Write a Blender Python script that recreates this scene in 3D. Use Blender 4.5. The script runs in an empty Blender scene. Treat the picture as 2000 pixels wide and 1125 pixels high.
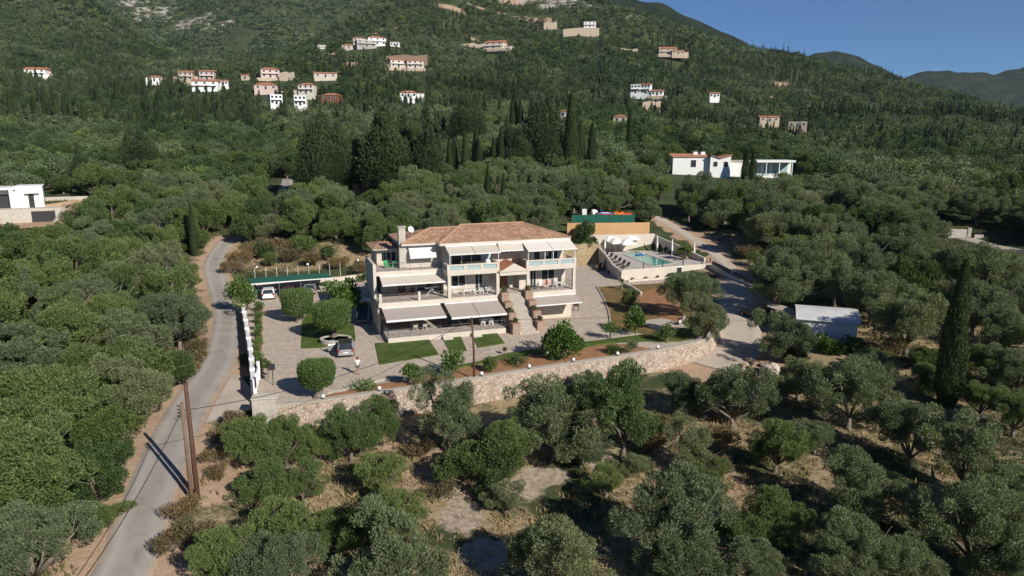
import bpy, bmesh, math, random
import numpy as np
from mathutils import Vector, Matrix, noise

# ------------------------------------------------------------------ camera, sky, sun, exposure
SC = bpy.context.scene
COL = SC.collection
R = math.radians
FPX, PITCH, CAM_Z = 1351.0, R(12.0), 22.0            # focal length in photo pixels, tilt, height over the courtyard
cam_data = bpy.data.cameras.new('camera')
cam_data.sensor_width = 36.0
cam_data.lens = 36.0 * FPX / 2000.0
cam_data.clip_start = 0.5
cam_data.clip_end = 30000.0
CAM = bpy.data.objects.new('camera', cam_data)
CAM.location = (0, 0, CAM_Z)
CAM.rotation_euler = (R(90) - PITCH, 0, 0)
COL.objects.link(CAM)
SC.camera = CAM

SUN_EL, SUN_AZ = R(31.0), math.atan2(0.66, -0.75)     # azimuth clockwise from +Y
world = bpy.data.worlds.new('World')
SC.world = world
world.use_nodes = True
wn, wl = world.node_tree.nodes, world.node_tree.links
wn.clear()
sky = wn.new('ShaderNodeTexSky')
sky.sky_type = 'NISHITA'
sky.sun_disc = False
sky.sun_elevation = SUN_EL
sky.sun_rotation = SUN_AZ
sky.altitude = 3000
sky.air_density = 1.0
sky.dust_density = 0.0
sky.ozone_density = 9.0
bg = wn.new('ShaderNodeBackground')
bg.inputs['Strength'].default_value = 0.052
wout = wn.new('ShaderNodeOutputWorld')
wl.new(sky.outputs[0], bg.inputs[0])
wl.new(bg.outputs[0], wout.inputs[0])
sun_data = bpy.data.lights.new('sun', 'SUN')
sun_data.energy = 3.7
sun_data.angle = R(0.5)
sun_data.color = (1.0, 0.945, 0.86)
SUN = bpy.data.objects.new('sun', sun_data)
sdir = Vector((math.sin(SUN_AZ) * math.cos(SUN_EL), math.cos(SUN_AZ) * math.cos(SUN_EL), math.sin(SUN_EL)))
SUN.rotation_euler = sdir.to_track_quat('Z', 'Y').to_euler()
COL.objects.link(SUN)
SC.view_settings.view_transform = 'Standard'
SC.view_settings.look = 'None'
SC.view_settings.exposure = 0.66
SC.view_settings.gamma = 1.0
SC.render.engine = 'CYCLES'
SC.cycles.use_denoising = True
SC.cycles.max_bounces = 6
SC.cycles.diffuse_bounces = 3
SC.cycles.glossy_bounces = 2
SC.cycles.transmission_bounces = 4
SC.cycles.transparent_max_bounces = 8
SC.cycles.volume_bounces = 0

# ------------------------------------------------------------------ pixel of the photo -> point of the place
def ray(px, py):
    u, v = (px - 1000) / FPX, -(py - 562.5) / FPX
    return Vector((u, math.cos(PITCH) + math.sin(PITCH) * v, -math.sin(PITCH) + math.cos(PITCH) * v))
def at(px, py, z=0.0):                                # the point of that pixel's ray at height z
    r = ray(px, py); t = (z - CAM_Z) / r.z
    return Vector((r.x * t, r.y * t, z))
def aty(px, py, y):                                   # the point of that pixel's ray at distance y
    r = ray(px, py); t = y / r.y
    return Vector((r.x * t, y, CAM_Z + r.z * t))

# ------------------------------------------------------------------ mesh helpers
class MB:
    """Collects simple shapes; build() links them as one mesh object."""
    def __init__(s): s.v, s.f, s.uv = [], [], {}
    def add(s, verts, faces):
        o = len(s.v); s.v += [tuple(p) for p in verts]; s.f += [tuple(i + o for i in f) for f in faces]; return s
    def box(s, x0, x1, y0, y1, z0, z1):
        return s.add([(x0,y0,z0),(x1,y0,z0),(x1,y1,z0),(x0,y1,z0),(x0,y0,z1),(x1,y0,z1),(x1,y1,z1),(x0,y1,z1)],
                     [(0,3,2,1),(4,5,6,7),(0,1,5,4),(1,2,6,5),(2,3,7,6),(3,0,4,7)])
    def cbox(s, c, size, rz=0.0, tilt=0.0, axis='X'):
        m = Matrix.Translation(Vector(c)) @ Matrix.Rotation(rz, 4, 'Z') @ Matrix.Rotation(tilt, 4, axis)
        a, b, d = size[0]/2, size[1]/2, size[2]/2
        vs = [m @ Vector(p) for p in ((-a,-b,-d),(a,-b,-d),(a,b,-d),(-a,b,-d),(-a,-b,d),(a,-b,d),(a,b,d),(-a,b,d))]
        return s.add(vs, [(0,3,2,1),(4,5,6,7),(0,1,5,4),(1,2,6,5),(2,3,7,6),(3,0,4,7)])
    def bar(s, p, q, w, h=None):                      # a box from p to q
        p, q = Vector(p), Vector(q); d = (q - p).normalized(); h = w if h is None else h
        up = Vector((0,0,1)) if abs(d.z) < 0.95 else Vector((0,1,0))
        x = d.cross(up).normalized() * w/2; y = x.cross(d).normalized() * h/2
        return s.add([p-x-y,p+x-y,p+x+y,p-x+y,q-x-y,q+x-y,q+x+y,q-x+y],
                     [(0,3,2,1),(4,5,6,7),(0,1,5,4),(1,2,6,5),(2,3,7,6),(3,0,4,7)])
    def tube(s, pts, rads, n=8, cap=True):
        pts = [Vector(p) for p in pts]; k = len(pts)
        if not hasattr(rads, '__len__'): rads = [rads] * k
        o = len(s.v); prev = None
        for i, p in enumerate(pts):
            d = (pts[min(i+1,k-1)] - pts[max(i-1,0)]).normalized()
            if prev is None:
                x = d.orthogonal().normalized()
            else:
                x = prev - d * prev.dot(d)
                x = x.normalized() if x.length > 1e-6 else d.orthogonal().normalized()
            prev = x; y = d.cross(x)
            for j in range(n):
                t = 2*math.pi*j/n
                s.v.append(tuple(p + (x*math.cos(t) + y*math.sin(t)) * rads[i]))
        for i in range(k-1):
            for j in range(n):
                a, b = o+i*n+j, o+i*n+(j+1)%n
                s.f.append((a, b, b+n, a+n))
        if cap:
            s.f.append(tuple(o+j for j in range(n))[::-1]); s.f.append(tuple(o+(k-1)*n+j for j in range(n)))
        return s
    def lathe(s, c, prof, n=16, sx=1.0, sy=1.0):      # prof: (radius, z)
        c = Vector(c); o = len(s.v); k = len(prof)
        for r, z in prof:
            for j in range(n):
                t = 2*math.pi*j/n; s.v.append((c.x+r*sx*math.cos(t), c.y+r*sy*math.sin(t), c.z+z))
        for i in range(k-1):
            for j in range(n):
                a, b = o+i*n+j, o+i*n+(j+1)%n
                s.f.append((a, b, b+n, a+n))
        s.f.append(tuple(o+j for j in range(n))[::-1]); s.f.append(tuple(o+(k-1)*n+j for j in range(n)))
        return s
    def ball(s, c, r, n=12, sz=1.0):
        return s.lathe(c, [(max(1e-3, r*math.sin(math.pi*i/n)), -r*sz*math.cos(math.pi*i/n)) for i in range(n+1)], n+2)
    def prism(s, poly, z0, z1):
        n = len(poly); ar = sum(poly[i][0]*poly[(i+1)%n][1]-poly[(i+1)%n][0]*poly[i][1] for i in range(n))
        if ar < 0: poly = poly[::-1]
        g = lambda z, i, p: z(p) if callable(z) else z
        o = len(s.v)
        s.v += [(p[0], p[1], g(z0,i,p)) for i, p in enumerate(poly)] + [(p[0], p[1], g(z1,i,p)) for i, p in enumerate(poly)]
        s.f.append(tuple(o+i for i in range(n))[::-1]); s.f.append(tuple(o+n+i for i in range(n)))
        for i in range(n):
            j = (i+1)%n; s.f.append((o+i, o+j, o+n+j, o+n+i))
        return s
    def quad(s, a, b, c, d): return s.add([a,b,c,d], [(0,1,2,3)])
    def sheet(s, a, b, c, d, th=0.03):                # a thin slab with the outline abcd
        a, b, c, d = map(Vector, (a,b,c,d)); n = (b-a).cross(d-a).normalized()*th
        return s.add([a,b,c,d,a-n,b-n,c-n,d-n], [(0,1,2,3),(7,6,5,4),(0,4,5,1),(1,5,6,2),(2,6,7,3),(3,7,4,0)])
    def wall(s, pts, thick, z0, z1):                  # a wall along a polyline, closed corners; z may be lists
        n = len(pts); L, Rr = [], []
        P = [Vector((p[0], p[1])) for p in pts]
        for i in range(n):
            d = (P[min(i+1,n-1)] - P[max(i-1,0)]).normalized(); nn = Vector((-d.y, d.x)) * thick/2
            L.append(P[i]+nn); Rr.append(P[i]-nn)
        g = lambda z, i: z[i] if hasattr(z, '__len__') else z
        o = len(s.v)
        for i in range(n):
            s.v += [(L[i].x,L[i].y,g(z0,i)),(Rr[i].x,Rr[i].y,g(z0,i)),(Rr[i].x,Rr[i].y,g(z1,i)),(L[i].x,L[i].y,g(z1,i))]
        for i in range(n-1):
            a = o+4*i; b = a+4
            s.f += [(a,a+1,b+1,b)[::-1],(a+1,a+2,b+2,b+1)[::-1],(a+2,a+3,b+3,b+2)[::-1],(a+3,a,b,b+3)[::-1]]
        s.f += [(o,o+1,o+2,o+3),(o+4*n-4,o+4*n-1,o+4*n-2,o+4*n-3)]
        return s
    def build(s, name, m, parent=None, smooth=False, bevel=0.0):
        me = bpy.data.meshes.new(name); me.from_pydata(s.v, [], s.f); me.update()
        bm = bmesh.new(); bm.from_mesh(me); bmesh.ops.recalc_face_normals(bm, faces=bm.faces); bm.to_mesh(me); bm.free()
        if smooth:
            me.polygons.foreach_set('use_smooth', [True]*len(me.polygons))
        o = bpy.data.objects.new(name, me); COL.objects.link(o)
        if m: me.materials.append(m)
        if parent: o.parent = parent
        if bevel:
            b = o.modifiers.new('bevel', 'BEVEL'); b.width = bevel; b.segments = 2; b.limit_method = 'ANGLE'
        return o

def tag(o, label=None, cat=None, group=None, kind=None):
    if label: o['label'] = label
    if cat: o['category'] = cat
    if group: o['group'] = group
    if kind or label: o['kind'] = kind or 'thing'
    return o
def thing(name, label, cat, loc=(0,0,0), rz=0.0, group=None):
    o = bpy.data.objects.new(name, None); COL.objects.link(o); o.empty_display_size = 0.3
    o.location = loc; o.rotation_euler = (0, 0, rz)
    return tag(o, label, cat, group)
KIDS = {}
def copy_thing(root, loc, rz=0.0, scale=1.0, label=None, group=None):
    r = root.copy(); COL.objects.link(r)
    r.location = loc; r.rotation_euler = (0, 0, rz); r.scale = scale if hasattr(scale, '__len__') else (scale,)*3
    if label: r['label'] = label
    if group: r['group'] = group
    if root.name not in KIDS: KIDS[root.name] = [(c, list(c.children)) for c in root.children]
    for c, sub in KIDS[root.name]:
        k = c.copy(); COL.objects.link(k); k.parent = r
        for g in sub:
            h = g.copy(); COL.objects.link(h); h.parent = k
    return r
def inside(poly, x, y):                               # vectorised point in polygon
    x, y = np.asarray(x, float), np.asarray(y, float); c = np.zeros(x.shape, bool); n = len(poly)
    for i in range(n):
        x0, y0 = poly[i][0], poly[i][1]; x1, y1 = poly[(i+1)%n][0], poly[(i+1)%n][1]
        if y0 == y1: continue
        c ^= ((y0 > y) != (y1 > y)) & (x < (x1-x0)*(y-y0)/(y1-y0)+x0)
    return c
def seg_dist(line, x, y):
    x, y = np.asarray(x, float), np.asarray(y, float); d = np.full(x.shape, 1e9)
    for a, b in zip(line[:-1], line[1:]):
        dx, dy = b[0]-a[0], b[1]-a[1]; t = np.clip(((x-a[0])*dx+(y-a[1])*dy)/(dx*dx+dy*dy+1e-9), 0, 1)
        d = np.minimum(d, np.hypot(x-a[0]-t*dx, y-a[1]-t*dy))
    return d
def grid_mesh(name, V, F, m, attrs=None, smooth=True, parent=None):
    """A mesh from numpy arrays: V (n,3), F (m,k)."""
    me = bpy.data.meshes.new(name); k = F.shape[1]
    me.vertices.add(len(V)); me.vertices.foreach_set('co', np.ascontiguousarray(V, np.float32).ravel())
    me.loops.add(F.size); me.loops.foreach_set('vertex_index', np.ascontiguousarray(F, np.int32).ravel())
    me.polygons.add(len(F)); me.polygons.foreach_set('loop_start', np.arange(0, F.size, k, dtype=np.int32))
    me.polygons.foreach_set('loop_total', np.full(len(F), k, np.int32))
    if smooth: me.polygons.foreach_set('use_smooth', np.ones(len(F), bool))
    me.update(calc_edges=True)
    for an, dat in (attrs or {}).items():
        dat = np.asarray(dat, np.float32)
        if dat.ndim == 1:
            a = me.attributes.new(an, 'FLOAT', 'POINT'); a.data.foreach_set('value', dat)
        else:
            a = me.attributes.new(an, 'FLOAT_COLOR', 'POINT')
            a.data.foreach_set('color', np.hstack([dat, np.ones((len(dat), 1), np.float32)]).astype(np.float32).ravel())
    if m: me.materials.append(m)
    o = bpy.data.objects.new(name, me); COL.objects.link(o)
    if parent: o.parent = parent
    return o

# ------------------------------------------------------------------ materials
class NT:
    def __init__(s, name):
        s.m = bpy.data.materials.new(name); s.m.use_nodes = True; s.t = s.m.node_tree; s.n = s.t.nodes; s.l = s.t.links
        s.b = s.n['Principled BSDF']; s.out = s.n['Material Output']
    def node(s, typ, **kw):
        x = s.n.new(typ)
        for k, v in kw.items():
            if k.startswith('i_'): x.inputs[k[2:].replace('_', ' ')].default_value = v
            else: setattr(x, k, v)
        return x
    def link(s, a, b): s.l.new(a, b); return s
    def pos(s, obj=True):
        return s.node('ShaderNodeTexCoord').outputs['Object'] if obj else s.node('ShaderNodeNewGeometry').outputs['Position']
    def noise(s, scale, detail=4.0, rough=0.55, vec=None, dist=0.0):
        x = s.node('ShaderNodeTexNoise'); x.inputs['Scale'].default_value = scale; x.inputs['Detail'].default_value = detail
        x.inputs['Roughness'].default_value = rough; x.inputs['Distortion'].default_value = dist
        s.link(vec if vec is not None else s.pos(), x.inputs['Vector']); return x.outputs['Fac']
    def ramp(s, fac, stops):
        x = s.node('ShaderNodeValToRGB'); e = x.color_ramp.elements
        while len(e) < len(stops): e.new(0.5)
        for k, (p, c) in enumerate(stops): e[k].position = p; e[k].color = (*c[:3], 1) if hasattr(c, '__len__') else (c, c, c, 1)
        s.link(fac, x.inputs[0]); return x.outputs[0]
    def mix(s, fac, a, b, mode='MIX'):
        x = s.node('ShaderNodeMix', data_type='RGBA', blend_type=mode)
        for sock, val in ((x.inputs[0], fac), (x.inputs[6], a), (x.inputs[7], b)):
            if hasattr(val, 'is_output'): s.link(val, sock)
            elif hasattr(val, '__len__'): sock.default_value = (*val[:3], 1)
            else: sock.default_value = val
        return x.outputs[2]
    def math(s, op, a, b=0.0, c=0.0, clamp=False):
        x = s.node('ShaderNodeMath', operation=op, use_clamp=clamp)
        for sock, val in zip(x.inputs, (a, b, c)):
            if hasattr(val, 'is_output'): s.link(val, sock)
            else: sock.default_value = val
        return x.outputs[0]
    def attr(s, name, col=False):
        x = s.node('ShaderNodeAttribute', attribute_name=name); return x.outputs['Color'] if col else x.outputs['Fac']
    def bump(s, h, strength=0.3, dist=0.02):
        x = s.node('ShaderNodeBump'); x.inputs['Strength'].default_value = strength; x.inputs['Distance'].default_value = dist
        s.link(h, x.inputs['Height']); s.link(x.outputs[0], s.b.inputs['Normal']); return s
    def done(s, col=None, rough=0.8, spec=0.3, metal=0.0):
        if col is not None:
            if hasattr(col, 'is_output'): s.link(col, s.b.inputs['Base Color'])
            else: s.b.inputs['Base Color'].default_value = (*col[:3], 1)
        s.b.inputs['Roughness'].default_value = rough; s.b.inputs['Specular IOR Level'].default_value = spec; s.b.inputs['Metallic'].default_value = metal
        return s.m
def plain(name, c, c2=None, scale=2.0, rough=0.8, spec=0.3, metal=0.0, bump=0.0, detail=5.0):
    t = NT(name)
    c2 = c2 or tuple(x*0.8 for x in c)
    f = t.noise(scale, detail, 0.6)
    col = t.ramp(f, [(0.3, c2), (0.7, c)])
    if bump: t.bump(f, bump, 0.03)
    return t.done(col, rough, spec, metal)

M = {}
M['plaster'] = plain('cream_plaster', (0.57,0.50,0.42), (0.49,0.43,0.36), 0.9, 0.9, 0.15)
M['plaster_white'] = plain('white_plaster', (0.59,0.53,0.45), (0.50,0.45,0.38), 0.7, 0.9, 0.15)
M['white'] = plain('white_paint', (0.80,0.79,0.76), (0.72,0.71,0.68), 1.5, 0.6, 0.3)
M['concrete'] = plain('grey_concrete', (0.42,0.39,0.35), (0.32,0.30,0.27), 0.8, 0.9, 0.1, bump=0.1)
M['coping'] = plain('pale_coping_stone', (0.46,0.41,0.345), (0.36,0.32,0.27), 2.5, 0.9, 0.1, bump=0.2)
M['metal'] = plain('grey_metal', (0.28,0.28,0.27), (0.22,0.22,0.21), 3, 0.4, 0.5, 0.7)
M['dark'] = plain('black_metal', (0.03,0.03,0.03), (0.02,0.02,0.02), 3, 0.5, 0.4)
M['glass'] = plain('dark_glass', (0.035,0.045,0.05), (0.02,0.025,0.03), 0.6, 0.06, 0.6)
M['glass_blue'] = plain('pale_blue_glass', (0.36,0.47,0.47), (0.30,0.40,0.41), 1.0, 0.12, 0.6)
M['wood'] = plain('brown_wood', (0.23,0.10,0.045), (0.15,0.065,0.03), 3, 0.6, 0.3)
M['pole'] = plain('creosoted_wood', (0.13,0.065,0.04), (0.075,0.04,0.028), 4, 0.8, 0.2)
M['pole_grey'] = plain('weathered_wood', (0.22,0.15,0.10), (0.13,0.085,0.06), 4, 0.85, 0.15)
M['bark'] = plain('bark', (0.24,0.20,0.16), (0.11,0.09,0.07), 3, 0.95, 0.1, bump=0.5)
M['soil'] = plain('garden_soil', (0.36,0.19,0.10), (0.25,0.13,0.07), 1.1, 0.95, 0.05, bump=0.4)
M['red'] = plain('red_plastic', (0.55,0.06,0.03), None, 2, 0.5); M['blue'] = plain('blue_plastic', (0.03,0.12,0.5), None, 2, 0.4)
M['orange'] = plain('orange_plastic', (0.72,0.22,0.03), None, 2, 0.5); M['green_chair'] = plain('green_plastic', (0.03,0.36,0.10), None, 2, 0.5)
M['teal'] = plain('teal_plastic', (0.02,0.25,0.28), None, 2, 0.5)
M['rubber'] = plain('black_rubber', (0.02,0.02,0.02), None, 4, 0.8, 0.2)
M['canvas'] = plain('white_canvas', (0.78,0.76,0.71), (0.70,0.68,0.63), 1.2, 0.9, 0.1)
M['skin'] = plain('skin', (0.50,0.28,0.20), (0.44,0.24,0.17), 6, 0.6, 0.3); M['hair'] = plain('dark_hair', (0.03,0.02,0.015), None, 20, 0.7)
M['denim'] = plain('grey_blue_cloth', (0.13,0.16,0.20), None, 8, 0.9, 0.1)
M['wicker'] = plain('brown_weave', (0.10,0.075,0.055), (0.05,0.038,0.03), 12, 0.8, 0.2)
M['grey_cloth'] = plain('grey_mesh_cloth', (0.12,0.12,0.12), None, 6, 0.9, 0.1)
M['net_green'] = plain('green_shade_net', (0.025,0.125,0.085), (0.015,0.085,0.06), 1.5, 0.9, 0.1)
M['roof_green'] = plain('green_roof_felt', (0.030,0.14,0.10), (0.020,0.105,0.075), 1.5, 0.8, 0.2)
M['paint_white'] = plain('white_car_paint', (0.80,0.80,0.80), (0.77,0.77,0.77), 1, 0.2, 0.6)
M['paint_silver'] = plain('silver_car_paint', (0.50,0.50,0.51), (0.46,0.46,0.47), 1, 0.25, 0.6, 0.6)
M['paint_dark'] = plain('dark_car_paint', (0.03,0.032,0.036), (0.025,0.027,0.03), 1, 0.2, 0.6)
M['paint_maroon'] = plain('maroon_car_paint', (0.09,0.03,0.03), None, 1, 0.2, 0.6)
M['lamp_red'] = plain('red_lamp_glass', (0.35,0.02,0.02), None, 3, 0.2, 0.6)
M['planter'] = plain('pinkish_block_stone', (0.37,0.265,0.205), (0.25,0.18,0.14), 2.2, 0.95, 0.1, bump=0.4)

def fabric(name, c, stripe):
    t = NT(name); x = t.node('ShaderNodeSeparateXYZ'); t.link(t.pos(), x.inputs[0])
    w = t.math('SINE', t.math('MULTIPLY', x.outputs[0], stripe)); w = t.math('MULTIPLY_ADD', w, 0.5, 0.5)
    base = t.mix(t.noise(0.8, 5), tuple(v*0.88 for v in c), c)
    return t.done(t.mix(t.math('MULTIPLY', w, 0.10), base, tuple(v*0.6 for v in c)), 0.9, 0.1)
M['awning'] = fabric('taupe_awning_cloth', (0.40,0.345,0.305), 40)
M['awning_cream'] = fabric('cream_awning_cloth', (0.56,0.50,0.42), 40)
M['awning_pale'] = fabric('pale_awning_cloth', (0.68,0.63,0.56), 40)
M['awning_white'] = fabric('white_awning_cloth', (0.74,0.725,0.70), 40)
M['bamboo'] = fabric('tan_bamboo_screen', (0.54,0.335,0.165), 60)

def tiles(name, c1, c2, c3):
    t = NT(name); uv = t.node('ShaderNodeUVMap').outputs[0]; x = t.node('ShaderNodeSeparateXYZ'); t.link(uv, x.inputs[0])
    s = t.math('SINE', t.math('MULTIPLY', x.outputs[0], 2*math.pi/0.30)); s = t.math('MULTIPLY_ADD', s, 0.5, 0.5)
    rows = t.math('FRACT', t.math('MULTIPLY', x.outputs[1], 1/0.42))
    cell = t.node('ShaderNodeTexWhiteNoise', noise_dimensions='2D'); v = t.node('ShaderNodeCombineXYZ')
    t.link(t.math('FLOOR', t.math('MULTIPLY', x.outputs[0], 1/0.30)), v.inputs[0]); t.link(t.math('FLOOR', t.math('MULTIPLY', x.outputs[1], 1/0.42)), v.inputs[1])
    t.link(v.outputs[0], cell.inputs['Vector'])
    col = t.ramp(cell.outputs['Value'], [(0.0, c2), (0.5, c1), (1.0, c3)])
    col = t.mix(t.ramp(t.noise(0.5, 6, 0.7), [(0.40, 0.0), (0.72, 0.55)]), col, (0.16,0.11,0.085))
    h = t.math('ADD', s, t.math('MULTIPLY', rows, -0.35))
    t.bump(h, 1.0, 0.09)
    return t.done(col, 0.9, 0.1)
M['tiles'] = tiles('terracotta_barrel_tiles', (0.51,0.295,0.18), (0.42,0.225,0.13), (0.58,0.395,0.265))
M['ridge'] = plain('ridge_tile', (0.43,0.27,0.185), (0.33,0.20,0.13), 3, 0.9, 0.1)
M['tiles_red'] = tiles('orange_roof_tiles', (0.50,0.20,0.11), (0.42,0.16,0.085), (0.56,0.27,0.16))

def cells(name, scale, stops, mortar, mort_w, rough=0.9, bump=0.6, obj=True, stretch=(1,1,1), extra=None):
    t = NT(name); p = t.pos(obj); mp = t.node('ShaderNodeMapping'); mp.inputs['Scale'].default_value = stretch; t.link(p, mp.inputs[0])
    va = t.node('ShaderNodeTexVoronoi'); va.inputs['Scale'].default_value = scale; t.link(mp.outputs[0], va.inputs['Vector'])
    ve = t.node('ShaderNodeTexVoronoi', feature='DISTANCE_TO_EDGE'); ve.inputs['Scale'].default_value = scale; t.link(mp.outputs[0], ve.inputs['Vector'])
    sx = t.node('ShaderNodeSeparateColor'); t.link(va.outputs['Color'], sx.inputs[0])
    col = t.ramp(sx.outputs[0], stops)
    col = t.mix(t.math('MULTIPLY', t.noise(0.35, 6, 0.65, p), 0.35), col, tuple(v*0.55 for v in stops[0][1]))
    e = t.ramp(ve.outputs['Distance'], [(0.0, 0.0), (mort_w, 1.0)])
    col = t.mix(e, mortar, col)
    if extra: col = extra(t, p, col)
    t.bump(e, bump, 0.03)
    return t.done(col, rough, 0.1)
M['stone_wall'] = cells('rubble_stone', 3.4, [(0.0,(0.40,0.30,0.23)),(0.35,(0.58,0.49,0.415)),(0.7,(0.47,0.38,0.305)),(1.0,(0.30,0.215,0.16))], (0.27,0.215,0.17), 0.13)
M['stone_pale'] = cells('pale_masonry', 2.0, [(0.0,(0.46,0.42,0.36)),(0.5,(0.54,0.49,0.43)),(1.0,(0.40,0.36,0.30))], (0.48,0.44,0.39), 0.08)
def joints(t, p, col):
    br = t.node('ShaderNodeTexBrick'); br.inputs['Scale'].default_value = 1.0; br.inputs['Mortar Size'].default_value = 0.05; br.inputs['Brick Width'].default_value = 5.5
    br.inputs['Row Height'].default_value = 4.2; br.offset = 0.0
    mp = t.node('ShaderNodeMapping'); mp.inputs['Rotation'].default_value = (0,0,R(-18)); t.link(p, mp.inputs[0]); t.link(mp.outputs[0], br.inputs['Vector'])
    br.inputs['Color1'].default_value = br.inputs['Color2'].default_value = (0,0,0,1); br.inputs['Mortar'].default_value = (0.5,0.5,0.5,1)
    big = t.ramp(t.noise(0.12, 5, 0.6, p), [(0.35, 0.0), (0.7, 0.5)])
    col = t.mix(big, col, (0.50,0.40,0.31))
    return t.mix(br.outputs[0], col, (0.30,0.25,0.19))
M['paving'] = cells('stamped_stone_paving', 2.1, [(0.0,(0.47,0.39,0.315)),(0.5,(0.57,0.495,0.41)),(1.0,(0.41,0.335,0.265))], (0.34,0.275,0.215), 0.07, 0.85, 0.25, extra=joints)
M['deck'] = plain('pool_deck_stone', (0.50,0.45,0.41), (0.43,0.385,0.35), 1.0, 0.85, 0.2)
M['terrace'] = cells('terrace_tiles', 2.2, [(0.0,(0.44,0.38,0.34)),(1.0,(0.49,0.43,0.385))], (0.36,0.31,0.27), 0.04, 0.7, 0.05)

def lawn_mat(name, a, b, c):
    t = NT(name); p = t.pos()
    col = t.ramp(t.noise(0.45, 6, 0.65, p), [(0.32, a), (0.50, b), (0.66, c)])
    f = t.noise(14, 4, 0.7, p); col = t.mix(t.ramp(f, [(0.35, 0.45), (0.65, 0.0)]), col, tuple(v*0.45 for v in a))
    t.bump(f, 0.8, 0.08); return t.done(col, 0.9, 0.1)
M['lawn'] = lawn_mat('mown_lawn', (0.060,0.100,0.022), (0.090,0.135,0.030), (0.16,0.16,0.055))
M['lawn_dry'] = lawn_mat('patchy_lawn', (0.12,0.125,0.040), (0.21,0.145,0.060), (0.34,0.175,0.085))

def asphalt():
    t = NT('worn_asphalt'); p = t.pos(False)
    col = t.ramp(t.noise(0.35, 7, 0.65, p), [(0.30,(0.27,0.24,0.21)),(0.6,(0.35,0.315,0.275)),(0.8,(0.42,0.375,0.325))])
    col = t.mix(t.ramp(t.noise(9, 4, 0.7, p), [(0.4,0.30),(0.65,0.0)]), col, (0.20,0.18,0.16))
    ed = t.attr('edge'); f = t.math('ADD', ed, t.math('MULTIPLY_ADD', t.noise(0.7, 6, 0.7, p), 0.9, -0.45))
    col = t.mix(t.ramp(f, [(0.62,0.0),(1.0,1.0)]), col, (0.40,0.29,0.195))
    pt = t.ramp(t.noise(0.16, 3, 0.5, p, 1.5), [(0.58,0.0),(0.61,1.0)]); col = t.mix(t.math('MULTIPLY', pt, 0.35), col, (0.19,0.175,0.16))
    ck = t.node('ShaderNodeTexVoronoi', feature='DISTANCE_TO_EDGE'); ck.inputs['Scale'].default_value = 0.55; t.link(p, ck.inputs['Vector'])
    col = t.mix(t.ramp(ck.outputs['Distance'], [(0.0,0.28),(0.014,0.0)]), col, (0.12,0.11,0.10))
    tr = t.ramp(t.math('ABSOLUTE', t.math('SUBTRACT', ed, 0.48)), [(0.05,0.30),(0.25,0.0)]); col = t.mix(tr, col, (0.47,0.43,0.385))
    return t.done(col, 0.92, 0.15)
M['asphalt'] = asphalt()
def drive_mat():
    t = NT('pale_gravel_drive'); p = t.pos(False)
    col = t.ramp(t.noise(0.3, 7, 0.65, p), [(0.30,(0.40,0.335,0.27)),(0.55,(0.50,0.43,0.355)),(0.78,(0.45,0.335,0.235))])
    col = t.mix(t.ramp(t.noise(6, 4, 0.7, p), [(0.4,0.3),(0.65,0.0)]), col, (0.27,0.22,0.18))
    return t.done(col, 0.95, 0.1)
M['drive'] = drive_mat()

def leafmat(name, dark, light, var=0.35, trans=0.22, rough=0.55, tint=False, spec=0.25):
    t = NT(name)
    isl = t.node('ShaderNodeNewGeometry').outputs['Random Per Island']
    rnd = t.node('ShaderNodeObjectInfo').outputs['Random']
    col = t.mix(isl, dark, light)
    if tint: col = t.mix(1.0, col, t.attr('tint', True), 'MULTIPLY')
    else:
        k = t.mix(rnd, tuple(1-var*a for a in (1.0,0.8,0.7)), tuple(1+var*a for a in (0.8,0.45,0.25)))
        col = t.mix(1.0, col, k, 'MULTIPLY')
    t.done(col, rough, spec)
    tr = t.node('ShaderNodeBsdfTranslucent'); t.link(t.mix(1.0, col, (1.25,1.25,0.6), 'MULTIPLY'), tr.inputs[0])
    mx = t.node('ShaderNodeMixShader'); mx.inputs[0].default_value = trans
    t.link(t.b.outputs[0], mx.inputs[1]); t.link(tr.outputs[0], mx.inputs[2]); t.link(mx.outputs[0], t.out.inputs[0])
    return t.m
M['olive'] = leafmat('olive_leaves', (0.13, 0.168, 0.082), (0.196, 0.236, 0.126), 0.26, 0.3)
M['olive_green'] = leafmat('green_olive_leaves', (0.106, 0.158, 0.05), (0.176, 0.232, 0.082), 0.26, 0.3)
M['cypress'] = leafmat('cypress_sprays', (0.030,0.050,0.018), (0.056,0.082,0.030), 0.25, 0.1)
M['conifer'] = leafmat('dark_conifer_sprays', (0.040,0.062,0.024), (0.070,0.095,0.038), 0.25, 0.12)
M['bush'] = leafmat('evergreen_bush_leaves', (0.066, 0.108, 0.032), (0.12, 0.172, 0.054), 0.35, 0.28)
M['fig'] = leafmat('broad_green_leaves', (0.052,0.110,0.022), (0.115,0.195,0.044), 0.15, 0.3, 0.4, spec=0.4)
M['topiary'] = leafmat('clipped_leaves', (0.07, 0.128, 0.03), (0.145, 0.212, 0.062), 0.1)
M['scrub'] = leafmat('dry_scrub', (0.13,0.10,0.050), (0.22,0.17,0.085), 0.3)
M['forest'] = leafmat('hillside_leaves', (0.090, 0.122, 0.060), (0.126, 0.160, 0.082), tint=True, trans=0.2, rough=0.8, spec=0.1)
M['grass'] = leafmat('wild_grass_blades', (0.6,0.6,0.6), (1.0,1.0,1.0), tint=True, trans=0.2, rough=0.9, spec=0.05)
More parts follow.
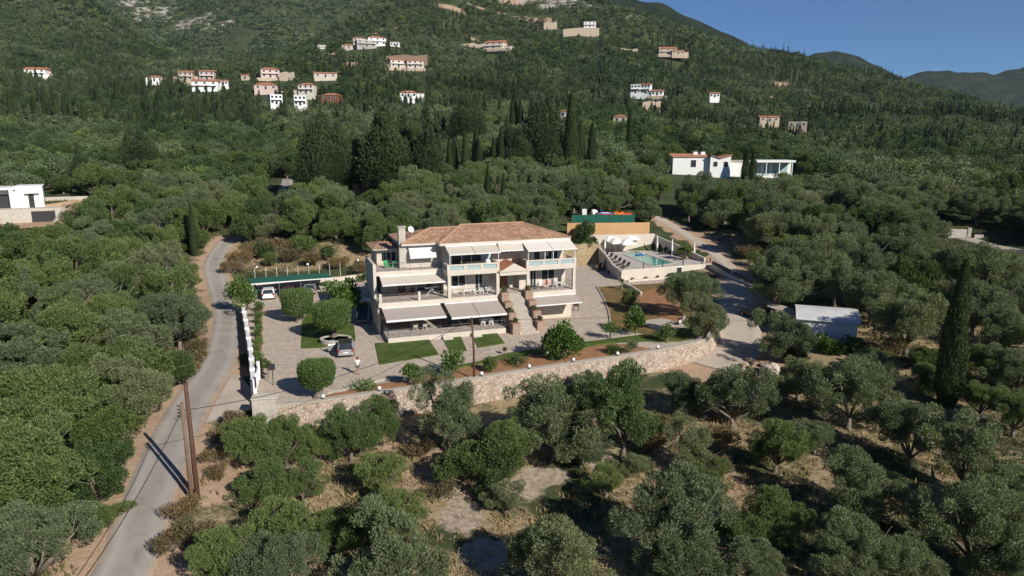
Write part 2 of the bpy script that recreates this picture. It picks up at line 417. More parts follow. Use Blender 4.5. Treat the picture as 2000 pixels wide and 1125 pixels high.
# ------------------------------------------------------------------ terrain
def vnoise(x, y, seed=0):
    x, y = np.asarray(x, float), np.asarray(y, float)
    xi, yi = np.floor(x).astype(np.int64), np.floor(y).astype(np.int64); fx, fy = x-xi, y-yi
    fx, fy = fx*fx*(3-2*fx), fy*fy*(3-2*fy)
    def h(a, b):
        n = (a*374761393 + b*668265263 + seed*974711) & 0x7fffffff
        n = ((n ^ (n >> 13)) * 1274126177) & 0x7fffffff
        return ((n ^ (n >> 16)) & 0xffff) / 65535.0
    return (h(xi,yi)*(1-fx)+h(xi+1,yi)*fx)*(1-fy) + (h(xi,yi+1)*(1-fx)+h(xi+1,yi+1)*fx)*fy
def fbm(x, y, seed=0, octs=4):
    s, a, t = 0.0, 1.0, 0.0
    for k in range(octs):
        s = s + a*vnoise(np.asarray(x)*2**k, np.asarray(y)*2**k, seed+k); t += a; a *= 0.5
    return s/t
CTRL = [(-60,20,2.5),(-40,30,0.8),(-28,20,-0.5),(-20,20,-1.2),(-20,32,-0.9),(-20,40,-.15),(-24,50,-.25),(-27,58,-.25),(-34,78,-.2),(-40,92,.0),(-46,104,.4),(-50,118,1.9),(-56,132,3.8),
  (-16,50,-1.9),(-8,54,-2.3),(0,58,-2.4),(10,63,-2.4),(18,67,-2.2),(0,42,-3.0),(-10,36,-2.6),(20,42,-3.2),(20,28,-3.6),(0,14,-3.6),(40,50,-2.6),(52,40,-3),(47,68,-1.2),(60,60,-.8),
  (35,76,-1.0),(27,77,-1.4),(22,69,-2.1),(29,90,-.4),(37,102,.4),(40,115,1.6),(36,130,3.6),(30,142,5.2),(20,137,5.0),(8,136,5.0),(-4,122,2.2),(-20,119,2.4),(-32,117,3.0),(-32,108,.8),
  (-20,132,5.2),(-38,132,5.5),(0,140,6.0),(-10,100,.0),(5,95,.0),(20,105,.2),(30,112,.8),
  (-60,50,3),(-62,80,3.2),(-95,135,9.2),(-84,134,9.0),(-80,100,3.0),(-66,112,3.4),(-75,120,5.4),(-36,45,.6),(-50,60,1.8),(-90,60,5),(-80,150,9.5),(-110,110,10),
  (-30,160,8.5),(-62,190,9.5),(0,165,9.5),(-14,165,9.8),(20,175,9.5),(20,205,14),(50,205,12.0),(76,205,11.0),(70,132,5.2),(56,92,1.4),(50,76,.0),(80,100,3.2),(100,150,6.8),(110,250,13),(120,190,10),
  (75,60,0.0),(90,75,2.0),(-10,-10,-4),(30,-10,-4.5),(-60,-10,1),(90,-10,-3),(130,60,2),(-130,60,14)]
FARP = [(920,270,260),(700,240,300),(1000,225,310),(530,205,400),(640,190,430),(410,165,480),(530,150,500),(300,155,520),(75,148,560),(790,130,560),(720,96,620),(960,97,680),(1145,62,780),(1305,104,720),
  (1265,185,470),(1390,192,500),(1210,238,330),(1105,230,330),(800,190,430),(1500,238,450),(1560,244,450),(1000,2,950),(1150,-20,1000),(850,-45,1100),
  (1200,12,960),(1300,42,930),(1450,86,900),(1600,119,860),(1750,168,800),(1900,207,700),(2000,228,600),(1800,300,300),(1900,350,220),(2000,400,170),(1700,330,260),(1850,470,130),(2150,300,300),
  (0,152,450),(740,5,860),(650,80,720),(0,62,700),(-100,0,850),(100,30,830),(200,75,800),(290,112,750),(130,-15,900),(250,85,1100),(320,108,1000),(400,124,950),(480,124,980),(560,120,950),(620,106,1050),(665,92,1080),(250,30,1500),(350,50,1450),(450,60,1400),(550,60,1400),(650,45,1500),(720,20,1600),(300,-60,1900),(500,-70,1950),(700,-60,2000),(100,-120,1900),(100,230,330),(300,240,330),(0,300,230),(200,330,200),(-200,150,420),(420,290,250),
  (1650,210,520),(1800,240,430),(1400,120,740),(1000,140,560),(1150,130,600),(900,170,480),(1600,180,640)]
for px, py, y in FARP:
    p = aty(px, py, y); CTRL.append((p.x, p.y, p.z - (3.0 if y > 200 else 0)))
for u in (-1.6, -0.8, -0.35, 0.0, 0.35, 0.8, 1.6):                # the land falls away behind the ridges
    CTRL.append((u*2600, 2600, 90 - 90*max(u, 0) + 420*max(-u, 0))); CTRL.append((u*3600, 3600, 30 + 420*max(-u, 0)))
for u, y, z in ((0.25,1300,95),(0.45,1250,50),(0.65,1100,10),(0.8,950,-5),(1.3,900,0),(1.3,300,20),(1.5,150,8),(-1.4,300,40),(-1.4,900,180),(-1.5,150,22)):
    CTRL.append((u*y, y, z))
CTRL = np.array(CTRL, float)
def _uv(x, y): 
    v = np.log(np.maximum(np.asarray(y, float), -14) + 20.0); return np.asarray(x, float)/np.exp(v)*2.2, v
def _k(d2): return 0.5*d2*np.log(d2 + 1e-12)
_cu, _cv = _uv(CTRL[:,0], CTRL[:,1]); _n = len(CTRL)
_K = _k((_cu[:,None]-_cu)**2 + (_cv[:,None]-_cv)**2) + np.eye(_n)*2e-4
_Pm = np.stack([np.ones(_n), _cu, _cv], 1)
_w = np.linalg.solve(np.block([[_K, _Pm], [_Pm.T, np.zeros((3,3))]]), np.concatenate([CTRL[:,2], np.zeros(3)]))
COURT = [(-21.9,55.6),(-26.2,66.8),(-34.9,87.5),(-38.9,102.5),(-27.0,106.6),(-20.5,112.5),(-6,117.5),(8,121.5),(16.2,126.0),(17.3,111.5),(24.5,112.6),(27.2,108.0),(28.0,92.0),(25.4,80.5),(23.0,76.1),(15.8,70.8),(11.1,68.4),(6.4,66.4),(1.9,64.3),(-2.8,62.05),(-9.3,59.0),(-11.7,58.1),(-16.3,56.1),(-19.8,55.0)]
DECK = [(17.5,109.2),(33.6,115.4),(33.2,117.6),(30.2,124.6),(27.4,131.6),(14.2,129.8),(15.9,128.6),(16.8,121.1)]
_yc = aty(87,401,134.0); _yz = aty(40,404,134.0).z
YARD_RZ = R(32)
def yl(lx, ly): return (_yc.x+lx*math.cos(YARD_RZ)-ly*math.sin(YARD_RZ), _yc.y+lx*math.sin(YARD_RZ)+ly*math.cos(YARD_RZ))
YARD_LOW = [yl(-18,-16), yl(1.5,-16), yl(1.9,-6), yl(1.9,-2.35), yl(-18,-2.35)]
FARBARE = [(880,58,800,22,10),(830,22,860,24,12),(950,32,850,30,12),(1050,42,830,24,12),(1020,6,930,40,14),(930,80,720,14,8),(690,150,560,12,10),(1265,208,420,8,6),(1480,188,620,16,8),(1600,195,600,18,8),(640,125,600,14,10),(1360,60,850,16,8),(1230,60,830,20,10),(745,60,720,18,12),(1520,160,680,14,8),(1700,240,520,14,7),(330,140,620,14,8),(560,160,480,9,6),(1130,90,660,14,7)]
def tz(x, y):
    x, y = np.asarray(x, float), np.asarray(y, float); sh = np.broadcast(x, y).shape
    x, y = np.broadcast_to(x, sh).ravel(), np.broadcast_to(y, sh).ravel(); u, v = _uv(x, y); z = np.empty(len(x))
    for s in range(0, len(x), 40000):
        e = slice(s, s+40000)
        z[e] = _k((u[e,None]-_cu)**2 + (v[e,None]-_cv)**2) @ _w[:_n] + _w[_n] + _w[_n+1]*u[e] + _w[_n+2]*v[e]
    far = np.clip((y-260)/500, 0, 1)
    z += far*(fbm(x/140, y/140, 5)-0.5)*34 + np.clip((y-45)/80, 0, 1)*(fbm(x/22, y/22, 9, 3)-0.5)*1.6
    z = np.where(inside(COURT, x, y), np.minimum(z, -0.35), z)
    lx = (x-_yc.x)*math.cos(YARD_RZ)+(y-_yc.y)*math.sin(YARD_RZ); ly = (y-_yc.y)*math.cos(YARD_RZ)-(x-_yc.x)*math.sin(YARD_RZ)
    wy = np.clip((5.5-lx)/4.5, 0, 1)*np.clip((ly+20)/6, 0, 1)*np.clip((1.6-ly)/1.2, 0, 1)*(lx > -24); wy = wy*wy*(3-2*wy)
    z = z - wy*np.maximum(z-(_yz-2.9), 0)
    z = np.where(inside(DECK, x, y), np.minimum(z, 1.2), z)
    return z.reshape(sh)
def tz1(x, y): return float(tz(np.array([x]), np.array([y]))[0])
def ground(px, py, lift=0.0):                       # where that pixel's ray meets the land
    r = ray(px, py); ys = np.geomspace(14, 1600, 900)
    xs = r.x/r.y*ys; zs = CAM_Z + r.z/r.y*ys - (tz(xs, ys) + lift)
    k = np.argmax(zs < 0) if (zs < 0).any() else len(ys)-1
    a, b = ys[max(k-1,0)], ys[k]; fa, fb = zs[max(k-1,0)], zs[k]
    y = a + (b-a)*(fa/(fa-fb) if fa != fb else 0)
    return Vector((r.x/r.y*y, y, tz1(r.x/r.y*y, y)))

ROAD = [(-19.5,22.0)] + [tuple(ground(*p)[:2]) for p in ((240,1118),(275,1018),(308,927),(338,854),(375,785),(427,707),(441,647),(442,609),(424,552),(417,518),(428,492),(446,468))]
DRIVE = [tuple(ground(*p)[:2]) for p in ((1395,720),(1432,690),(1443,650),(1446,615),(1440,585))] + [(33.5,103.0),(36.5,112.0),(36.0,125.0),(33.5,140.0),(30.5,150.0)]
def smooth_line(pts, n):
    P = [Vector((p[0], p[1])) for p in pts]; out = []
    for i in range(len(P)-1):
        a, b, c, d = P[max(i-1,0)], P[i], P[i+1], P[min(i+2,len(P)-1)]
        for k in range(n):
            t = k/n; out.append(0.5*((2*b)+(c-a)*t+(2*a-5*b+4*c-d)*t*t+(3*b-a-3*c+d)*t**3))
    out.append(P[-1]); return out
ROAD_S, DRIVE_S = smooth_line(ROAD, 14), smooth_line(DRIVE, 10)
def ribbon(name, line, width, m, lift, cols=8, kind='structure'):
    n = len(line); w = width if hasattr(width, '__len__') else [width]*n
    X, Y, E = np.zeros((n, cols+1)), np.zeros((n, cols+1)), np.zeros((n, cols+1))
    for i in range(n):
        d = (line[min(i+1,n-1)]-line[max(i-1,0)]).normalized(); nn = Vector((-d.y, d.x))
        for j in range(cols+1):
            q = line[i] + nn*w[i]*(j/cols-0.5); X[i,j], Y[i,j], E[i,j] = q.x, q.y, abs(j/cols-0.5)*2
    Z = tz(X, Y) + lift - (E > 0.95)*0.25*(lift > 0.05)
    V = np.stack([X, Y, Z], -1).reshape(-1, 3); idx = np.arange(n*(cols+1)).reshape(n, cols+1)
    Fq = np.stack([idx[:-1,:-1], idx[1:,:-1], idx[1:,1:], idx[:-1,1:]], -1).reshape(-1, 4)[:, ::-1]
    return tag(grid_mesh(name, V, Fq, m, {'edge': E.ravel()}), kind=kind)

# the land itself, one sheet to the horizon
vv = np.linspace(math.log(8.0), math.log(3620.0), 460); uu = np.linspace(-1.45, 1.45, 380)
YY = np.exp(vv)[:,None] - 20 + 0*uu[None,:]; XX = np.exp(vv)[:,None]*uu[None,:]
ZZ = tz(XX, YY)
rd = seg_dist([tuple(p) for p in ROAD_S], XX, YY)
dd = seg_dist([tuple(p) for p in DRIVE_S], XX, YY)
wob = fbm(XX/3.5, YY/3.5, 3)
dirt = np.clip(1.7 - (rd + (wob-0.5)*5)/2.6, 0, 1)
dirt = np.maximum(dirt, np.clip(1.6 - (dd + (wob-0.5)*5)/np.where(YY > 104, 2.0, 3.4), 0, 1))
def spot(p, rx, ry, k=1.0): return k*np.exp(-(((XX-p[0])/rx)**2 + ((YY-p[1])/ry)**2)**2)
pale = np.zeros_like(XX)
for px, py, rx, ry in ((1000,955,2.4,2.0),(1060,930,2.4,1.4),(900,1010,1.6,2.0),(950,1080,1.8,1.6),(1180,905,2.0,1.6),(880,960,1.6,1.2)):
    pale = np.maximum(pale, spot(ground(px, py), rx, ry))
for px, py, rx, ry in ((420,930,3.0,5.0),(640,880,2,2.5),(440,660,2.2,5),(410,690,1.5,3),(1300,715,6,2),(1120,735,4,2.0),(900,900,4,2.5),(1330,940,2.5,3),(1400,930,2,3),(850,930,3,2),(760,860,2,2),(350,960,1,4),(1930,560,7,5),(1280,640,2,2),(1500,700,3,3)):
    dirt = np.maximum(dirt, spot(ground(px, py), rx, ry, 0.95))
near = np.clip((52 - np.abs(YY-48))/12, 0, 1)*np.clip((XX+22)/4, 0, 1)
dry = np.clip(0.8*near*(fbm(XX/5, YY/5, 21)*1.7-0.2), 0, 1)
for px, py, rx, ry in ((600,500,14,7),(520,495,8,7),(1480,520,12,5),(1680,560,10,6),(1420,470,7,9),(520,275,10,14),(1180,390,10,7),(1700,660,8,4),(1140,505,6,8),(1150,480,6,8),(1900,640,8,8),(1950,580,12,8),(1560,560,8,4)):
    dry = np.maximum(dry, spot(ground(px, py), rx, ry, 0.95))
rock = np.zeros_like(XX)
for px, py, y, rx, ry in ((215,10,1560,55,45),(300,15,1530,60,45),(380,40,1470,45,40),(425,55,1430,40,30),(250,-10,1600,60,50),(1110,20,900,40,30),(1050,15,930,40,25),(900,18,920,40,16),(790,30,850,30,14)):
    p = aty(px, py, y); rock = np.maximum(rock, spot(p, rx, ry))
for px, py, y, rx, ry in FARBARE:
    p = aty(px, py, y); w_ = spot(p, rx, ry, 1.0)*(0.25+1.1*fbm(XX/9, YY/9, 17)); dirt = np.maximum(dirt, np.clip(w_, 0, 1))
V = np.stack([XX, YY, ZZ], -1).reshape(-1, 3); idx = np.arange(XX.size).reshape(XX.shape)
Fq = np.stack([idx[:-1,:-1], idx[:-1,1:], idx[1:,1:], idx[1:,:-1]], -1).reshape(-1, 4)
def terrain_mat():
    t = NT('hillside_earth'); p = t.pos(False)
    n1, n2, n3 = t.noise(0.22, 7, 0.65, p), t.noise(2.2, 5, 0.7, p), t.noise(0.02, 8, 0.65, p)
    col = t.ramp(n1, [(0.30,(0.034,0.048,0.022)),(0.55,(0.060,0.074,0.034)),(0.78,(0.105,0.100,0.054))])
    dryc = t.ramp(n2, [(0.3,(0.19,0.145,0.080)),(0.5,(0.31,0.235,0.14)),(0.72,(0.41,0.31,0.20))])
    soil = t.ramp(t.mix(0.5, n2, n1), [(0.35,(0.31,0.205,0.135)),(0.6,(0.45,0.32,0.22))])
    stone = t.ramp(n2, [(0.35,(0.24,0.18,0.125)),(0.6,(0.43,0.355,0.28))])
    def soft(a, amp=0.7): return t.ramp(t.math('ADD', t.attr(a), t.math('MULTIPLY_ADD', n2, amp, -amp/2)), [(0.35,0.0),(0.62,1.0)])
    col = t.mix(soft('dry'), col, dryc); col = t.mix(soft('dirt'), col, soil); col = t.mix(soft('pale', 0.9), col, stone)
    rk = t.ramp(t.math('MULTIPLY', t.attr('rock'), t.ramp(t.noise(0.06, 8, 0.75, p), [(0.46,0.0),(0.56,1.0)])), [(0.25,0.0),(0.6,1.0)])
    col = t.mix(rk, col, t.ramp(n3, [(0.4,(0.30,0.26,0.22)),(0.6,(0.46,0.42,0.37))]))
    t.bump(n2, 0.6, 0.15)
    return t.done(col, 0.95, 0.05)
M['earth'] = terrain_mat()
TOP_Z = float(ZZ.max())
land = grid_mesh('terrain', V, Fq, M['earth'], {'dirt': dirt.ravel(), 'dry': dry.ravel(), 'rock': rock.ravel(), 'pale': pale.ravel()})
tag(land, kind='structure')
ribbon('asphalt_road', ROAD_S, 3.9, M['asphalt'], 0.07)
ribbon('gravel_driveway', DRIVE_S, [6.2 if p.y < 100 else max(2.6, 5.6-(p.y-100)*0.28) for p in DRIVE_S], M['drive'], 0.08)
apron = [ground(*p) for p in ((400,830),(498,800),(497,770),(470,735),(452,735),(420,790))]
def drape(name, poly, m, lift, step=0.5):
    """A sheet with that outline, lying on the land."""
    P = [Vector((p[0], p[1])) for p in poly]; c = sum(P, Vector((0,0)))/len(P); n = len(P); rings = 16; per = 8
    B = [P[i].lerp(P[(i+1)%n], k/per) for i in range(n) for k in range(per)]
    X = np.array([[c.x+(b.x-c.x)*r/rings for b in B] for r in range(rings+1)]); Y = np.array([[c.y+(b.y-c.y)*r/rings for b in B] for r in range(rings+1)])
    Z = tz(X, Y)+lift; m_ = len(B); V = np.stack([X,Y,Z],-1).reshape(-1,3); idx = np.arange(V.shape[0]).reshape(rings+1, m_); nx = np.roll(idx, -1, 1)
    return tag(grid_mesh(name, V, np.stack([idx[:-1], nx[:-1], nx[1:], idx[1:]], -1).reshape(-1,4)[:, ::-1], m), kind='structure')
drape('entrance_pavement', apron, M['drive'], 0.10)

# the mountains beyond the near ridge
def mountain(name, prof, y0, depth, seed):
    """prof: (px, py) of the skyline; the ridge stands at distance y0 and falls off before and behind it."""
    P = [aty(px, py, y0) for px, py in prof]; xs = np.array([p.x for p in P]); zs = np.array([p.z for p in P])
    X = np.linspace(xs[0]-depth*0.3, xs[-1]+depth*0.3, 200)[:,None]; T = np.linspace(-1, 1, 60)[None,:]
    Y = y0 + T*depth + 0*X; X = X + 0*Y
    Zr = np.interp(X[:,0], xs, zs)[:,None]
    Z = (Zr+60)*np.maximum(0, 1-np.abs(T)**1.15) - 60 + (fbm(X/220, Y/220, seed)-0.5)*np.minimum(1, np.abs(T)*3+0.12)*130 + (fbm(X/45, Y/45, seed+4)-0.5)*14
    V = np.stack([X,Y,Z],-1).reshape(-1,3); idx = np.arange(V.shape[0]).reshape(X.shape)
    t = NT(name + '_cover'); p = t.pos(False)
    col = t.ramp(t.noise(0.035, 9, 0.75, p), [(0.35,(0.014,0.026,0.012)),(0.50,(0.034,0.048,0.024)),(0.70,(0.075,0.080,0.044))])
    col = t.mix(t.ramp(t.noise(0.012, 8, 0.7, p), [(0.62,0.0),(0.72,0.7)]), col, (0.20,0.17,0.13))
    t.bump(t.noise(0.05, 8, 0.75, p), 1.0, 25)
    o = grid_mesh(name, V, np.stack([idx[:-1,:-1], idx[1:,:-1], idx[1:,1:], idx[:-1,1:]], -1).reshape(-1,4), t.done(col, 0.95, 0.05))
    return tag(o, kind='structure')
mountain('far_mountain', [(1000,90),(1060,20),(1120,-25),(1180,-12),(1240,0),(1290,8),(1345,33),(1400,60),(1450,82),(1520,120),(1600,175),(1700,260)], 1750, 520, 11)
mountain('far_mountain', [(1380,105),(1500,108),(1560,108),(1600,101),(1630,99),(1680,112),(1720,128),(1760,146),(1800,170),(1880,230),(1950,290)], 2300, 560, 31)
mountain('far_mountain', [(1600,210),(1700,165),(1760,152),(1800,140),(1850,136),(1900,140),(1950,142),(1975,134),(2000,130),(2080,90),(2200,60)], 2700, 520, 47)
# ------------------------------------------------------------------ the walled courtyard
def flat(name, poly, m, z, kind='structure'):
    b = MB(); n = len(poly); b.add([(p[0], p[1], z) for p in poly], [tuple(range(n))]); o = b.build(name, m)
    return tag(o, kind=kind)
def pxy(*pts, z=0.0): return [tuple(at(x, y, z)[:2]) for x, y in pts]
slab = MB(); slab.prism(COURT, -3.2, 0.0); tag(slab.build('paved_courtyard', M['paving']), kind='structure')
# beds, lawns and strips, each a sheet a little above the paving
def bed(name, poly, m, z, side=True):
    b = MB(); b.prism(poly, -0.02, z); return tag(b.build(name, m), kind='structure')
bed('lawn', pxy((590,628),(606,606),(650,618),(691,634),(695,667),(620,680),(588,681)), M['lawn'], 0.05)
bed('lawn', pxy((732,671),(838,664),(857,693),(741,713)), M['lawn'], 0.06)
bed('lawn', pxy((864,660),(899,656),(912,685),(880,691)), M['lawn'], 0.06)
bed('lawn', pxy((922,656),(970,650),(986,671),(934,680)), M['lawn'], 0.06)
bed('flower_bed', pxy((500,601),(513,600),(511,640),(511,690),(513,735),(500,735)), M['soil'], 0.22)
bed('garden_soil', [(-17.2,57.0)] + pxy((740,752),(797,744),(860,727),(935,714),(985,703),(1130,683),(1200,672)) + [(15.6,71.2),(11.0,68.9),(6.3,66.9),(1.8,64.8),(-2.8,62.5),(-9.3,59.5),(-11.7,58.5),(-16.3,56.6)], M['soil'], 0.12)
bed('grass_strip', pxy((797,738),(860,722),(935,708),(985,693),(1060,682),(1150,669),(1260,655),(1350,640),(1385,650),(1330,668),(1280,667),(1200,670),(1130,681),(985,701),(935,712),(860,725),(797,742)), M['lawn'], 0.16)
# the garden at the drive side: reddish earth with patchy grass
bed('red_earth_garden', pxy((1167,561),(1230,557),(1300,553),(1366,556),(1395,590),(1400,640),(1388,655),(1300,664),(1245,650),(1194,640),(1183,590)), M['lawn_dry'], 0.035)
bed('earth_patch', pxy((1246,573),(1300,558),(1330,575),(1330,612),(1338,640),(1320,640),(1280,613),(1250,600)), M['soil'], 0.05)
bed('stone_path', pxy((1245,628),(1290,622),(1330,630),(1360,647),(1325,652),(1280,645)), M['drive'], 0.055)

CATS = {}
def kerb(name, label, pts, w, z0, z1, m, cat='kerb', group=None):
    b = MB(); b.wall(pts, w, z0, z1); return tag(b.build(name, m, bevel=0.02), label, cat, group)
# stone retaining wall with its coping
W_LINE = [(-19.78,55.0),(-16.26,56.09),(-11.66,58.09),(-9.35,59.0),(-2.8,62.05),(1.85,64.3),(6.37,66.38),(11.1,68.42),(15.77,70.76),(20.2,73.6),(22.2,75.3),(23.1,77.2),(23.4,79.2)]
t = thing('stone_retaining_wall', 'long rubble stone wall holding up the courtyard, with pale coping', 'stone wall', (0,0,0))
b = MB(); b.wall(W_LINE, 0.55, -5.0, 0.22); b.build('wall', M['stone_wall'], t)
b = MB(); b.wall(W_LINE, 0.70, 0.223, 0.34); b.build('coping', M['coping'], t, bevel=0.02)
kerb('garden_kerb', 'low pale kerb along the near edge of the paving before the stone wall', pxy((628,782),(640,770),(740,745),(797,738),(860,722)), 0.22, 0, 0.2, M['coping'])
kerb('garden_kerb', 'curved pale kerb between the paving and the red earth garden', pxy((1165,560),(1180,585),(1189,610),(1194,640)), 0.18, 0, 0.12, M['coping'])
kerb('low_garden_wall', 'short white garden wall ending beside the small palm', pxy((1218,559),(1235,566),(1252,577)), 0.3, 0, 0.55, M['plaster_white'], 'wall')
b = MB(); b.wall(pxy((595,681),(622,679)), 0.1, 0.0, 0.04)
# white wall with piers along the road
t = thing('boundary_wall', 'white plastered wall with piers between the road and the paved drive', 'wall', (0,0,0))
WL = [(-23.0,58.4),(-26.35,66.9),(-30.7,77.3),(-35.05,87.6)]
b = MB(); b.wall(WL, 0.25, -1.2, 1.05); b.build('wall', M['plaster_white'], t)
b = MB(); b.wall(WL, 0.36, 1.053, 1.13); b.build('coping', M['white'], t)
for i in range(9):
    q = i/8*3; k = min(int(q), 2); f = q-k; x = WL[k][0]+(WL[k+1][0]-WL[k][0])*f; y = WL[k][1]+(WL[k+1][1]-WL[k][1])*f
    MB().cbox((x,y,0.2), (0.48,0.48,2.2), R(23)).build('pier', M['white'], t)
t = thing('gate_pillar', 'broad stone-faced gate block with flat pale top beside the entrance', 'gate pillar', (*at(518,778,0.9)[:2],0), R(8))
b = MB(); b.box(-1.0,1.0,-0.5,0.5,-2.0,1.0); b.build('pillar', M['stone_pale'], t); b = MB(); b.box(-1.08,1.08,-0.58,0.58,1.003,1.12); b.build('cap', M['plaster_white'], t, bevel=0.02)
p = at(503,757,0)
t = thing('white_gate', 'white sliding gate leaf with square posts at the road entrance', 'gate', (p.x,p.y,0), R(68+38))
b = MB()
for i in range(9): b.box(-2.2+i*0.55-0.03,-2.2+i*0.55+0.03,-0.03,0.03,0.15,1.35)
b.box(-2.25,2.25,-0.04,0.04,1.35,1.43); b.box(-2.25,2.25,-0.04,0.04,0.07,0.15); b.build('gate_frame', M['white'], t)
for s in (-1,1): MB().box(s*2.42-0.13,s*2.42+0.13,-0.13,0.13,-1.2,1.75).build('post', M['white'], t)
# post with a box on it inside the gate
p = at(534,752,0); t = thing('mailbox_post', 'dark box on a thin post inside the entrance gate', 'mailbox', (p.x,p.y,0))
MB().tube([(0,0,0),(0,0,1.6)], 0.04, 8).build('post', M['dark'], t); MB().cbox((0,0,1.75),(0.5,0.35,0.5),0.3).build('box', M['dark'], t, bevel=0.02)

# back wall of the courtyard and ivy-green shed corner
BACKW = [(-38.9,102.8),(-33,104.9),(-27.0,106.9),(-20.7,112.3)]
kerb('back_wall', 'cream wall behind the carport and the driveway end', BACKW, 0.3, -0.5, 1.1, M['plaster'], 'wall')
t = thing('wire_fence', 'row of thin white posts on the wall behind the carport', 'fence')
for i in range(9):
    q = i/8*2; k = min(int(q),1); f = q-k; x = BACKW[k][0]+(BACKW[k+1][0]-BACKW[k][0])*f; y = BACKW[k][1]+(BACKW[k+1][1]-BACKW[k][1])*f
    MB().tube([(x,y,1.1),(x,y,3.3)], 0.028, 6).build('post', M['white'], t)
# globe lamps
def globe(x, y, z, h, label, grp='white globe lamps'):
    t = thing('globe_lamp', label, 'lamp', (x,y,z), 0, grp)
    if h > 0.3: MB().tube([(0,0,0),(0,0,h)], 0.04, 8).build('post', M['dark'], t)
    else: MB().lathe((0,0,0), [(0.10,0),(0.10,0.08),(0.06,0.14)], 10).build('base', M['dark'], t)
    MB().ball((0,0,h+0.17), 0.18, 12).build('globe', M['white'], t, smooth=True)
for px, py, lab in ((632,779,'white globe lamp on the coping below the clipped tree'),(743,763,'white globe lamp on the coping below the big lawn'),(942,733,'white globe lamp on the coping just right of the wooden pole'),(1037,719,'white globe lamp on the coping below the stairs'),
                    (1124,706,'white globe lamp on the coping below the big-leaved fig'),(1210,694,'white globe lamp on the coping below the right-hand beds'),(1289,681,'white globe lamp on the coping nearest the wall end')):
    c = at(px, py, 0.5); i = min(range(1200), key=lambda k: (Vector(W_LINE[int(k/100)]).lerp(Vector(W_LINE[int(k/100)+1]), (k%100)/100)-Vector((c.x,c.y))).length)
    q = Vector(W_LINE[int(i/100)]).lerp(Vector(W_LINE[int(i/100)+1]), (i%100)/100); globe(q.x, q.y, 0.34, 0.1, lab)
for (x,y),lab in (((-38.6,102.9),'white globe lamp on a post at the left end of the carport'),((-31.6,105.3),'white globe lamp on a post behind the middle of the carport'),((-24.6,108.9),'white globe lamp on a post right of the carport')):
    globe(x, y, 1.1, 2.1, lab)
globe(-22.3, 57.2, 1.0, 0.9, 'white globe lamp above the white gate')

# carport
t = thing('carport', 'long open carport with green felt roof on thin posts', 'carport')
cf = [at(489,553.5,2.45), at(649,541.5,2.45)]; d = (cf[1]-cf[0]).normalized(); nn = Vector((-d.y, d.x, 0)); cbk = [cf[0]+nn*5.2, cf[1]+nn*5.2]
up = Vector((0,0,0.12))
MB().sheet(cf[0], cf[1], cbk[1]-up*2, cbk[0]-up*2, 0.05).build('roof', M['roof_green'], t)
MB().bar(cf[0]-nn*0.03-up*1.0, cf[1]-nn*0.03-up*1.0, 0.06, 0.12).build('fascia', M['white'], t)
for i in range(4):
    q = cf[0].lerp(cf[1], (0.02,0.34,0.60,0.98)[i]); MB().tube([(q.x,q.y,0),(q.x,q.y,2.38)], 0.06, 8).build('post', M['white'] if i in (0,3) else M['metal'], t)
    q = cbk[0].lerp(cbk[1], (0.02,0.34,0.60,0.98)[i]); MB().tube([(q.x,q.y,0),(q.x,q.y,2.1)], 0.06, 8).build('post', M['metal'], t)

# round stone planter of the olive
p = at(656,668,0)
t = thing('round_planter', 'oval stone planter ring around the clipped olive by the silver car', 'planter', (p.x,p.y,0), R(5))
MB().lathe((0,0,0), [(1.0,0.02),(1.0,0.5),(0.80,0.5),(0.80,0.3)], 32, 1.75, 1.4).build('ring', M['stone_pale'], t, bevel=0.03)
MB().lathe((0,0,0.0), [(0.01,0.38),(0.79,0.38)], 28, 1.75, 1.4).build('soil', M['soil'], t)

# ------------------------------------------------------------------ pool terrace
PA = Vector((17.5,109.2)); PB = Vector((33.6,115.4)); PZ = 1.6
slab = MB(); slab.prism(DECK, -1.0, PZ); tag(slab.build('pool_deck', M['deck']), kind='structure')
b = MB(); b.wall([PA, PB], 0.35, -0.6, PZ+0.14); tag(b.build('pool_terrace_wall', M['plaster_white']), 'white plastered wall under the pool deck with a dark doorway', 'wall')
dq = (PB-PA).normalized(); ang = math.atan2(dq.y, dq.x)
t = thing('pool_room_door', 'dark doorway in the white wall under the pool deck', 'door', (*(PA+dq*10.9-Vector((-dq.y,dq.x))*0.2),0), ang)
MB().box(-0.5,0.5,-0.03,0.03,0.0,1.5).build('door_leaf', M['dark'], t)
b = MB(); b.box(-0.58,-0.503,-0.05,0.05,0,1.6); b.box(0.503,0.58,-0.05,0.05,0,1.6); b.box(-0.502,0.502,-0.05,0.05,1.503,1.6); b.build('door_frame', M['white'], t)
MB().cbox((0.35,-1.0,0.35),(0.8,0.7,0.7)).build('step_box', M['grey_cloth'], t)
bed('planting_strip', [tuple(PA-Vector((-dq.y,dq.x))*k+dq*s) for k,s in ((0.2,1),(0.2,16.5),(0.9,16.5),(0.9,1))], M['soil'], 0.06)
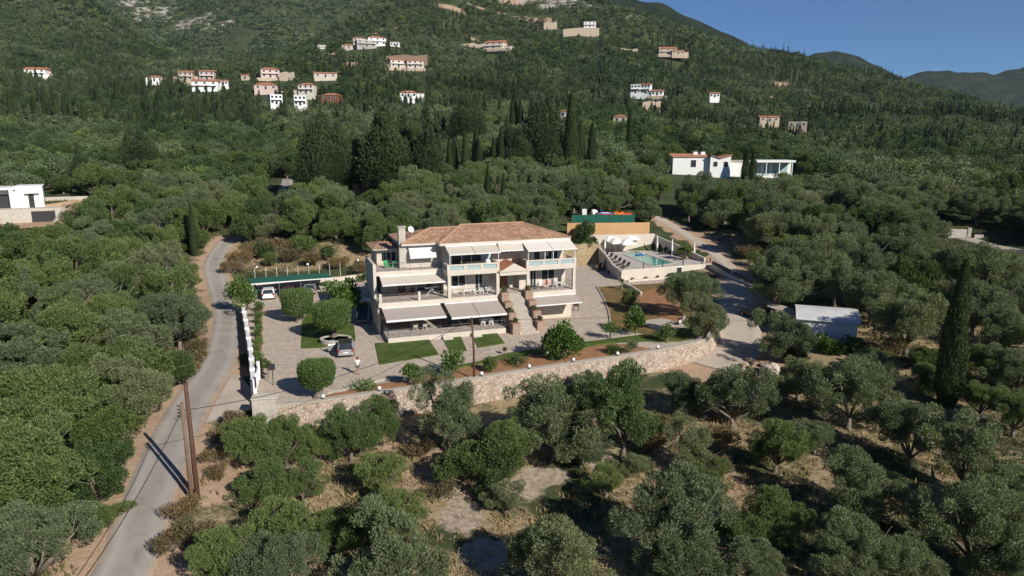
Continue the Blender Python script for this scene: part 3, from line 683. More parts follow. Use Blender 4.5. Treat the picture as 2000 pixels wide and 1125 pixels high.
# lower wall run before the strip (stone kerb) and the walls beside the drive
kerb('low_terrace_wall', 'low pale kerb wall in front of the pool terrace wall', [PA-Vector((-dq.y,dq.x))*1.4+dq*0.5, PA-Vector((-dq.y,dq.x))*1.4+dq*10.2], 0.25, 0.0, 0.3, M['plaster_white'], 'wall')
q0 = Vector((33.4,114.9)); q1 = Vector((37.0,100.5))
t = thing('ramp_wall', 'grey stepped wall with dark railing panels running down from the pool corner', 'wall')
n = 12; L = [q0.lerp(q1, i/n) for i in range(n+1)]
b = MB(); b.wall([tuple(p) for p in L], 0.3, -1.0, [PZ+0.1-1.3*i/n for i in range(n+1)]); b.build('wall', M['plaster_white'], t)
for i0, i1 in ((0.5,5.2),(5.8,11)):
    a = q0.lerp(q1, i0/n); c = q0.lerp(q1, i1/n); za, zc = PZ+0.15-1.3*i0/n, PZ+0.15-1.3*i1/n
    MB().sheet((a.x,a.y,za),(c.x,c.y,zc),(c.x,c.y,zc+0.7),(a.x,a.y,za+0.7),0.05).build('railing_panel', M['grey_cloth'], t)
# left side wall of the deck, white back wall
kerb('deck_side_wall', 'sloping white wall at the house side of the pool deck', [(17.4,109.4),(16.9,113.2),(16.5,120.5),(15.6,128.6)], 0.3, -0.5, [1.75,1.8,2.5,3.2], M['plaster_white'], 'wall')
kerb('pool_back_wall', 'tall white wall behind the pool parasols', [(14.0,129.6),(20.5,130.2),(27.2,131.4)], 0.35, -0.5, 4.7, M['plaster_white'], 'wall')
kerb('pool_flank_wall', 'grey plastered wall along the drive side of the pool deck', [(27.35,131.6),(30.25,124.6),(33.25,117.6)], 0.3, 0.5, [4.4,3.5,2.3], M['plaster_white'], 'wall')
# fence posts of the glass railing
for i in range(6):
    q = PA.lerp(PB, (0.02,0.24,0.45,0.68,0.90,0.995)[i]); 
    t = tag(MB().box(q.x-0.07,q.x+0.07,q.y-0.07,q.y+0.07,PZ+0.1,PZ+1.15).build('railing_post', M['dark']), 'short black post on the front edge of the pool deck', 'post', 'black railing posts of the pool deck')
for i in range(2):
    q = PB.lerp(Vector((32.4,128)), (0.25,0.6)[i])
    tag(MB().box(q.x-0.06,q.x+0.06,q.y-0.06,q.y+0.06,PZ,PZ+1.1).build('railing_post', M['dark']), 'short black post on the drive side of the pool deck', 'post', 'black railing posts beside the drive')
# the pool
POOL = pxy((1217,497),(1243,491),(1317,514),(1273,520), z=PZ)
wt = NT('pool_water'); wt.bump(wt.noise(1.6, 3, 0.5), 0.25, 0.05)
wt.done(wt.ramp(wt.noise(0.12,3), [(0.35,(0.03,0.23,0.20)),(0.65,(0.09,0.36,0.31))]), 0.12, 0.35)
t = MB(); t.prism(POOL, PZ-0.02, PZ+0.012); tag(t.build('pool_water', wt.m), kind='structure')
b = MB(); b.wall(POOL+[POOL[0]], 0.45, PZ-0.02, PZ+0.05); tag(b.build('pool_edge', M['coping']), 'pale stone edging around the swimming pool', 'edging')
def float_ring(p):
    t = thing('pool_float', 'blue and white air mattress floating in the pool', 'pool float', (p.x,p.y,PZ+0.02), 0.6)
    MB().cbox((0,0,0.08),(1.7,0.8,0.14)).build('mattress', M['blue'], t, bevel=0.06); MB().cbox((0.75,0,0.2),(0.4,0.75,0.12)).build('pillow', M['canvas'], t, bevel=0.05)
float_ring(at(1249,498,PZ))
# loungers
def lounger(x, y, rz, label, group, m='wicker', z=PZ, up=True):
    t = thing('sun_lounger', label, 'sun lounger', (x,y,z), rz, group)
    b = MB(); b.box(-0.33,0.33,-0.95,0.35,0.26,0.33); b.build('seat', M[m], t)
    b = MB(); a = 0.9 if up else 0.2; b.sheet((-0.33,0.36,0.33),(0.33,0.36,0.33),(0.33,0.36+0.7*math.cos(a),0.33+0.7*math.sin(a)),(-0.33,0.36+0.7*math.cos(a),0.33+0.7*math.sin(a)),0.06); b.build('backrest', M[m], t)
    for sx in (-0.28,0.28):
        for sy in (-0.85,0.3): MB().box(sx-0.03,sx+0.03,sy-0.03,sy+0.03,0,0.26).build('leg', M[m], t)
    return t
for i in range(6):
    q = Vector((1184+i*0,0)); px, py = 1181+i*8.2, 500+i*4.6
    p = at(px, py, PZ); lounger(p.x, p.y, R(-55), 'brown woven lounger in the row along the house side of the pool', 'row of brown loungers beside the pool')
for px, py, lab in ((1296,497,'dark grey lounger beside the closed parasol past the pool, first of two'),(1303,496,'dark grey lounger nearest the potted olive by the pool')):
    p = at(px, py, PZ); lounger(p.x, p.y, R(-75), lab, 'pair of dark loungers', 'grey_cloth')
for px, py, lab in ((1262,488,'brown lounger behind the far end of the pool'),(1258,485,'brown lounger against the boulders behind the pool')):
    p = at(px, py, PZ); lounger(p.x, p.y, R(-80), lab, 'brown loungers behind the pool', 'wicker', up=False)
p = at(1328,508,PZ); lounger(p.x, p.y, R(-80), 'brown low lounger in front of the potted olive', 'loungers', 'wicker', up=False)
# row of dark loungers stored on the paving
for i in range(6):
    p = at(1170+i*4.4, 529-i*2.2, 0); lounger(p.x, p.y, R(20), 'folded dark lounger in the tight row on the paving below the pool', 'dark loungers parked on the paving', 'wicker', 0.0)
# parasols
def parasol(px, py, w, h, label, open_=True):
    p = at(px, py, PZ); t = thing('parasol', label, 'parasol', (p.x,p.y,PZ), 0.35)
    MB().tube([(0,0,0),(0,0,h)], 0.035, 8).build('pole', M['white'], t)
    MB().lathe((0,0,0), [(0.28,0),(0.28,0.07),(0.06,0.10)], 14).build('base', M['concrete'], t)
    if open_:
        b = MB(); s = w/2; z0 = h-0.75
        o = [(-s,-s,z0),(s,-s,z0),(s,s,z0),(-s,s,z0),(0,0,h)]; b.add(o, [(0,1,4),(1,2,4),(2,3,4),(3,0,4)])
        b.add([(x,y,z-0.05) for x,y,z in o], [(1,0,4),(2,1,4),(3,2,4),(0,3,4)])
        for i in range(4):
            a, c = o[i], o[(i+1)%4]; b.quad(a, c, (c[0],c[1],c[2]-0.22), (a[0],a[1],a[2]-0.22))
        b.build('canopy', M['canvas'], t)
    else:
        MB().lathe((0,0,0), [(0.10,0.75),(0.20,0.9),(0.19,1.5),(0.12,2.0),(0.09,h-0.1),(0.03,h+0.05)], 10).build('canopy', M['canvas'], t, smooth=True)
    return t
parasol(1202,492,3.0,2.7,'open white square parasol at the pool, lowest left of the group')
parasol(1222,493,3.0,2.6,'open white square parasol nearest the pool water')
parasol(1190,489.5,2.6,3.0,'open white square parasol against the white back wall')
parasol(1230,488.5,2.6,3.0,'open white square parasol furthest right before the back wall')
parasol(1181,493,2.2,2.7,'closed white parasol behind the brown loungers', False)
parasol(1283,492,2.2,3.0,'closed white parasol at the end of the white back wall', False)
parasol(1312,499,2.2,3.0,'closed white parasol between the dark loungers and the potted olive', False)
parasol(1355,505,2.2,2.9,'closed white parasol right of the potted olive', False)
# boulders by the pool
def boulder(p, s, label, cat='boulder', m='stone_pale', grp=None, name='boulder', seed=1):
    rng = np.random.default_rng(seed); bm = bmesh.new(); bmesh.ops.create_icosphere(bm, subdivisions=3, radius=1)
    for v in bm.verts:
        n_ = noise.noise(v.co*1.3+Vector((seed,0,0)))*0.35 + noise.noise(v.co*3+Vector((seed,4,0)))*0.12; v.co = Vector((v.co.x*s[0], v.co.y*s[1], v.co.z*s[2]))*(1+n_)
    me = bpy.data.meshes.new(name); bm.to_mesh(me); bm.free(); me.materials.append(M[m]); o = bpy.data.objects.new(name, me); COL.objects.link(o); o.location = p; o.rotation_euler = (0,0,rng.uniform(0,6))
    return tag(o, label, cat, grp)
M['rock_brown'] = plain('brown_rock', (0.32,0.23,0.16), (0.18,0.13,0.095), 2, 0.95, 0.1, bump=0.6)
M['rock_pale'] = plain('pale_rock', (0.62,0.55,0.46), (0.40,0.33,0.26), 1.2, 0.95, 0.1, bump=0.6)
for i,(px,py,s) in enumerate([(1268,480,0.9),(1275,477,1.0),(1280,483,0.7),(1271,484,0.6)]):
    p = at(px, py, PZ); boulder((p.x,p.y,PZ+0.2), (s,s*0.8,s*0.8), 'brown boulder in the heap at the corner of the white pool wall', m='rock_brown', grp='boulders at the pool corner', seed=i+3)
for i,(px,py,s) in enumerate([(1345,503,0.6),(1340,506,0.5),(1336,505,0.5)]):
    p = at(px, py, PZ); boulder((p.x,p.y,PZ+0.15), (s,s*0.8,s*0.7), 'brown rock around the foot of the poolside olive', m='rock_brown', grp='rocks at the poolside olive', seed=i+13)
g = ground(1505, 730); boulder((g.x,g.y,g.z+0.4), (1.0,0.75,0.75), 'big white boulder lying below the driveway mouth', m='rock_pale', seed=31)
for i,(px,py) in enumerate([(1462,705),(1475,712),(1488,700),(1470,720),(1452,716),(1492,716)]):
    g = ground(px, py); boulder((g.x,g.y,g.z+0.1), (0.5,0.4,0.35), 'reddish rock in the rubble beside the driveway mouth', 'rock', 'rock_brown', 'rubble rocks by the driveway', 'rock', 40+i)
# fences behind the pool
t = thing('bamboo_fence', 'orange bamboo screen fence above the white pool wall', 'fence')
fl = [(10.5,131.2),(19.0,131.6),(26.4,132.3)]
b = MB(); b.wall(fl, 0.08, 3.0, 6.75); b.build('screen', M['bamboo'], t)
for i in range(7):
    q = Vector(fl[0]).lerp(Vector(fl[2]), i/6); MB().tube([(q.x,q.y+0.1,3.5),(q.x,q.y+0.1,6.8)], 0.05, 6).build('post', M['wood'], t)
t = thing('shade_net_fence', 'dark green shade net fence behind the bamboo screen', 'fence')
fl = [(11.8,136.2),(24.3,136.9)]
b = MB(); b.wall(fl, 0.06, 5.0, 7.75); b.build('net', M['net_green'], t)
for i in range(6):
    q = Vector(fl[0]).lerp(Vector(fl[1]), i/5); MB().tube([(q.x,q.y-0.08,5.0),(q.x,q.y-0.08,7.8)], 0.05, 6).build('post', M['metal'], t)
# the things stored behind the net
def jz(px, py, y): return aty(px, py, y)
p = jz(1141,418,139.5); t = thing('white_cabinet', 'white upright cabinet among the clutter behind the green net', 'cabinet', (p.x,p.y,6.6)); MB().box(-0.45,0.45,-0.35,0.35,0,2.0).build('body', M['white'], t, bevel=0.03); MB().box(-0.43,0.43,-0.38,-0.352,0.05,1.95).build('door', M['canvas'], t)
def pedalo(px, py, y, rz, label, m1, m2):
    p = jz(px, py, y); t = thing('pedal_boat', label, 'pedal boat', (p.x,p.y,p.z-0.8), rz)
    for s in (-0.55,0.55): MB().tube([(-1.7,s,0.25),(-1.2,s,0.3),(1.1,s,0.3),(1.8,s,0.6)], [0.2,0.34,0.34,0.08], 10).build('hull', M[m1], t, smooth=True)
    MB().box(-1.1,0.8,-0.5,0.5,0.5,0.72).build('deck', M[m2], t, bevel=0.05)
    for s in (-0.27,0.27): MB().sheet((-0.7,s-0.22,0.72),(-0.7,s+0.22,0.72),(-1.0,s+0.22,1.3),(-1.0,s-0.22,1.3),0.08).build('seat', M[m1], t)
pedalo(1182,414,140.5,0.2,'blue and white pedal boat on top of the clutter','blue','white')
pedalo(1200,413,141.0,-0.4,'orange pedal boat among the clutter behind the net','orange','orange')
pedalo(1218,415,141.5,0.5,'red pedal boat at the right of the clutter','red','red')
pedalo(1208,420,139.0,0.1,'teal pedal boat low behind the green net','teal','blue')
p = jz(1186,421,138.5); t = thing('red_crate', 'long red crate leaning over the green net', 'crate', (p.x,p.y,p.z-0.6), 0.1)
b = MB(); b.box(-1.2,1.2,-0.4,-0.34,0,0.9); b.box(-1.2,1.2,0.34,0.4,0,0.9); b.box(-1.2,-1.14,-0.34,0.34,0,0.9); b.box(1.14,1.2,-0.34,0.34,0,0.9); b.build('sides', M['red'], t); MB().box(-1.13,1.13,-0.33,0.33,0.02,0.1).build('bottom', M['red'], t)
p = jz(1161,414,141.0); boulder((p.x,p.y,p.z-0.3), (0.8,0.8,0.9), 'pale tarpaulin heap behind the white cabinet', 'tarpaulin', 'canvas', None, 'tarpaulin_heap', 77)
p = jz(1168,419,139.2); boulder((p.x,p.y,p.z-0.3), (0.9,0.6,0.7), 'grey-brown covered heap left of the red crate', 'heap', 'grey_cloth', None, 'covered_heap', 78)

# ------------------------------------------------------------------ the white shed beside the drive
t = thing('white_shed', 'white rendered shed with a rounded pale metal roof among olives', 'shed')
fA, fB = at(1560,623,1.5), at(1676,632,1.5); wd_ = (fB-fA).normalized(); bk = Vector((-wd_.y, wd_.x, 0)); dp = 6.5
cs = [fA, fB, fB+bk*dp, fA+bk*dp]
b = MB(); b.prism([tuple(c[:2]) for c in cs], -3.0, 1.5); b.build('wall', M['white'], t)
b = MB(); N = 12; ring = []
for i in range(N+1):                                  # a vault whose ridge runs away from the drive
    s = i/N; off = bk*(-0.35+(dp+0.7)*s); ring.append((fA+off-wd_*0.3, fB+off+wd_*0.3, 1.52+1.0*math.sin(math.pi*(0.06+0.88*s))-0.16))
for i in range(N):
    (a0,b0,z0),(a1,b1,z1) = ring[i], ring[i+1]; b.sheet((a0.x,a0.y,z0),(b0.x,b0.y,z0),(b1.x,b1.y,z1),(a1.x,a1.y,z1),0.05)
t2 = NT('weathered_sheet_metal'); tt = t2.noise(0.6,5); t2.done(t2.ramp(tt,[(0.3,(0.52,0.52,0.51)),(0.7,(0.66,0.66,0.64))]),0.5,0.4,0.1)
b.build('roof', t2.m, t)
t = thing('lean_to_roof', 'flat pale lean-to roof on posts at the drive end of the white shed', 'lean-to')
q = at(1497,594,1.0); r_ = [fA-wd_*0.35+bk*1.2, fA-wd_*0.35+bk*5.6, at(1498,593,1.4)+bk*1.5, at(1498,593,1.4)-bk*1.6]
MB().sheet(*[(c.x,c.y,1.45) for c in r_], th=0.1).build('roof', M['coping'], t)
for c in r_: MB().tube([(c.x,c.y,-3.0),(c.x,c.y,1.35)], 0.06, 6).build('post', M['pole_grey'], t)

# ------------------------------------------------------------------ poles and cables
def pole(px, py, tx, ty, r, label, m, arms=True, z=None):
    g = at(px, py, z) if z is not None else ground(px, py); top = aty(tx, ty, g.y); h = top.z-g.z
    t = thing('utility_pole', label, 'utility pole', tuple(g))
    MB().tube([(0,0,-1),(0,0,h*0.5),(top.x-g.x,0,h)], [r*1.15,r,r*0.8], 10).build('pole', M[m], t, smooth=True)
    if arms:
        for k in range(4):
            MB().tube([(top.x-g.x-0.12,(-0.05),h-0.2-0.22*k),(top.x-g.x-0.30,-0.05,h-0.15-0.22*k)],[0.05,0.03],8).build('insulator', M['dark'], t)
    return Vector((top.x, g.y, top.z))
T1 = pole(386,974,362,748,0.15,'tall dark creosoted pole at the roadside, taller of the two','pole',False)
T2 = pole(375,977,354.5,787,0.12,'shorter weathered pole with insulators at the roadside','pole_grey')
T3 = pole(926,742,921,620,0.10,'slim brown pole rising from behind the stone wall before the house','pole',True,0.0)
T4 = pole(1696,640,1702,534,0.13,'brown pole among the olives behind the white shed','pole',True)
def cable(label, a, b_, sag, r=0.022):
    a, b_ = Vector(a), Vector(b_); pts = [a.lerp(b_, i/24)-Vector((0,0,sag*4*(i/24)*(1-i/24))) for i in range(25)]
    tag(MB().tube(pts, r, 5).build('power_cable', M['rubber']), label, 'cable')
cable('black cable from the shorter roadside pole to the pole before the house', T2-Vector((0,0,0.5)), T3-Vector((0,0,0.15)), 1.2)
cable('black cable from the shorter roadside pole down to the lower left over the road', T2-Vector((0,0,0.4)), aty(150,1150,27), 0.5)
cable('thin cable from the pole before the house to the drive side', T3-Vector((0,0,0.2)), aty(1490,592,80), 0.6, 0.016)
cable('thin cable from the drive to the pole behind the shed', aty(1490,592,80), T4-Vector((0,0,0.3)), 0.4, 0.016)
# ------------------------------------------------------------------ trees: trunk with limbs, crown of many small leaf sprays
def sprays(rng, cen, rad, n, ln, wd, out_c, up=0.5, jit=0.8, flat=1.0, nj=0.38):
    """n leaf-sized quads spread through balls of radius rad about the points cen, pointing away from out_c."""
    k = rng.choice(len(cen), n, p=rad**2/np.sum(rad**2))
    d = rng.normal(size=(n,3)); d /= np.linalg.norm(d, axis=1)[:,None]
    r = rad[k]*rng.uniform(0.35, 1.0, n)**0.6
    p = cen[k] + d*r[:,None]*np.array([1,1,flat])
    o = p - np.asarray(out_c); o /= np.linalg.norm(o, axis=1)[:,None]+1e-6
    ax = 0.55*d + 0.55*o + np.array([0,0,up]) + rng.normal(size=(n,3))*jit*0.6; ax /= np.linalg.norm(ax, axis=1)[:,None]
    nr = 0.75*o + 0.35*d + rng.normal(size=(n,3))*nj; sd = np.cross(ax, nr); sd /= np.linalg.norm(sd, axis=1)[:,None]+1e-6
    L = ln*rng.uniform(0.6, 1.35, n)[:,None]; W = wd*rng.uniform(0.6, 1.3, n)[:,None]/2
    V = np.empty((n,4,3)); V[:,0] = p-sd*W*0.5; V[:,1] = p+sd*W*0.5; V[:,2] = p+ax*L*0.6+sd*W; V[:,3] = p+ax*L
    V[:,0] = p; V[:,1] = p+ax*L*0.45+sd*W; V[:,3] = p+ax*L*0.45-sd*W; V[:,2] = p+ax*L
    return V.reshape(-1,3)
def quads(n4): return np.arange(n4).reshape(-1, 4)
def crown_points(rng, n, w, h, zc, low=-0.45, lobes=6):
    """Clump centres of an uneven crown built of several lobes leaning out from the middle."""
    L = []
    a0 = rng.uniform(0, 6.28)
    for i in range(lobes):
        a = a0 + i*6.283/lobes*1.0 + rng.normal()*0.25; r = rng.uniform(0.20, 0.34) if i else 0.05
        zl = rng.uniform(low*0.55, 0.42) if i else 0.35
        L.append((r*math.cos(a)*w, r*math.sin(a)*w, zl*h*0.62, rng.uniform(0.22, 0.34)*w))
    L.append((rng.normal()*0.05*w, rng.normal()*0.05*w, 0.0, 0.36*w))
    out = []
    while len(out) < n:
        x, y, z, r = L[rng.integers(len(L))]; d = rng.normal(size=3); d /= np.linalg.norm(d); q = rng.uniform(0.55, 1.0)
        p = np.array([x+d[0]*r*q, y+d[1]*r*q, z+d[2]*r*q*min(1.0, h/w*0.95)])
        if p[2] < low*h*0.62: continue
        out.append((p[0], p[1], zc+p[2]))
    return np.array(out)
def trunk_mesh(rng, h, r, limbs, targets, name='trunk'):
    b = MB(); lean = rng.normal(size=2)*0.08*h
    top = Vector((lean[0], lean[1], h)); mid = Vector((lean[0]*0.2+rng.normal()*r*0.5, lean[1]*0.2+rng.normal()*r*0.5, h*0.5))
    b.tube([(0,0,-0.6),(0,0,0.15),mid,top], [r*1.5,r*1.2,r*0.9,r*0.75], 9)
    for i in range(limbs):
        q = Vector(targets[rng.integers(len(targets))]); m = top.lerp(q, 0.5) + Vector(rng.normal(size=3))*0.25
        b.tube([top-Vector((0,0,r*0.4)), m, q], [r*0.55, r*0.36, r*0.12], 6)
        for _ in range(2):
            e = q + Vector(rng.normal(size=3))*0.8; b.tube([m.lerp(q,0.5), e], [r*0.16, r*0.05], 4)
    return b
def spread_tree(name, label, cat, seed, w=7.0, h=6.6, n=6500, ln=0.42, wd=0.15, clumps=34, crad=0.17, m='olive', low=-0.45, th=None, group=None, up=0.5, bare=3):
    rng = np.random.default_rng(seed)
    t = thing(name, label, cat, group=group)
    th = th or h*0.17; zc = th + (h-th)*0.50; ch = (h-th)*1.02
    c = crown_points(rng, clumps, w*0.92, ch*0.88, zc, low)
    rad = rng.uniform(0.6, 1.3, clumps)*w*crad
    V = sprays(rng, c, rad, n, ln, wd, (0,0,zc-ch*0.25), up)
    V[:,2] = np.maximum(V[:,2], 0.25)
    grid_mesh('crown', V, quads(len(V)), M[m], smooth=False, parent=t)
    trunk_mesh(rng, th, w*0.034, 7+bare, c).build('trunk', M['bark'], t, smooth=True)
    return t
def cone_tree(name, label, cat, seed, w=2.4, h=14.0, n=9000, ln=0.42, wd=0.13, m='cypress', wide=0.30, group=None, rag=0.02, base=0.04):
    rng = np.random.default_rng(seed); t = thing(name, label, cat, group=group)
    k = 150; s = np.sort(rng.uniform(0, 1, k)); c = np.zeros((k,3))
    prof = lambda q: np.minimum(1, (q/wide+0.12))**0.7 * np.clip((1.02-q)/(1-wide), 0, 1)**0.75
    a = rng.uniform(0, 6.28, k); rr = w/2*prof(s)*rng.uniform(0.25, 0.72+rag, k)
    c[:,0], c[:,1], c[:,2] = rr*np.cos(a), rr*np.sin(a), h*(base+(1-base)*s)
    rad = np.maximum(0.2, w*0.22*prof(s)*rng.uniform(0.7,1.3,k))
    V = sprays(rng, c, rad, n, ln, wd, (0,0,h*0.3), 1.1, 0.5, 1.6)
    V[:,2] = np.maximum(V[:,2], 0.2)
    grid_mesh('crown', V, quads(len(V)), M[m], smooth=False, parent=t)
    b = MB(); b.tube([(0,0,-0.5),(0,0,h*0.3),(0,0,h*0.9)], [w*0.09, w*0.06, 0.03], 8); b.build('trunk', M['bark'], t, smooth=True)
    return t

def spire(name, label, seed, w, h, n=16000, ln=0.32, wd=0.10):
    rng = np.random.default_rng(seed); t = thing(name, label, 'cypress')
    q = rng.uniform(0, 1, n)**1.15; a = rng.uniform(0, 6.283, n); ph = rng.uniform(0, 6.28, 3)
    prof = np.minimum(1, 0.55+q*4.0)*np.clip((1.0-q)/0.62, 0, 1)**0.62*(1-0.10*q)
    r = w/2*prof*(0.90+0.06*np.sin(3*a+9*q+ph[0])+0.05*np.sin(5*a-14*q+ph[1])+0.05*np.sin(8*a+30*q+ph[2]))*rng.uniform(0.82, 1.0, n)
    c = np.stack([r*np.cos(a), r*np.sin(a), 0.1+q*(h-0.3)], 1)
    o = np.stack([np.cos(a), np.sin(a), 0.15+0*a], 1); ax = o*0.35+np.array([0,0,1.0])+rng.normal(size=(n,3))*0.18; ax /= np.linalg.norm(ax,axis=1)[:,None]
    sd = np.cross(ax, o+rng.normal(size=(n,3))*0.35); sd /= np.linalg.norm(sd,axis=1)[:,None]; L = ln*rng.uniform(.6,1.4,(n,1)); W = wd*rng.uniform(.6,1.3,(n,1))/2
    V = np.stack([c, c+ax*L*.45+sd*W, c+ax*L, c+ax*L*.45-sd*W], 1).reshape(-1,3)
    grid_mesh('crown', V, quads(len(V)), M['cypress'], smooth=False, parent=t)
    MB().tube([(0,0,-0.5),(0,0,h*0.3),(0,0,h*0.9)], [w*0.09, w*0.06, 0.03], 8).build('trunk', M['bark'], t, smooth=True)
    return t

OLIVES = [spread_tree('olive_tree', 'olive tree', 'tree', 100+i, w, h, n, ln, wd, cl, cr, mm, lo) for i, (w,h,n,ln,wd,cl,cr,mm,lo) in enumerate([
    (7.2,6.6,34000,0.20,0.075,84,0.088,'olive',-0.85),(7.0,6.2,32000,0.20,0.075,76,0.095,'olive',-0.9),(6.8,7.2,34000,0.20,0.075,84,0.088,'olive',-0.9),(7.6,6.2,34000,0.21,0.075,92,0.085,'olive',-0.8),
    (7.0,6.6,32000,0.19,0.08,80,0.090,'olive_green',-0.9),(6.8,7.0,32000,0.19,0.08,74,0.095,'olive_green',-0.95),(7.4,6.0,30000,0.19,0.08,86,0.085,'olive_green',-0.9),
    (7.4,6.4,19000,0.21,0.075,44,0.092,'olive',-0.7),(7.0,6.8,17000,0.20,0.08,40,0.095,'olive_green',-0.75)])]
BUSHES = [spread_tree('evergreen_tree', 'bushy evergreen tree', 'tree', 200+i, w, h, n, 0.20, 0.115, cl, 0.105, 'bush', -1.0, 0.5) for i, (w,h,n,cl) in enumerate([(6.4,5.6,24000,72),(6.0,6.4,24000,68),(7.0,5.2,25000,80)])]
CYPRESS = [spire('cypress_tree', 'cypress', 300+i, w, h) for i, (w,h) in enumerate([(2.6,14),(3.2,15)])]
CONIFER = [cone_tree('conifer_tree', 'conifer', 'conifer', 320+i, w, h, n, 0.48, 0.16, 'conifer', wi, rag=0.25) for i, (w,h,n,wi) in enumerate([(6.0,15,13000,0.30),(5.0,16,12000,0.25),(7.0,14,13500,0.35)])]
SCRUB = [spread_tree('scrub_bush', 'dry scrub bush', 'bush', 340+i, 3.0, 1.9, 1700, 0.32, 0.09, 22, 0.17, mm, -0.3, 0.3) for i, mm in enumerate(['scrub','bush'])]
PROTO = set(o.name for o in OLIVES+BUSHES+CYPRESS+CONIFER+SCRUB)
PW = {}
for o, w, h in [(OLIVES[0],7.2,6.6),(OLIVES[1],7.0,6.2),(OLIVES[2],6.8,7.2),(OLIVES[3],7.6,6.2),(OLIVES[4],7.0,6.6),(OLIVES[5],6.8,7.0),(OLIVES[6],7.4,6.0),
                (OLIVES[7],7.4,6.4),(OLIVES[8],7.0,6.8),(BUSHES[0],6.4,5.6),(BUSHES[1],6.0,6.4),(BUSHES[2],7.0,5.2),(CYPRESS[0],2.6,14),(CYPRESS[1],3.2,15),(CONIFER[0],6,15),(CONIFER[1],5,16),(CONIFER[2],7,14),(SCRUB[0],3,1.9),(SCRUB[1],3,1.9)]:
    PW[o.name] = (w, h)
used_protos = set()
def plant(proto, x, y, scale, label, group=None, cat=None, z=None, name=None, rz=None):
    z = tz1(x, y) if z is None else z
    rz = random.uniform(0, 6.28) if rz is None else rz
    o = copy_thing(proto, (x, y, z-0.05), rz, scale, label, group)
    if cat: o['category'] = cat
    if name: o.name = name
    return o
TREES = []                                            # (x, y, radius) of every tree planted by hand
def by_crown(proto, px, py, wpx, label, group=None, hs=1.0, **kw):
    """Plants proto so that its crown is centred on that pixel of the photo and wpx photo pixels wide."""
    w, h = PW[proto.name]; lift = 3.2
    for _ in range(4):
        g = ground(px, py, lift); D = math.hypot(g.y, CAM_Z-g.z); s = wpx*D/FPX/w*0.97; lift = h*s*hs*0.56
    TREES.append((g.x, g.y, w*s/2))
    return plant(proto, g.x, g.y, (s, s, s*hs), label, group, z=g.z, **kw)

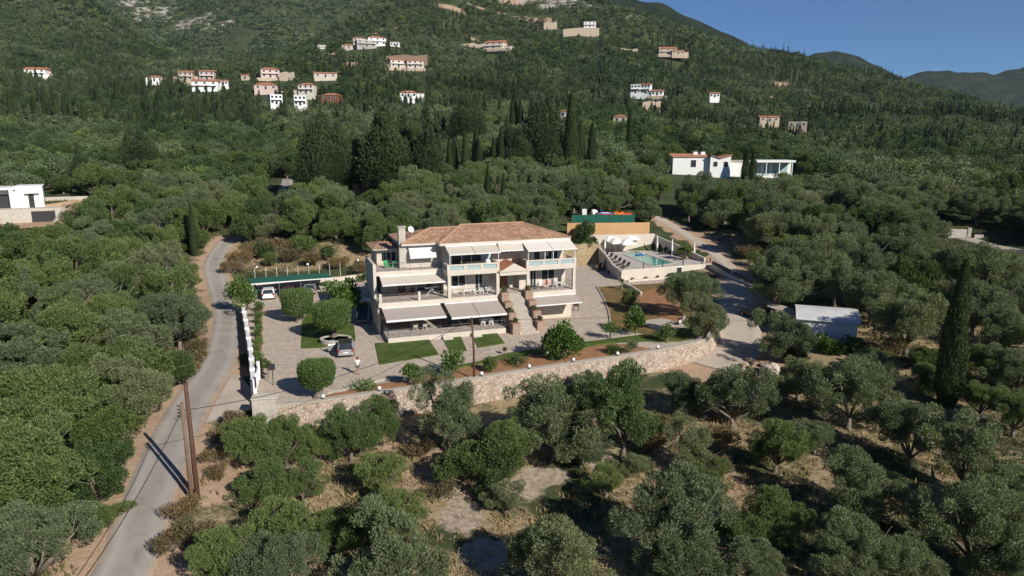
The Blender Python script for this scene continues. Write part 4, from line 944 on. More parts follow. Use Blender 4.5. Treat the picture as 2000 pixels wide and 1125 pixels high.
random.seed(4)
FG = 'olive trees of the front grove'
FRONT = [ # proto, crown centre in the photo, crown width, height factor, label
 (4,492,858,118,1.0,'green olive against the road verge, just below the stone gate block'),
 (5,556,852,112,1.0,'dark green olive below the corner of the stone wall by the gate'),
 (4,614,862,86,1.0,'small green olive under the wall between two larger olives'),
 (6,520,938,130,0.95,'olive overhanging the bare soil beside the two utility poles'),
 (8,592,935,108,0.95,'green olive in the second row below the gate'),
 (4,684,838,128,1.0,'dense green olive pressed against the stone wall below the clipped tree'),
 (5,742,812,96,1.1,'upright olive whose top hides the stone wall below the lawn'),
 (8,738,920,132,0.8,'low loose olive standing alone in dry grass'),
 (8,545,1022,150,1.0,'olive with pale bare branches on its road side'),
 (6,640,1034,126,0.9,'low olive beside a dark gap in the front grove'),
 (4,718,1022,138,0.9,'yellow-green olive behind the big grey one at the bottom edge'),
 (8,792,990,120,0.8,'sparse olive at the edge of the pale stony clearing'),
 (4,445,1088,140,1.0,'olive at the bottom edge next to the road'),
 (0,545,1104,160,1.0,'olive at the bottom edge, second from the road'),
 (1,768,1092,205,1.0,'big silver-grey olive at the bottom edge below the clearing'),
 (7,878,800,165,1.15,'tall grey olive in front of the stone wall and wooden pole'),
 (4,905,905,120,0.8,'bright green bushy olive left of the broad-leaved one'),
 (5,992,868,130,0.9,'green olive at the upper rim of the clearing'),
 (2,1082,800,175,1.0,'wide olive against the middle of the stone wall'),
 (5,1218,785,160,1.3,'tallest yellow-green olive before the stone wall'),
 (0,1145,745,62,1.0,'small olive squeezed against the stone wall'),
 (3,1340,765,110,0.9,'olive below the right end of the stone wall'),
 (1,1436,765,150,1.0,'silver olive by the driveway mouth'),
 (7,1350,868,120,1.1,'grey olive standing in golden grass'),
 (8,1385,925,100,0.9,'yellowish olive below the golden grass patch'),
 (8,1184,935,98,0.7,'small green olive in the middle of the stony clearing'),
 (7,985,970,92,0.8,'thin olive on the pale stones of the clearing'),
 (1,1085,1080,190,1.0,'broad silver olive at the bottom edge right of the clearing'),
 (0,1300,1010,200,1.05,'largest olive right of the clearing'),
 (1,1342,1085,170,0.8,'low olive before the largest one at the bottom edge'),
 (5,1520,862,114,1.0,'compact green olive on the dark slope below the boulder'),
 (3,1562,735,120,0.9,'olive just right of the white boulder'),
 (2,1664,755,165,0.9,'spreading silver olive below the bright green shrubs'),
 (0,1782,842,130,1.15,'tall olive left of the dark cypress foot'),
 (3,1680,950,168,1.0,'round olive lit from the right amid deep shade'),
 (6,1510,1002,146,1.0,'olive between the shaded hollow and the bottom edge'),
 (7,1895,880,190,1.0,'wide grey olive below the cypress'),
 (0,1648,1075,150,1.0,'olive at the bottom edge below the round sunlit one'),
 (2,1905,1010,195,1.0,'big spreading olive near the lower right corner'),
 (3,1768,1092,150,0.9,'low grey olive at the bottom edge near the right corner'),
 (1,1472,1092,130,0.9,'olive cut by the bottom edge under the hollow'),
 (2,1985,1090,150,1.0,'olive in the lower right corner'),
 (4,1920,775,96,0.9,'yellow-green young tree right of the cypress'),
 (4,1985,800,120,0.9,'yellow-green tree at the right edge behind the grey olive'),
 (0,1778,620,150,1.0,'large olive right of the white shed'),
 (1,1534,652,124,0.9,'leaning olive hiding the left half of the shed'),
 (2,1985,960,150,0.9,'olive at the right edge above the corner'),
 (0,1595,850,100,0.8,'shaded olive in the dark middle of the slope'),
 (3,1240,905,90,0.55,'low olive sapling scrub in the shade of the clearing'),
 (6,1445,1040,100,0.9,'olive between two larger ones near the bottom edge'),
 (2,1135,865,110,0.75,'low olive behind the clearing under the wide one'),
 (0,1905,598,135,0.9,'silver olive on the dry slope behind the cypress tip'),
 (3,1968,640,125,0.9,'olive at the right edge above the yellow-green trees'),
 (7,1872,580,120,0.9,'olive with dark spreading limbs left of the cypress tip'),
 (4,1935,705,100,0.8,'green olive between the cypress and the right edge'),
 (1,1992,720,120,0.8,'grey olive at the right edge below the dry slope'),
 (6,1815,735,110,0.7,'low green olive in the shade left of the cypress'),
 (2,1522,545,126,1.0,'large olive beside the drive above the lean-to'),
 (0,1705,720,100,0.8,'olive between the shed and the cypress'),
]
for k, px, py, w, hs, lab in FRONT:
    by_crown(OLIVES[k], px, py, w, lab, FG, hs)
by_crown(BUSHES[0], 952, 892, 150, 'broad-leaved deep green tree in the middle of the front grove', None, 0.9)
for k,(px,py,w,hs,lab) in enumerate([(1810,695,80,0.7,'dark low bush left of the cypress foot'),(1700,700,70,0.6,'dark bush behind the bright green shrubs'),(1600,660,50,0.6,'dark bush at the shed foundation'),(1548,690,70,0.5,'low bush on the rubble below the shed'),(1240,640,30,0.7,'round green bush in the right-hand flower bed')]):
    by_crown(BUSHES[k%3], px, py, w, lab, 'bushes around the shed' if k<4 else None, hs, name='evergreen_bush', cat='bush')
LG = 'near trees of the wood left of the road'
for pr, px, py, w, hs, lab in [
 (OLIVES[0],55,1060,210,0.9,'grey olive in the lower left corner with bare twigs'),
 (BUSHES[0],165,1010,110,0.6,'bright green low bush between the corner olive and the road'),
 (OLIVES[4],60,905,230,1.0,'large yellow-green tree at the left edge above the corner olive'),
 (BUSHES[1],185,915,130,1.0,'dark evergreen by the road verge above the bright low bush'),
 (OLIVES[5],75,790,200,1.0,'light green tree at the left edge, third up from the corner'),
 (BUSHES[2],205,825,140,0.9,'dense dark evergreen beside the road opposite the utility poles'),
 (OLIVES[1],255,755,150,1.0,'round olive at the road edge opposite the entrance pavement'),
 (OLIVES[6],150,715,150,0.9,'olive behind the round one opposite the entrance pavement'),
 (OLIVES[2],30,690,160,0.9,'grey twiggy olive at the left edge in the middle of the wood'),
 (BUSHES[0],330,712,110,0.9,'dark evergreen at the road edge below the road narrowing'),
 (OLIVES[3],255,655,150,0.9,'grey olive one row in from the road below the bend'),
 (OLIVES[0],345,620,130,1.0,'olive leaning over the road opposite the boundary wall'),
 (OLIVES[6],235,990,60,0.5,'low green sapling on the verge by the bright bush'),
 (BUSHES[1],10,985,120,0.8,'dark bush at the left edge between two large trees')]:
    by_crown(pr, px, py, w, lab, LG, hs)
# the lone cypress right of the shed
g = ground(1848, 792); cyp = plant(CYPRESS[0], g.x, g.y, (0.98, 0.98, (aty(1885,505,g.y).z-g.z)/14.0), 'tall dark cypress spire standing alone above the right-hand olives', z=g.z); TREES.append((g.x, g.y, 1.6))
# ------------------------------------------------------------------ the villa
HO, HT = Vector((-15.2, 77.2)), R(19.0)
E1, E2 = Vector((math.cos(HT), math.sin(HT))), Vector((-math.sin(HT), math.cos(HT)))
def hb(px, py, b):                                    # pixel on the house plane at depth b -> (a, z)
    r = ray(px, py); t = (b + HO.dot(E2))/(r.x*E2.x+r.y*E2.y); p = Vector((r.x*t, r.y*t))-HO
    return p.dot(E1), CAM_Z+r.z*t
def hq(zx, zy, b): return hb(700+zx*0.25, 400+zy*0.25, b)
def hw(a, b, z=0.0): return Vector((HO.x+E1.x*a+E2.x*b, HO.y+E1.y*a+E2.y*b, z))
V_ = thing('villa', 'cream three-storey villa with terracotta hip roof, balconies and stretched awnings', 'villa', (HO.x, HO.y, 0), HT)
Z1, Z2, ZE = 3.75, 6.95, 9.85
P, PW_ = M['plaster'], M['plaster_white']
def hbox(name, m, *b6, parent=None, bevel=0.0): return MB().box(*b6).build(name, m, parent or V_, bevel=bevel)
# bodies, storey by storey
b = MB(); b.box(0.3,14.4,3.0,12.6,-0.5,3.245); b.box(18.0,24.4,0.9,12.6,-0.5,3.245); b.box(14.403,17.997,3.6,12.6,-0.5,3.245); b.build('wall', P, V_)
b = MB(); b.box(1.0,8.25,5.2,12.5,Z1+0.002,6.445); b.box(8.253,14.3,2.7,12.5,Z1+0.002,6.445); b.box(14.303,17.9,3.7,12.5,Z1+0.002,6.445); b.box(17.903,24.2,2.5,12.5,Z1+0.002,6.445); b.build('wall', P, V_)
b = MB(); b.box(3.7,8.3,4.3,12.4,Z2+0.002,ZE-0.12); b.box(8.303,24.0,2.9,12.4,Z2+0.002,ZE-0.12); b.box(0.9,3.697,7.2,12.4,Z2+0.002,9.05); b.build('wall', P, V_)
# slabs and terraces
hbox('balcony_slab', PW_, -0.1,14.5,0.0,12.7,3.25,Z1, bevel=0.02)
hbox('balcony_slab', PW_, 17.95,24.6,0.0,12.7,3.25,Z1, bevel=0.02)
hbox('entrance_floor', M['terrace'], 14.503,17.947,0.45,12.7,3.25,Z1)
hbox('balcony_slab', PW_, 0.1,8.05,2.5,12.6,6.45,Z2, bevel=0.02)
hbox('balcony_slab', PW_, 8.053,14.5,0.02,12.6,6.45,Z2, bevel=0.02)
hbox('balcony_slab', PW_, 17.95,24.6,0.02,12.6,6.45,Z2, bevel=0.02)
hbox('terrace_floor', M['terrace'], 0.0,8.2,0.12,5.19,Z1+0.002,Z1+0.02); hbox('terrace_floor', M['terrace'], 8.6,14.2,0.42,2.69,Z1+0.002,Z1+0.02); hbox('terrace_floor', M['terrace'], 18.4,24.2,0.42,2.49,Z1+0.002,Z1+0.02)
hbox('terrace_floor', M['terrace'], 0.3,8.0,2.65,7.19,Z2+0.002,Z2+0.02)
# left end wall with sloped cheek, columns
b = MB(); b.add([(-0.25,2.5,3.76),(-0.25,9.0,3.76),(-0.25,9.0,7.9),(-0.25,2.5,7.9)], []); b = MB(); b.box(-0.25,0.09,2.5,9.0,3.76,7.9); b.build('side_wall', PW_, V_, bevel=0.03)
hbox('side_wall', P, -0.15,0.12,0.5,9.0,-0.3,3.245)
for a0 in (8.1,14.1,18.0,24.15): hbox('column', PW_, a0,a0+0.38,0.02,0.42,Z1+0.003,6.447, bevel=0.02)
hbox('column', PW_, 8.1,8.4,2.3,2.69,Z1+0.003,6.447)
for a0 in (0.0,4.5): hbox('pier', PW_, a0,a0+0.3,0.02,0.32,Z1+0.003,Z1+1.05, bevel=0.02)
# upper parapets with glass panels
def parapet(a0, a1, b0, n):
    z = Z2+0.003; w = 0.22
    hbox('parapet_rail', PW_, a0,a1,b0,b0+w,z+0.62,z+0.80, bevel=0.015); hbox('parapet_base', PW_, a0,a1,b0,b0+w,z,z+0.14)
    L = (a1-a0); pw = 0.34
    for i in range(n+1):
        c = a0+pw/2+(L-pw)*i/n; hbox('parapet_post', PW_, c-pw/2,c+pw/2,b0+0.003,b0+w-0.003,z+0.142,z+0.618)
    for i in range(n):
        c0 = a0+pw+(L-pw)*i/n+0.02; c1 = a0+(L-pw)*(i+1)/n-0.02; hbox('glass_panel', M['glass_blue'], c0,c1,b0+0.09,b0+0.12,z+0.145,z+0.615)
parapet(8.05,14.5,0.05,3); parapet(17.95,24.6,0.05,3)
def side_parapet(a0, b0, b1):
    z = Z2+0.003
    hbox('parapet_rail', PW_, a0,a0+0.22,b0,b1,z+0.62,z+0.80); hbox('parapet_base', PW_, a0,a0+0.22,b0,b1,z,z+0.14); hbox('glass_panel', M['glass_blue'], a0+0.09,a0+0.12,b0,b1,z+0.142,z+0.618)
side_parapet(8.05,0.274,2.88); side_parapet(14.28,0.274,2.88); side_parapet(17.95,0.274,2.88); side_parapet(24.38,0.274,2.88)
# thin railings
def railing(pts, z, h=0.95, step=1.1, name='railing', m='metal', panel=False):
    b = MB(); 
    for p, q in zip(pts[:-1], pts[1:]):
        p, q = Vector((*p, z)), Vector((*q, z)); L = (q-p).length; n = max(1, round(L/step))
        for i in range(n+1):
            c = p.lerp(q, i/n); b.bar(c, c+Vector((0,0,h)), 0.045)
        for hh in (h, h*0.62, h*0.28): b.bar(p+Vector((0,0,hh)), q+Vector((0,0,hh)), 0.04 if hh == h else 0.022)
    return b.build(name, M[m], V_)
railing([(0.35,0.12),(4.45,0.12)], Z1); railing([(4.85,0.12),(8.05,0.12)], Z1); railing([(0.12,0.3),(0.12,2.4)], Z1)
railing([(8.5,0.15),(14.05,0.15)], Z1); railing([(18.42,0.15),(24.1,0.15)], Z1); railing([(24.3,0.5),(24.3,2.4)], Z1)
railing([(0.3,2.6),(8.0,2.6)], Z2, step=1.3)
# ground terrace
hbox('ground_terrace', PW_, 0.3,14.1,-3.7,2.99,-0.3,0.55); hbox('terrace_floor', M['terrace'], 0.42,13.98,-3.58,2.98,0.553,0.57)
railing([(0.36,0.4),(0.36,-3.62),(6.3,-3.62)], 0.57, 0.95); railing([(7.55,-3.62),(9.7,-3.62)], 0.57, 0.95); railing([(11.0,-3.62),(14.0,-3.62),(14.0,-1.0)], 0.57, 0.95)
for a0 in (6.4,9.8): 
    b = MB()
    for i in range(3): b.box(a0,a0+1.1,-3.7-0.32*(i+1),-3.703-0.32*i,-0.1,0.42-0.14*i)
    b.build('terrace_steps', PW_, V_)
b = MB()
for i in range(4): b.box(14.103,15.0,-3.6+0.35*i,-3.253+0.35*i,-0.1,0.14*(i+1))
b.build('terrace_steps', PW_, V_)
# main stair
NS = 22; b = MB(); b0, b1 = -5.0, 0.45
for i in range(NS):
    y0 = b0+(b1-b0)*i/NS; b.box(15.55,17.55,y0,b1-0.003,3.75*i/NS if i else -0.2,3.75*(i+1)/NS-0.01)
b.build('stairs', M['coping'], V_)
b = MB(); b.add([(15.35,b0,-0.2),(15.35,b1,-0.2),(15.35,b1,3.7),(15.35,b0,0.1),(15.54,b0,-0.2),(15.54,b1,-0.2),(15.54,b1,3.7),(15.54,b0,0.1)], [(0,1,2,3),(7,6,5,4),(3,2,6,7),(0,3,7,4),(1,5,6,2)]); b.build('stair_cheek', P, V_)
b = MB(); b.add([(17.56,b0,-0.2),(17.56,b1,-0.2),(17.56,b1,3.7),(17.56,b0,0.1),(17.75,b0,-0.2),(17.75,b1,-0.2),(17.75,b1,3.7),(17.75,b0,0.1)], [(0,1,2,3),(7,6,5,4),(3,2,6,7),(0,3,7,4),(1,5,6,2)]); b.build('stair_cheek', P, V_)
# eaves and roofs
def hip(name, a0, a1, b0, b1, ze, zr, r0, r1, br, m, parent=None):
    v = [(a0,b0,ze),(a1,b0,ze),(a1,b1,ze),(a0,b1,ze),(r0,br,zr),(r1,br,zr)]
    f = [(0,1,5,4),(1,2,5),(2,3,4,5),(3,0,4)]
    me = bpy.data.meshes.new(name); me.from_pydata(v, [], f); uv = me.uv_layers.new(name='UVMap')
    for p in me.polygons:
        q0, q1 = Vector(v[p.vertices[0]]), Vector(v[p.vertices[1]]); e = (q1-q0).normalized(); n = p.normal; s = n.cross(e)
        for li in p.loop_indices:
            d = Vector(v[me.loops[li].vertex_index])-q0; uv.data[li].uv = (d.dot(e), d.dot(s))
    me.materials.append(m); o = bpy.data.objects.new(name, me); COL.objects.link(o); o.parent = parent or V_
    return o
ex0,ez = hq(635,310,2.0); ex1,_ = hq(1640,270,2.0); rx0,rz_ = hq(850,160,7.0); rx1,_ = hq(1325,140,7.0)
ZE = 9.85
hip('roof', 7.6,24.7,2.0,13.2,ZE+0.22,11.55,11.6,20.0,7.2, M['tiles'])
hip('roof', 3.3,15.0,3.4,13.0,ZE+0.16,11.25,7.7,12.5,7.6, M['tiles'])
def eave(a0,a1,b0,b1,z0,z1): return hbox('eave', M['plaster_white'], a0,a1,b0,b1,z0,z1)
eave(7.65,24.65,2.05,13.15,ZE-0.117,ZE+0.215); eave(3.35,7.647,3.45,12.95,ZE-0.117,ZE+0.155)
b = MB(); b.tube([(11.6,7.2,11.57),(20.0,7.2,11.57)],0.12,8); b.tube([(7.6,2.0,ZE+0.24),(11.6,7.2,11.57)],0.11,8); b.tube([(24.7,2.0,ZE+0.24),(20.0,7.2,11.57)],0.11,8); b.tube([(3.3,3.4,ZE+0.18),(7.7,7.6,11.27)],0.11,8); b.tube([(7.7,7.6,11.27),(11.4,7.4,11.3)],0.11,8); b.build('ridge_capping', M['ridge'], V_)
hip('roof', 0.3,3.8,6.3,12.9,9.06,9.6,1.6,2.4,9.6, M['tiles'])
hbox('eave', M['plaster_white'], 0.35,3.297,6.35,12.85,8.93,9.055)
# little gabled porch roof over the entrance
v = [(14.3,-0.25,6.55),(18.15,-0.25,6.55),(18.15,3.0,6.55),(14.3,3.0,6.55),(16.25,-0.25,7.55),(16.25,3.0,7.55)]
b = MB(); b.add(v, [(0,1,4),(1,2,5,4),(3,2,5),(0,3,5,4)][:1]+[(3,2,1,0)]); b.box(14.506,17.944,-0.15,0.1,6.1,6.547); b.build('porch_gable', M['plaster_white'], V_)
for k,(q,rv) in enumerate((((0,3,5,4),False),((1,2,5,4),True))):
    vs = [Vector(v[i])+Vector((0,0,0.06)) for i in q]; me = bpy.data.meshes.new('porch_roof'); me.from_pydata([tuple(x) for x in vs], [], [(0,1,2,3)]); uv = me.uv_layers.new(name='UVMap')
    for li,c in zip(range(4),((0,0),(3.3,0),(3.3,2.2),(0,2.2))): uv.data[li].uv = c
    me.materials.append(M['tiles_red']); o = bpy.data.objects.new('porch_roof', me); COL.objects.link(o); o.parent = V_
    o.modifiers.new('solid','SOLIDIFY').thickness = 0.05
# chimney, dish
ch = hbox('chimney', M['stone_pale'], 3.15,3.95,3.9,4.6,Z2+0.003,11.9); hbox('chimney_cap', M['coping'], 3.05,4.05,3.8,4.7,11.903,12.05, parent=ch)
da, dz_ = hq(405,200,6.0)
ds = MB().tube([(da,6.0,10.4),(da,6.0,11.25)], 0.04, 8).build('satellite_dish', M['metal'], V_)
me = MB().lathe((0,0,0), [(0.02,0.0),(0.18,0.02),(0.32,0.09),(0.40,0.16),(0.38,0.17),(0.30,0.11),(0.02,0.04)], 20).build('reflector', M['white'], ds, smooth=True); me.location = (da,5.9,11.35); me.rotation_euler = (R(65),0,R(20))
# windows and doors: rectangles measured on the wall planes
def window(x0, y0, x1, y1, b, name='window', pane='glass', frame='white', div=2, d=0.06):
    a0, z1 = hq(x0, y0, b); a1, z0 = hq(x1, y1, b); a1b, _ = hq(x1, y0, b)
    if z0 > z1: z0, z1 = z1, z0
    z0 += (hq(x1,y0,b)[1]-z1)*0; w = MB(); f = 0.07
    w.box(a0,a1,b-d,b-0.004,z0,z0+f); w.box(a0,a1,b-d,b-0.004,z1-f,z1); 
    for i in range(div+1):
        c = a0+(a1-a0-f)*i/div; w.box(c,c+f,b-d+0.002,b-0.006,z0+f+0.001,z1-f-0.001)
    o = w.build(name, M[frame], V_)
    MB().box(a0+f*0.5,a1-f*0.5,b-d+0.03,b-0.002,z0+f*0.5,z1-f*0.5).build('pane', M[pane], o)
    return o
def win(a0, a1, z0, z1, b, name='window', pane='glass', frame='white', div=2, d=0.06):
    w = MB(); f = 0.07
    w.box(a0,a1,b-d,b-0.004,z0,z0+f); w.box(a0,a1,b-d,b-0.004,z1-f,z1)
    for i in range(div+1):
        c = a0+(a1-a0-f)*i/div; w.box(c,c+f,b-d+0.002,b-0.006,z0+f+0.001,z1-f-0.001)
    o = w.build(name, M[frame], V_); MB().box(a0+f*0.5,a1-f*0.5,b-d+0.03,b-0.002,z0+f*0.5,z1-f*0.5).build('pane', M[pane], o); return o
def asp(x0, x1, b, y): return hq(x0,y,b)[0], hq(x1,y,b)[0]
# first floor
for x0,x1,z0,z1,b_,nm in ((200,285,5.0,5.7,5.2,'window'),(300,372,Z1+.03,6.0,5.2,'door'),(455,590,Z1+.03,6.1,5.2,'door'),(727,838,4.55,5.95,2.7,'window'),(908,972,Z1+.03,6.05,2.7,'door'),(1338,1388,Z1+.03,6.05,2.5,'door'),(1428,1532,4.6,6.05,2.5,'window')):
    a0,a1 = asp(x0,x1,b_,610); win(a0,a1,z0,z1,b_,nm)
a0,a1 = asp(1105,1163,3.7,600); hbox('front_door', M['wood'], a0,a1,3.62,3.696,Z1+0.03,6.0, bevel=0.02)
a0,a1 = asp(1170,1300,3.7,600)
# second floor
a0,a1 = asp(725,962,2.9,430); win(a0,a1,Z2+.1,9.2,2.9,'glass_wall',div=3); win(a1+0.15,a1+1.1,Z2+.1,9.2,2.9,'glass_wall','glass_blue',div=1)
a0,a1 = asp(430,600,4.3,420); win(a0,a1,Z2+.9,8.6,4.3,'window',div=2)
for x0,x1 in ((1070,1112),(1138,1212)):
    a0,a1 = asp(x0,x1,2.9,390); win(a0,a1,8.3,9.0,2.9,'window')
for x0,x1 in ((1368,1420),(1476,1512),(1516,1558)):
    a0,a1 = asp(x0,x1,2.9,410); win(a0,a1,Z2+.05,9.0,2.9,'door',div=1)
win(1.4,3.3,Z2+0.4,8.6,7.2,'window','glass',div=3)
# ground floor
for x0,x1,z0,z1,nm in ((285,450,1.2,2.5,'window'),(540,600,.6,2.6,'door'),(735,860,.6,2.7,'glass_wall'),(880,950,.6,2.7,'door'),(960,1080,.6,2.7,'glass_wall')):
    a0,a1 = asp(x0,x1,3.0,900); win(a0,a1,z0,z1,3.0,nm)
a0,a1 = asp(1430,1610,0.9,820); hbox('wall_panel', M['grey_cloth'], a0,a1,0.85,0.897,0.9,2.2) if False else None
# awnings: cloth, valance, front bar, arms
def awning(a0, a1, b0, z0, b1, z1, cloth, vz=0.22, split=1, drop=True):
    b = MB(); L = (a1-a0)/split
    for i in range(split):
        s0, s1 = a0+L*i+(0.03 if i else 0), a0+L*(i+1)-(0.03 if i < split-1 else 0)
        b.sheet((s0,b1,z1),(s1,b1,z1),(s1,b0,z0),(s0,b0,z0),0.02)
    o = b.build('awning', M[cloth], V_)
    v = MB()
    for i in range(split):
        s0, s1 = a0+L*i+(0.03 if i else 0), a0+L*(i+1)-(0.03 if i < split-1 else 0); v.box(s0,s1,b1-0.05,b1-0.02,z1-vz,z1+0.03)
    v.build('valance', M['awning_white'], o)
    c = MB(); c.box(a0,a1,b0-0.09,b0+0.05,z0+0.004,z0+0.13); c.build('cassette', M['white'], o)
    r = MB()
    for s in (a0+0.25, a1-0.25): r.bar((s,b0-0.02,z0-0.15),(s,b1+0.02,z1-0.05),0.05)
    r.build('arm', M['metal'], o)
    return o
def front(x0, x1, y, b): (a0,z),(a1,z_) = hq(x0,y,b), hq(x1,y,b); return a0,a1
awning(0.25,7.1,-0.06,3.12,-3.1,2.45,'awning',0.2)
awning(7.6,14.25,-0.06,3.12,-3.5,2.30,'awning',0.2,2)
awning(0.5,8.0,2.42,6.35,0.55,5.75,'awning_cream',0.14)
awning(18.05,24.5,-0.06,3.12,-2.1,2.55,'awning',0.12)
awning(8.35,14.7,2.0,9.62,0.15,8.95,'awning_cream',0.1,2)
awning(14.9,18.2,2.0,9.62,1.0,8.95,'awning_cream',0.1)
awning(18.1,24.6,2.0,9.72,-0.15,8.95,'awning_pale',0.1,2)
aw = awning(4.3,7.5,4.2,9.55,3.2,8.55,'awning_white',0.35)
for a_ in (18.2,20.4,21.5,24.4,8.4,14.4): MB().bar((a_,0.1,Z2+0.81),(a_,0.1,8.94),0.06).build('awning_post', M['white'], V_)
b = MB(); b.box(22.9,23.9,-0.9,-0.5,0.02,0.1); 
ac = hbox('air_conditioner', M['dark'], 18.3,19.1,0.45,0.85,1.5,2.25, bevel=0.03)
MB().tube([(18.6,0.44,1.87),(18.6,0.40,1.87)],0.24,16).build('fan', M['metal'], ac)
b = MB(); 
for y in np.linspace(0.5,2.4,5): b.bar((14.1,y,Z1),(14.1,y,6.4),0.03)
b.build('glass_screen', M['metal'], V_)

# stone planters stepping up both sides of the stair
def leafball(name, label, cat, p, w, h, n, ln, wd, m, seed, group=None, stem=True, clumps=14, low=-0.6, th=0.12, crad=0.2):
    rng = np.random.default_rng(seed); t = thing(name, label, cat, tuple(p), rng.uniform(0,6), group)
    c = crown_points(rng, clumps, w*0.8, h*0.8, h*(0.5+th/2), low); V = sprays(rng, c, rng.uniform(0.7,1.2,clumps)*w*crad, n, ln, wd, (0,0,h*0.3), 0.4); V[:,2] = np.maximum(V[:,2], 0.02)
    grid_mesh('foliage', V, quads(len(V)), M[m], smooth=False, parent=t)
    if stem:
        b = MB(); b.tube([(0,0,-0.2),(0,0,h*0.5)],[0.05*w,0.03*w],6)
        for i in range(4): q = Vector(c[i]); b.tube([(0,0,h*0.25),q],[0.025*w,0.008*w],5)
        b.build('stem', M['bark'], t)
    return t
for side,(a_,) in (('nearer the lawns',(15.0,)),('away from the lawns',(18.05,))):
    for i,wd_ in enumerate(('lowest','second','third','topmost')):
        bq = -4.2+1.35*i; zq = 3.75*(bq+5.0)/5.45; p = hw(a_, bq)
        t = thing('stair_planter', f'{wd_} pinkish stone planter stepping up the stair side {side}', 'planter', (p.x,p.y,0), HT, 'stone planters of the stair')
        MB().box(-0.5,0.5,-0.66,0.66,max(-0.1,zq-1.6),zq+0.75).build('block', M['planter'], t, bevel=0.04)
        MB().box(-0.3,0.3,-0.5,0.5,zq+0.753,zq+0.78).build('soil', M['soil'], t)
        if i in (0,1,3): leafball('planter_shrub', f'small green shrub growing in the {wd_} stair planter {side}', 'shrub', (p.x,p.y,zq+0.75), 0.8, 0.5, 260, 0.16, 0.09, 'bush', 60+i, 'shrubs in the stair planters', False, 8)
# furniture on the terraces
def chair(a, b, z, rz, label, m, group):
    p = hw(a,b,z); t = thing('terrace_chair', label, 'chair', tuple(p), HT+rz, group)
    MB().box(-0.25,0.25,-0.25,0.25,0.40,0.46).build('seat', M[m], t); MB().sheet((-0.25,0.24,0.46),(0.25,0.24,0.46),(0.25,0.33,0.92),(-0.25,0.33,0.92),0.05).build('backrest', M[m], t)
    for sx in (-0.22,0.22):
        for sy in (-0.22,0.22): MB().box(sx-0.025,sx+0.025,sy-0.025,sy+0.025,0,0.40).build('leg', M[m], t)
    for sx in (-0.27,0.27): MB().bar((sx,-0.2,0.64),(sx,0.26,0.66),0.05).build('armrest', M[m], t)
def table(a, b, z, w, d, label, m, group=None):
    p = hw(a,b,z); t = thing('terrace_table', label, 'table', tuple(p), HT, group)
    MB().box(-w/2,w/2,-d/2,d/2,0.70,0.75).build('table_top', M[m], t, bevel=0.01)
    for sx in (-1,1):
        for sy in (-1,1): MB().box(sx*(w/2-0.08)-0.03,sx*(w/2-0.08)+0.03,sy*(d/2-0.08)-0.03,sy*(d/2-0.08)+0.03,0,0.70).build('leg', M[m], t)
zt = 0.572; z1 = Z1+0.022; z2 = Z2+0.022
table(4.4,-0.6,zt,1.8,0.9,'pale wooden table under the ground-floor awning nearest the car park','coping')
for i,(x,y,r) in enumerate(((3.8,-1.4,3.1),(4.9,-1.4,3.1),(3.8,0.2,0),(4.9,0.2,0))): chair(x,y,zt,r,'pale wooden chair at the table under the ground-floor awning','coping','chairs at the ground-floor wooden table')
table(12.3,-0.9,zt,1.3,0.9,'white table with chairs under the twin ground-floor awning','white')
for i,(x,y,r) in enumerate(((11.8,-1.8,3.1),(12.8,-1.8,3.0),(12.9,0.0,0.2))): chair(x,y,zt,r,'white chair at the white table under the twin awning','white','white chairs of the ground terrace')
table(9.6,0.4,zt,1.4,0.8,'dark table beside the green folding screen','dark')
p = hw(8.0,-0.9,zt); t = thing('folding_screen', 'dark green folding screen between the two ground-floor awnings', 'screen', tuple(p), HT+1.2)
for i in range(3): MB().sheet((i*0.7,0.15*(i%2),0),(i*0.7+0.68,0.15*((i+1)%2),0),(i*0.7+0.68,0.15*((i+1)%2),1.7),(i*0.7,0.15*(i%2),1.7),0.04).build('panel', M['net_green'], t)
chair(3.2,3.2,z1,0.4,'brown armchair with red cushion on the balcony under the cream awning','wood','brown armchairs of the cream-awning balcony'); chair(4.4,3.0,z1,-0.3,'brown armchair nearer the clothes rack on the cream-awning balcony','wood','brown armchairs of the cream-awning balcony')
def rack(a, b, z, label):
    p = hw(a,b,z); t = thing('clothes_rack', label, 'clothes rack', tuple(p), HT+0.2)
    bb = MB(); bb.bar((-0.8,-0.3,0),(0.2,0.3,1.0),0.03); bb.bar((0.8,-0.3,0),(-0.2,0.3,1.0),0.03); bb.bar((-0.8,0.3,0),(0.2,-0.3,1.0),0.03); bb.bar((0.8,0.3,0),(-0.2,-0.3,1.0),0.03); bb.build('frame', M['white'], t)
    bb = MB()
    for i in range(7): bb.bar((-0.9,-0.3+i*0.1,1.0),(0.9,-0.3+i*0.1,1.0),0.02)
    bb.build('rails', M['white'], t)
rack(6.6,2.2,z1,'white folding clothes rack on the balcony under the cream awning'); rack(9.0,1.3,z1,'white folding clothes rack at the near end of the middle balcony')
table(11.0,1.2,z1,1.6,0.8,'light table on the middle balcony','white'); chair(12.6,1.3,z1,1.4,'white chair on the middle balcony beside the light table','white',None)
chair(13.4,1.4,z1,-1.2,'white chair at the glazed end of the middle balcony','white',None)
p = hw(20.9,1.1,z1); t = thing('drying_rack', 'clothes airer hung with pink and white laundry on the end balcony', 'clothes airer', tuple(p), HT)
bb = MB()
for s in (-1.0,1.0): bb.bar((s,-0.3,0),(s,0.3,1.3),0.03); bb.bar((s,0.3,0),(s,-0.3,1.3),0.03)
for i in range(4): bb.bar((-1.0,-0.3+i*0.2,1.3-0.05*i),(1.0,-0.3+i*0.2,1.3-0.05*i),0.02)
bb.build('frame', M['white'], t)
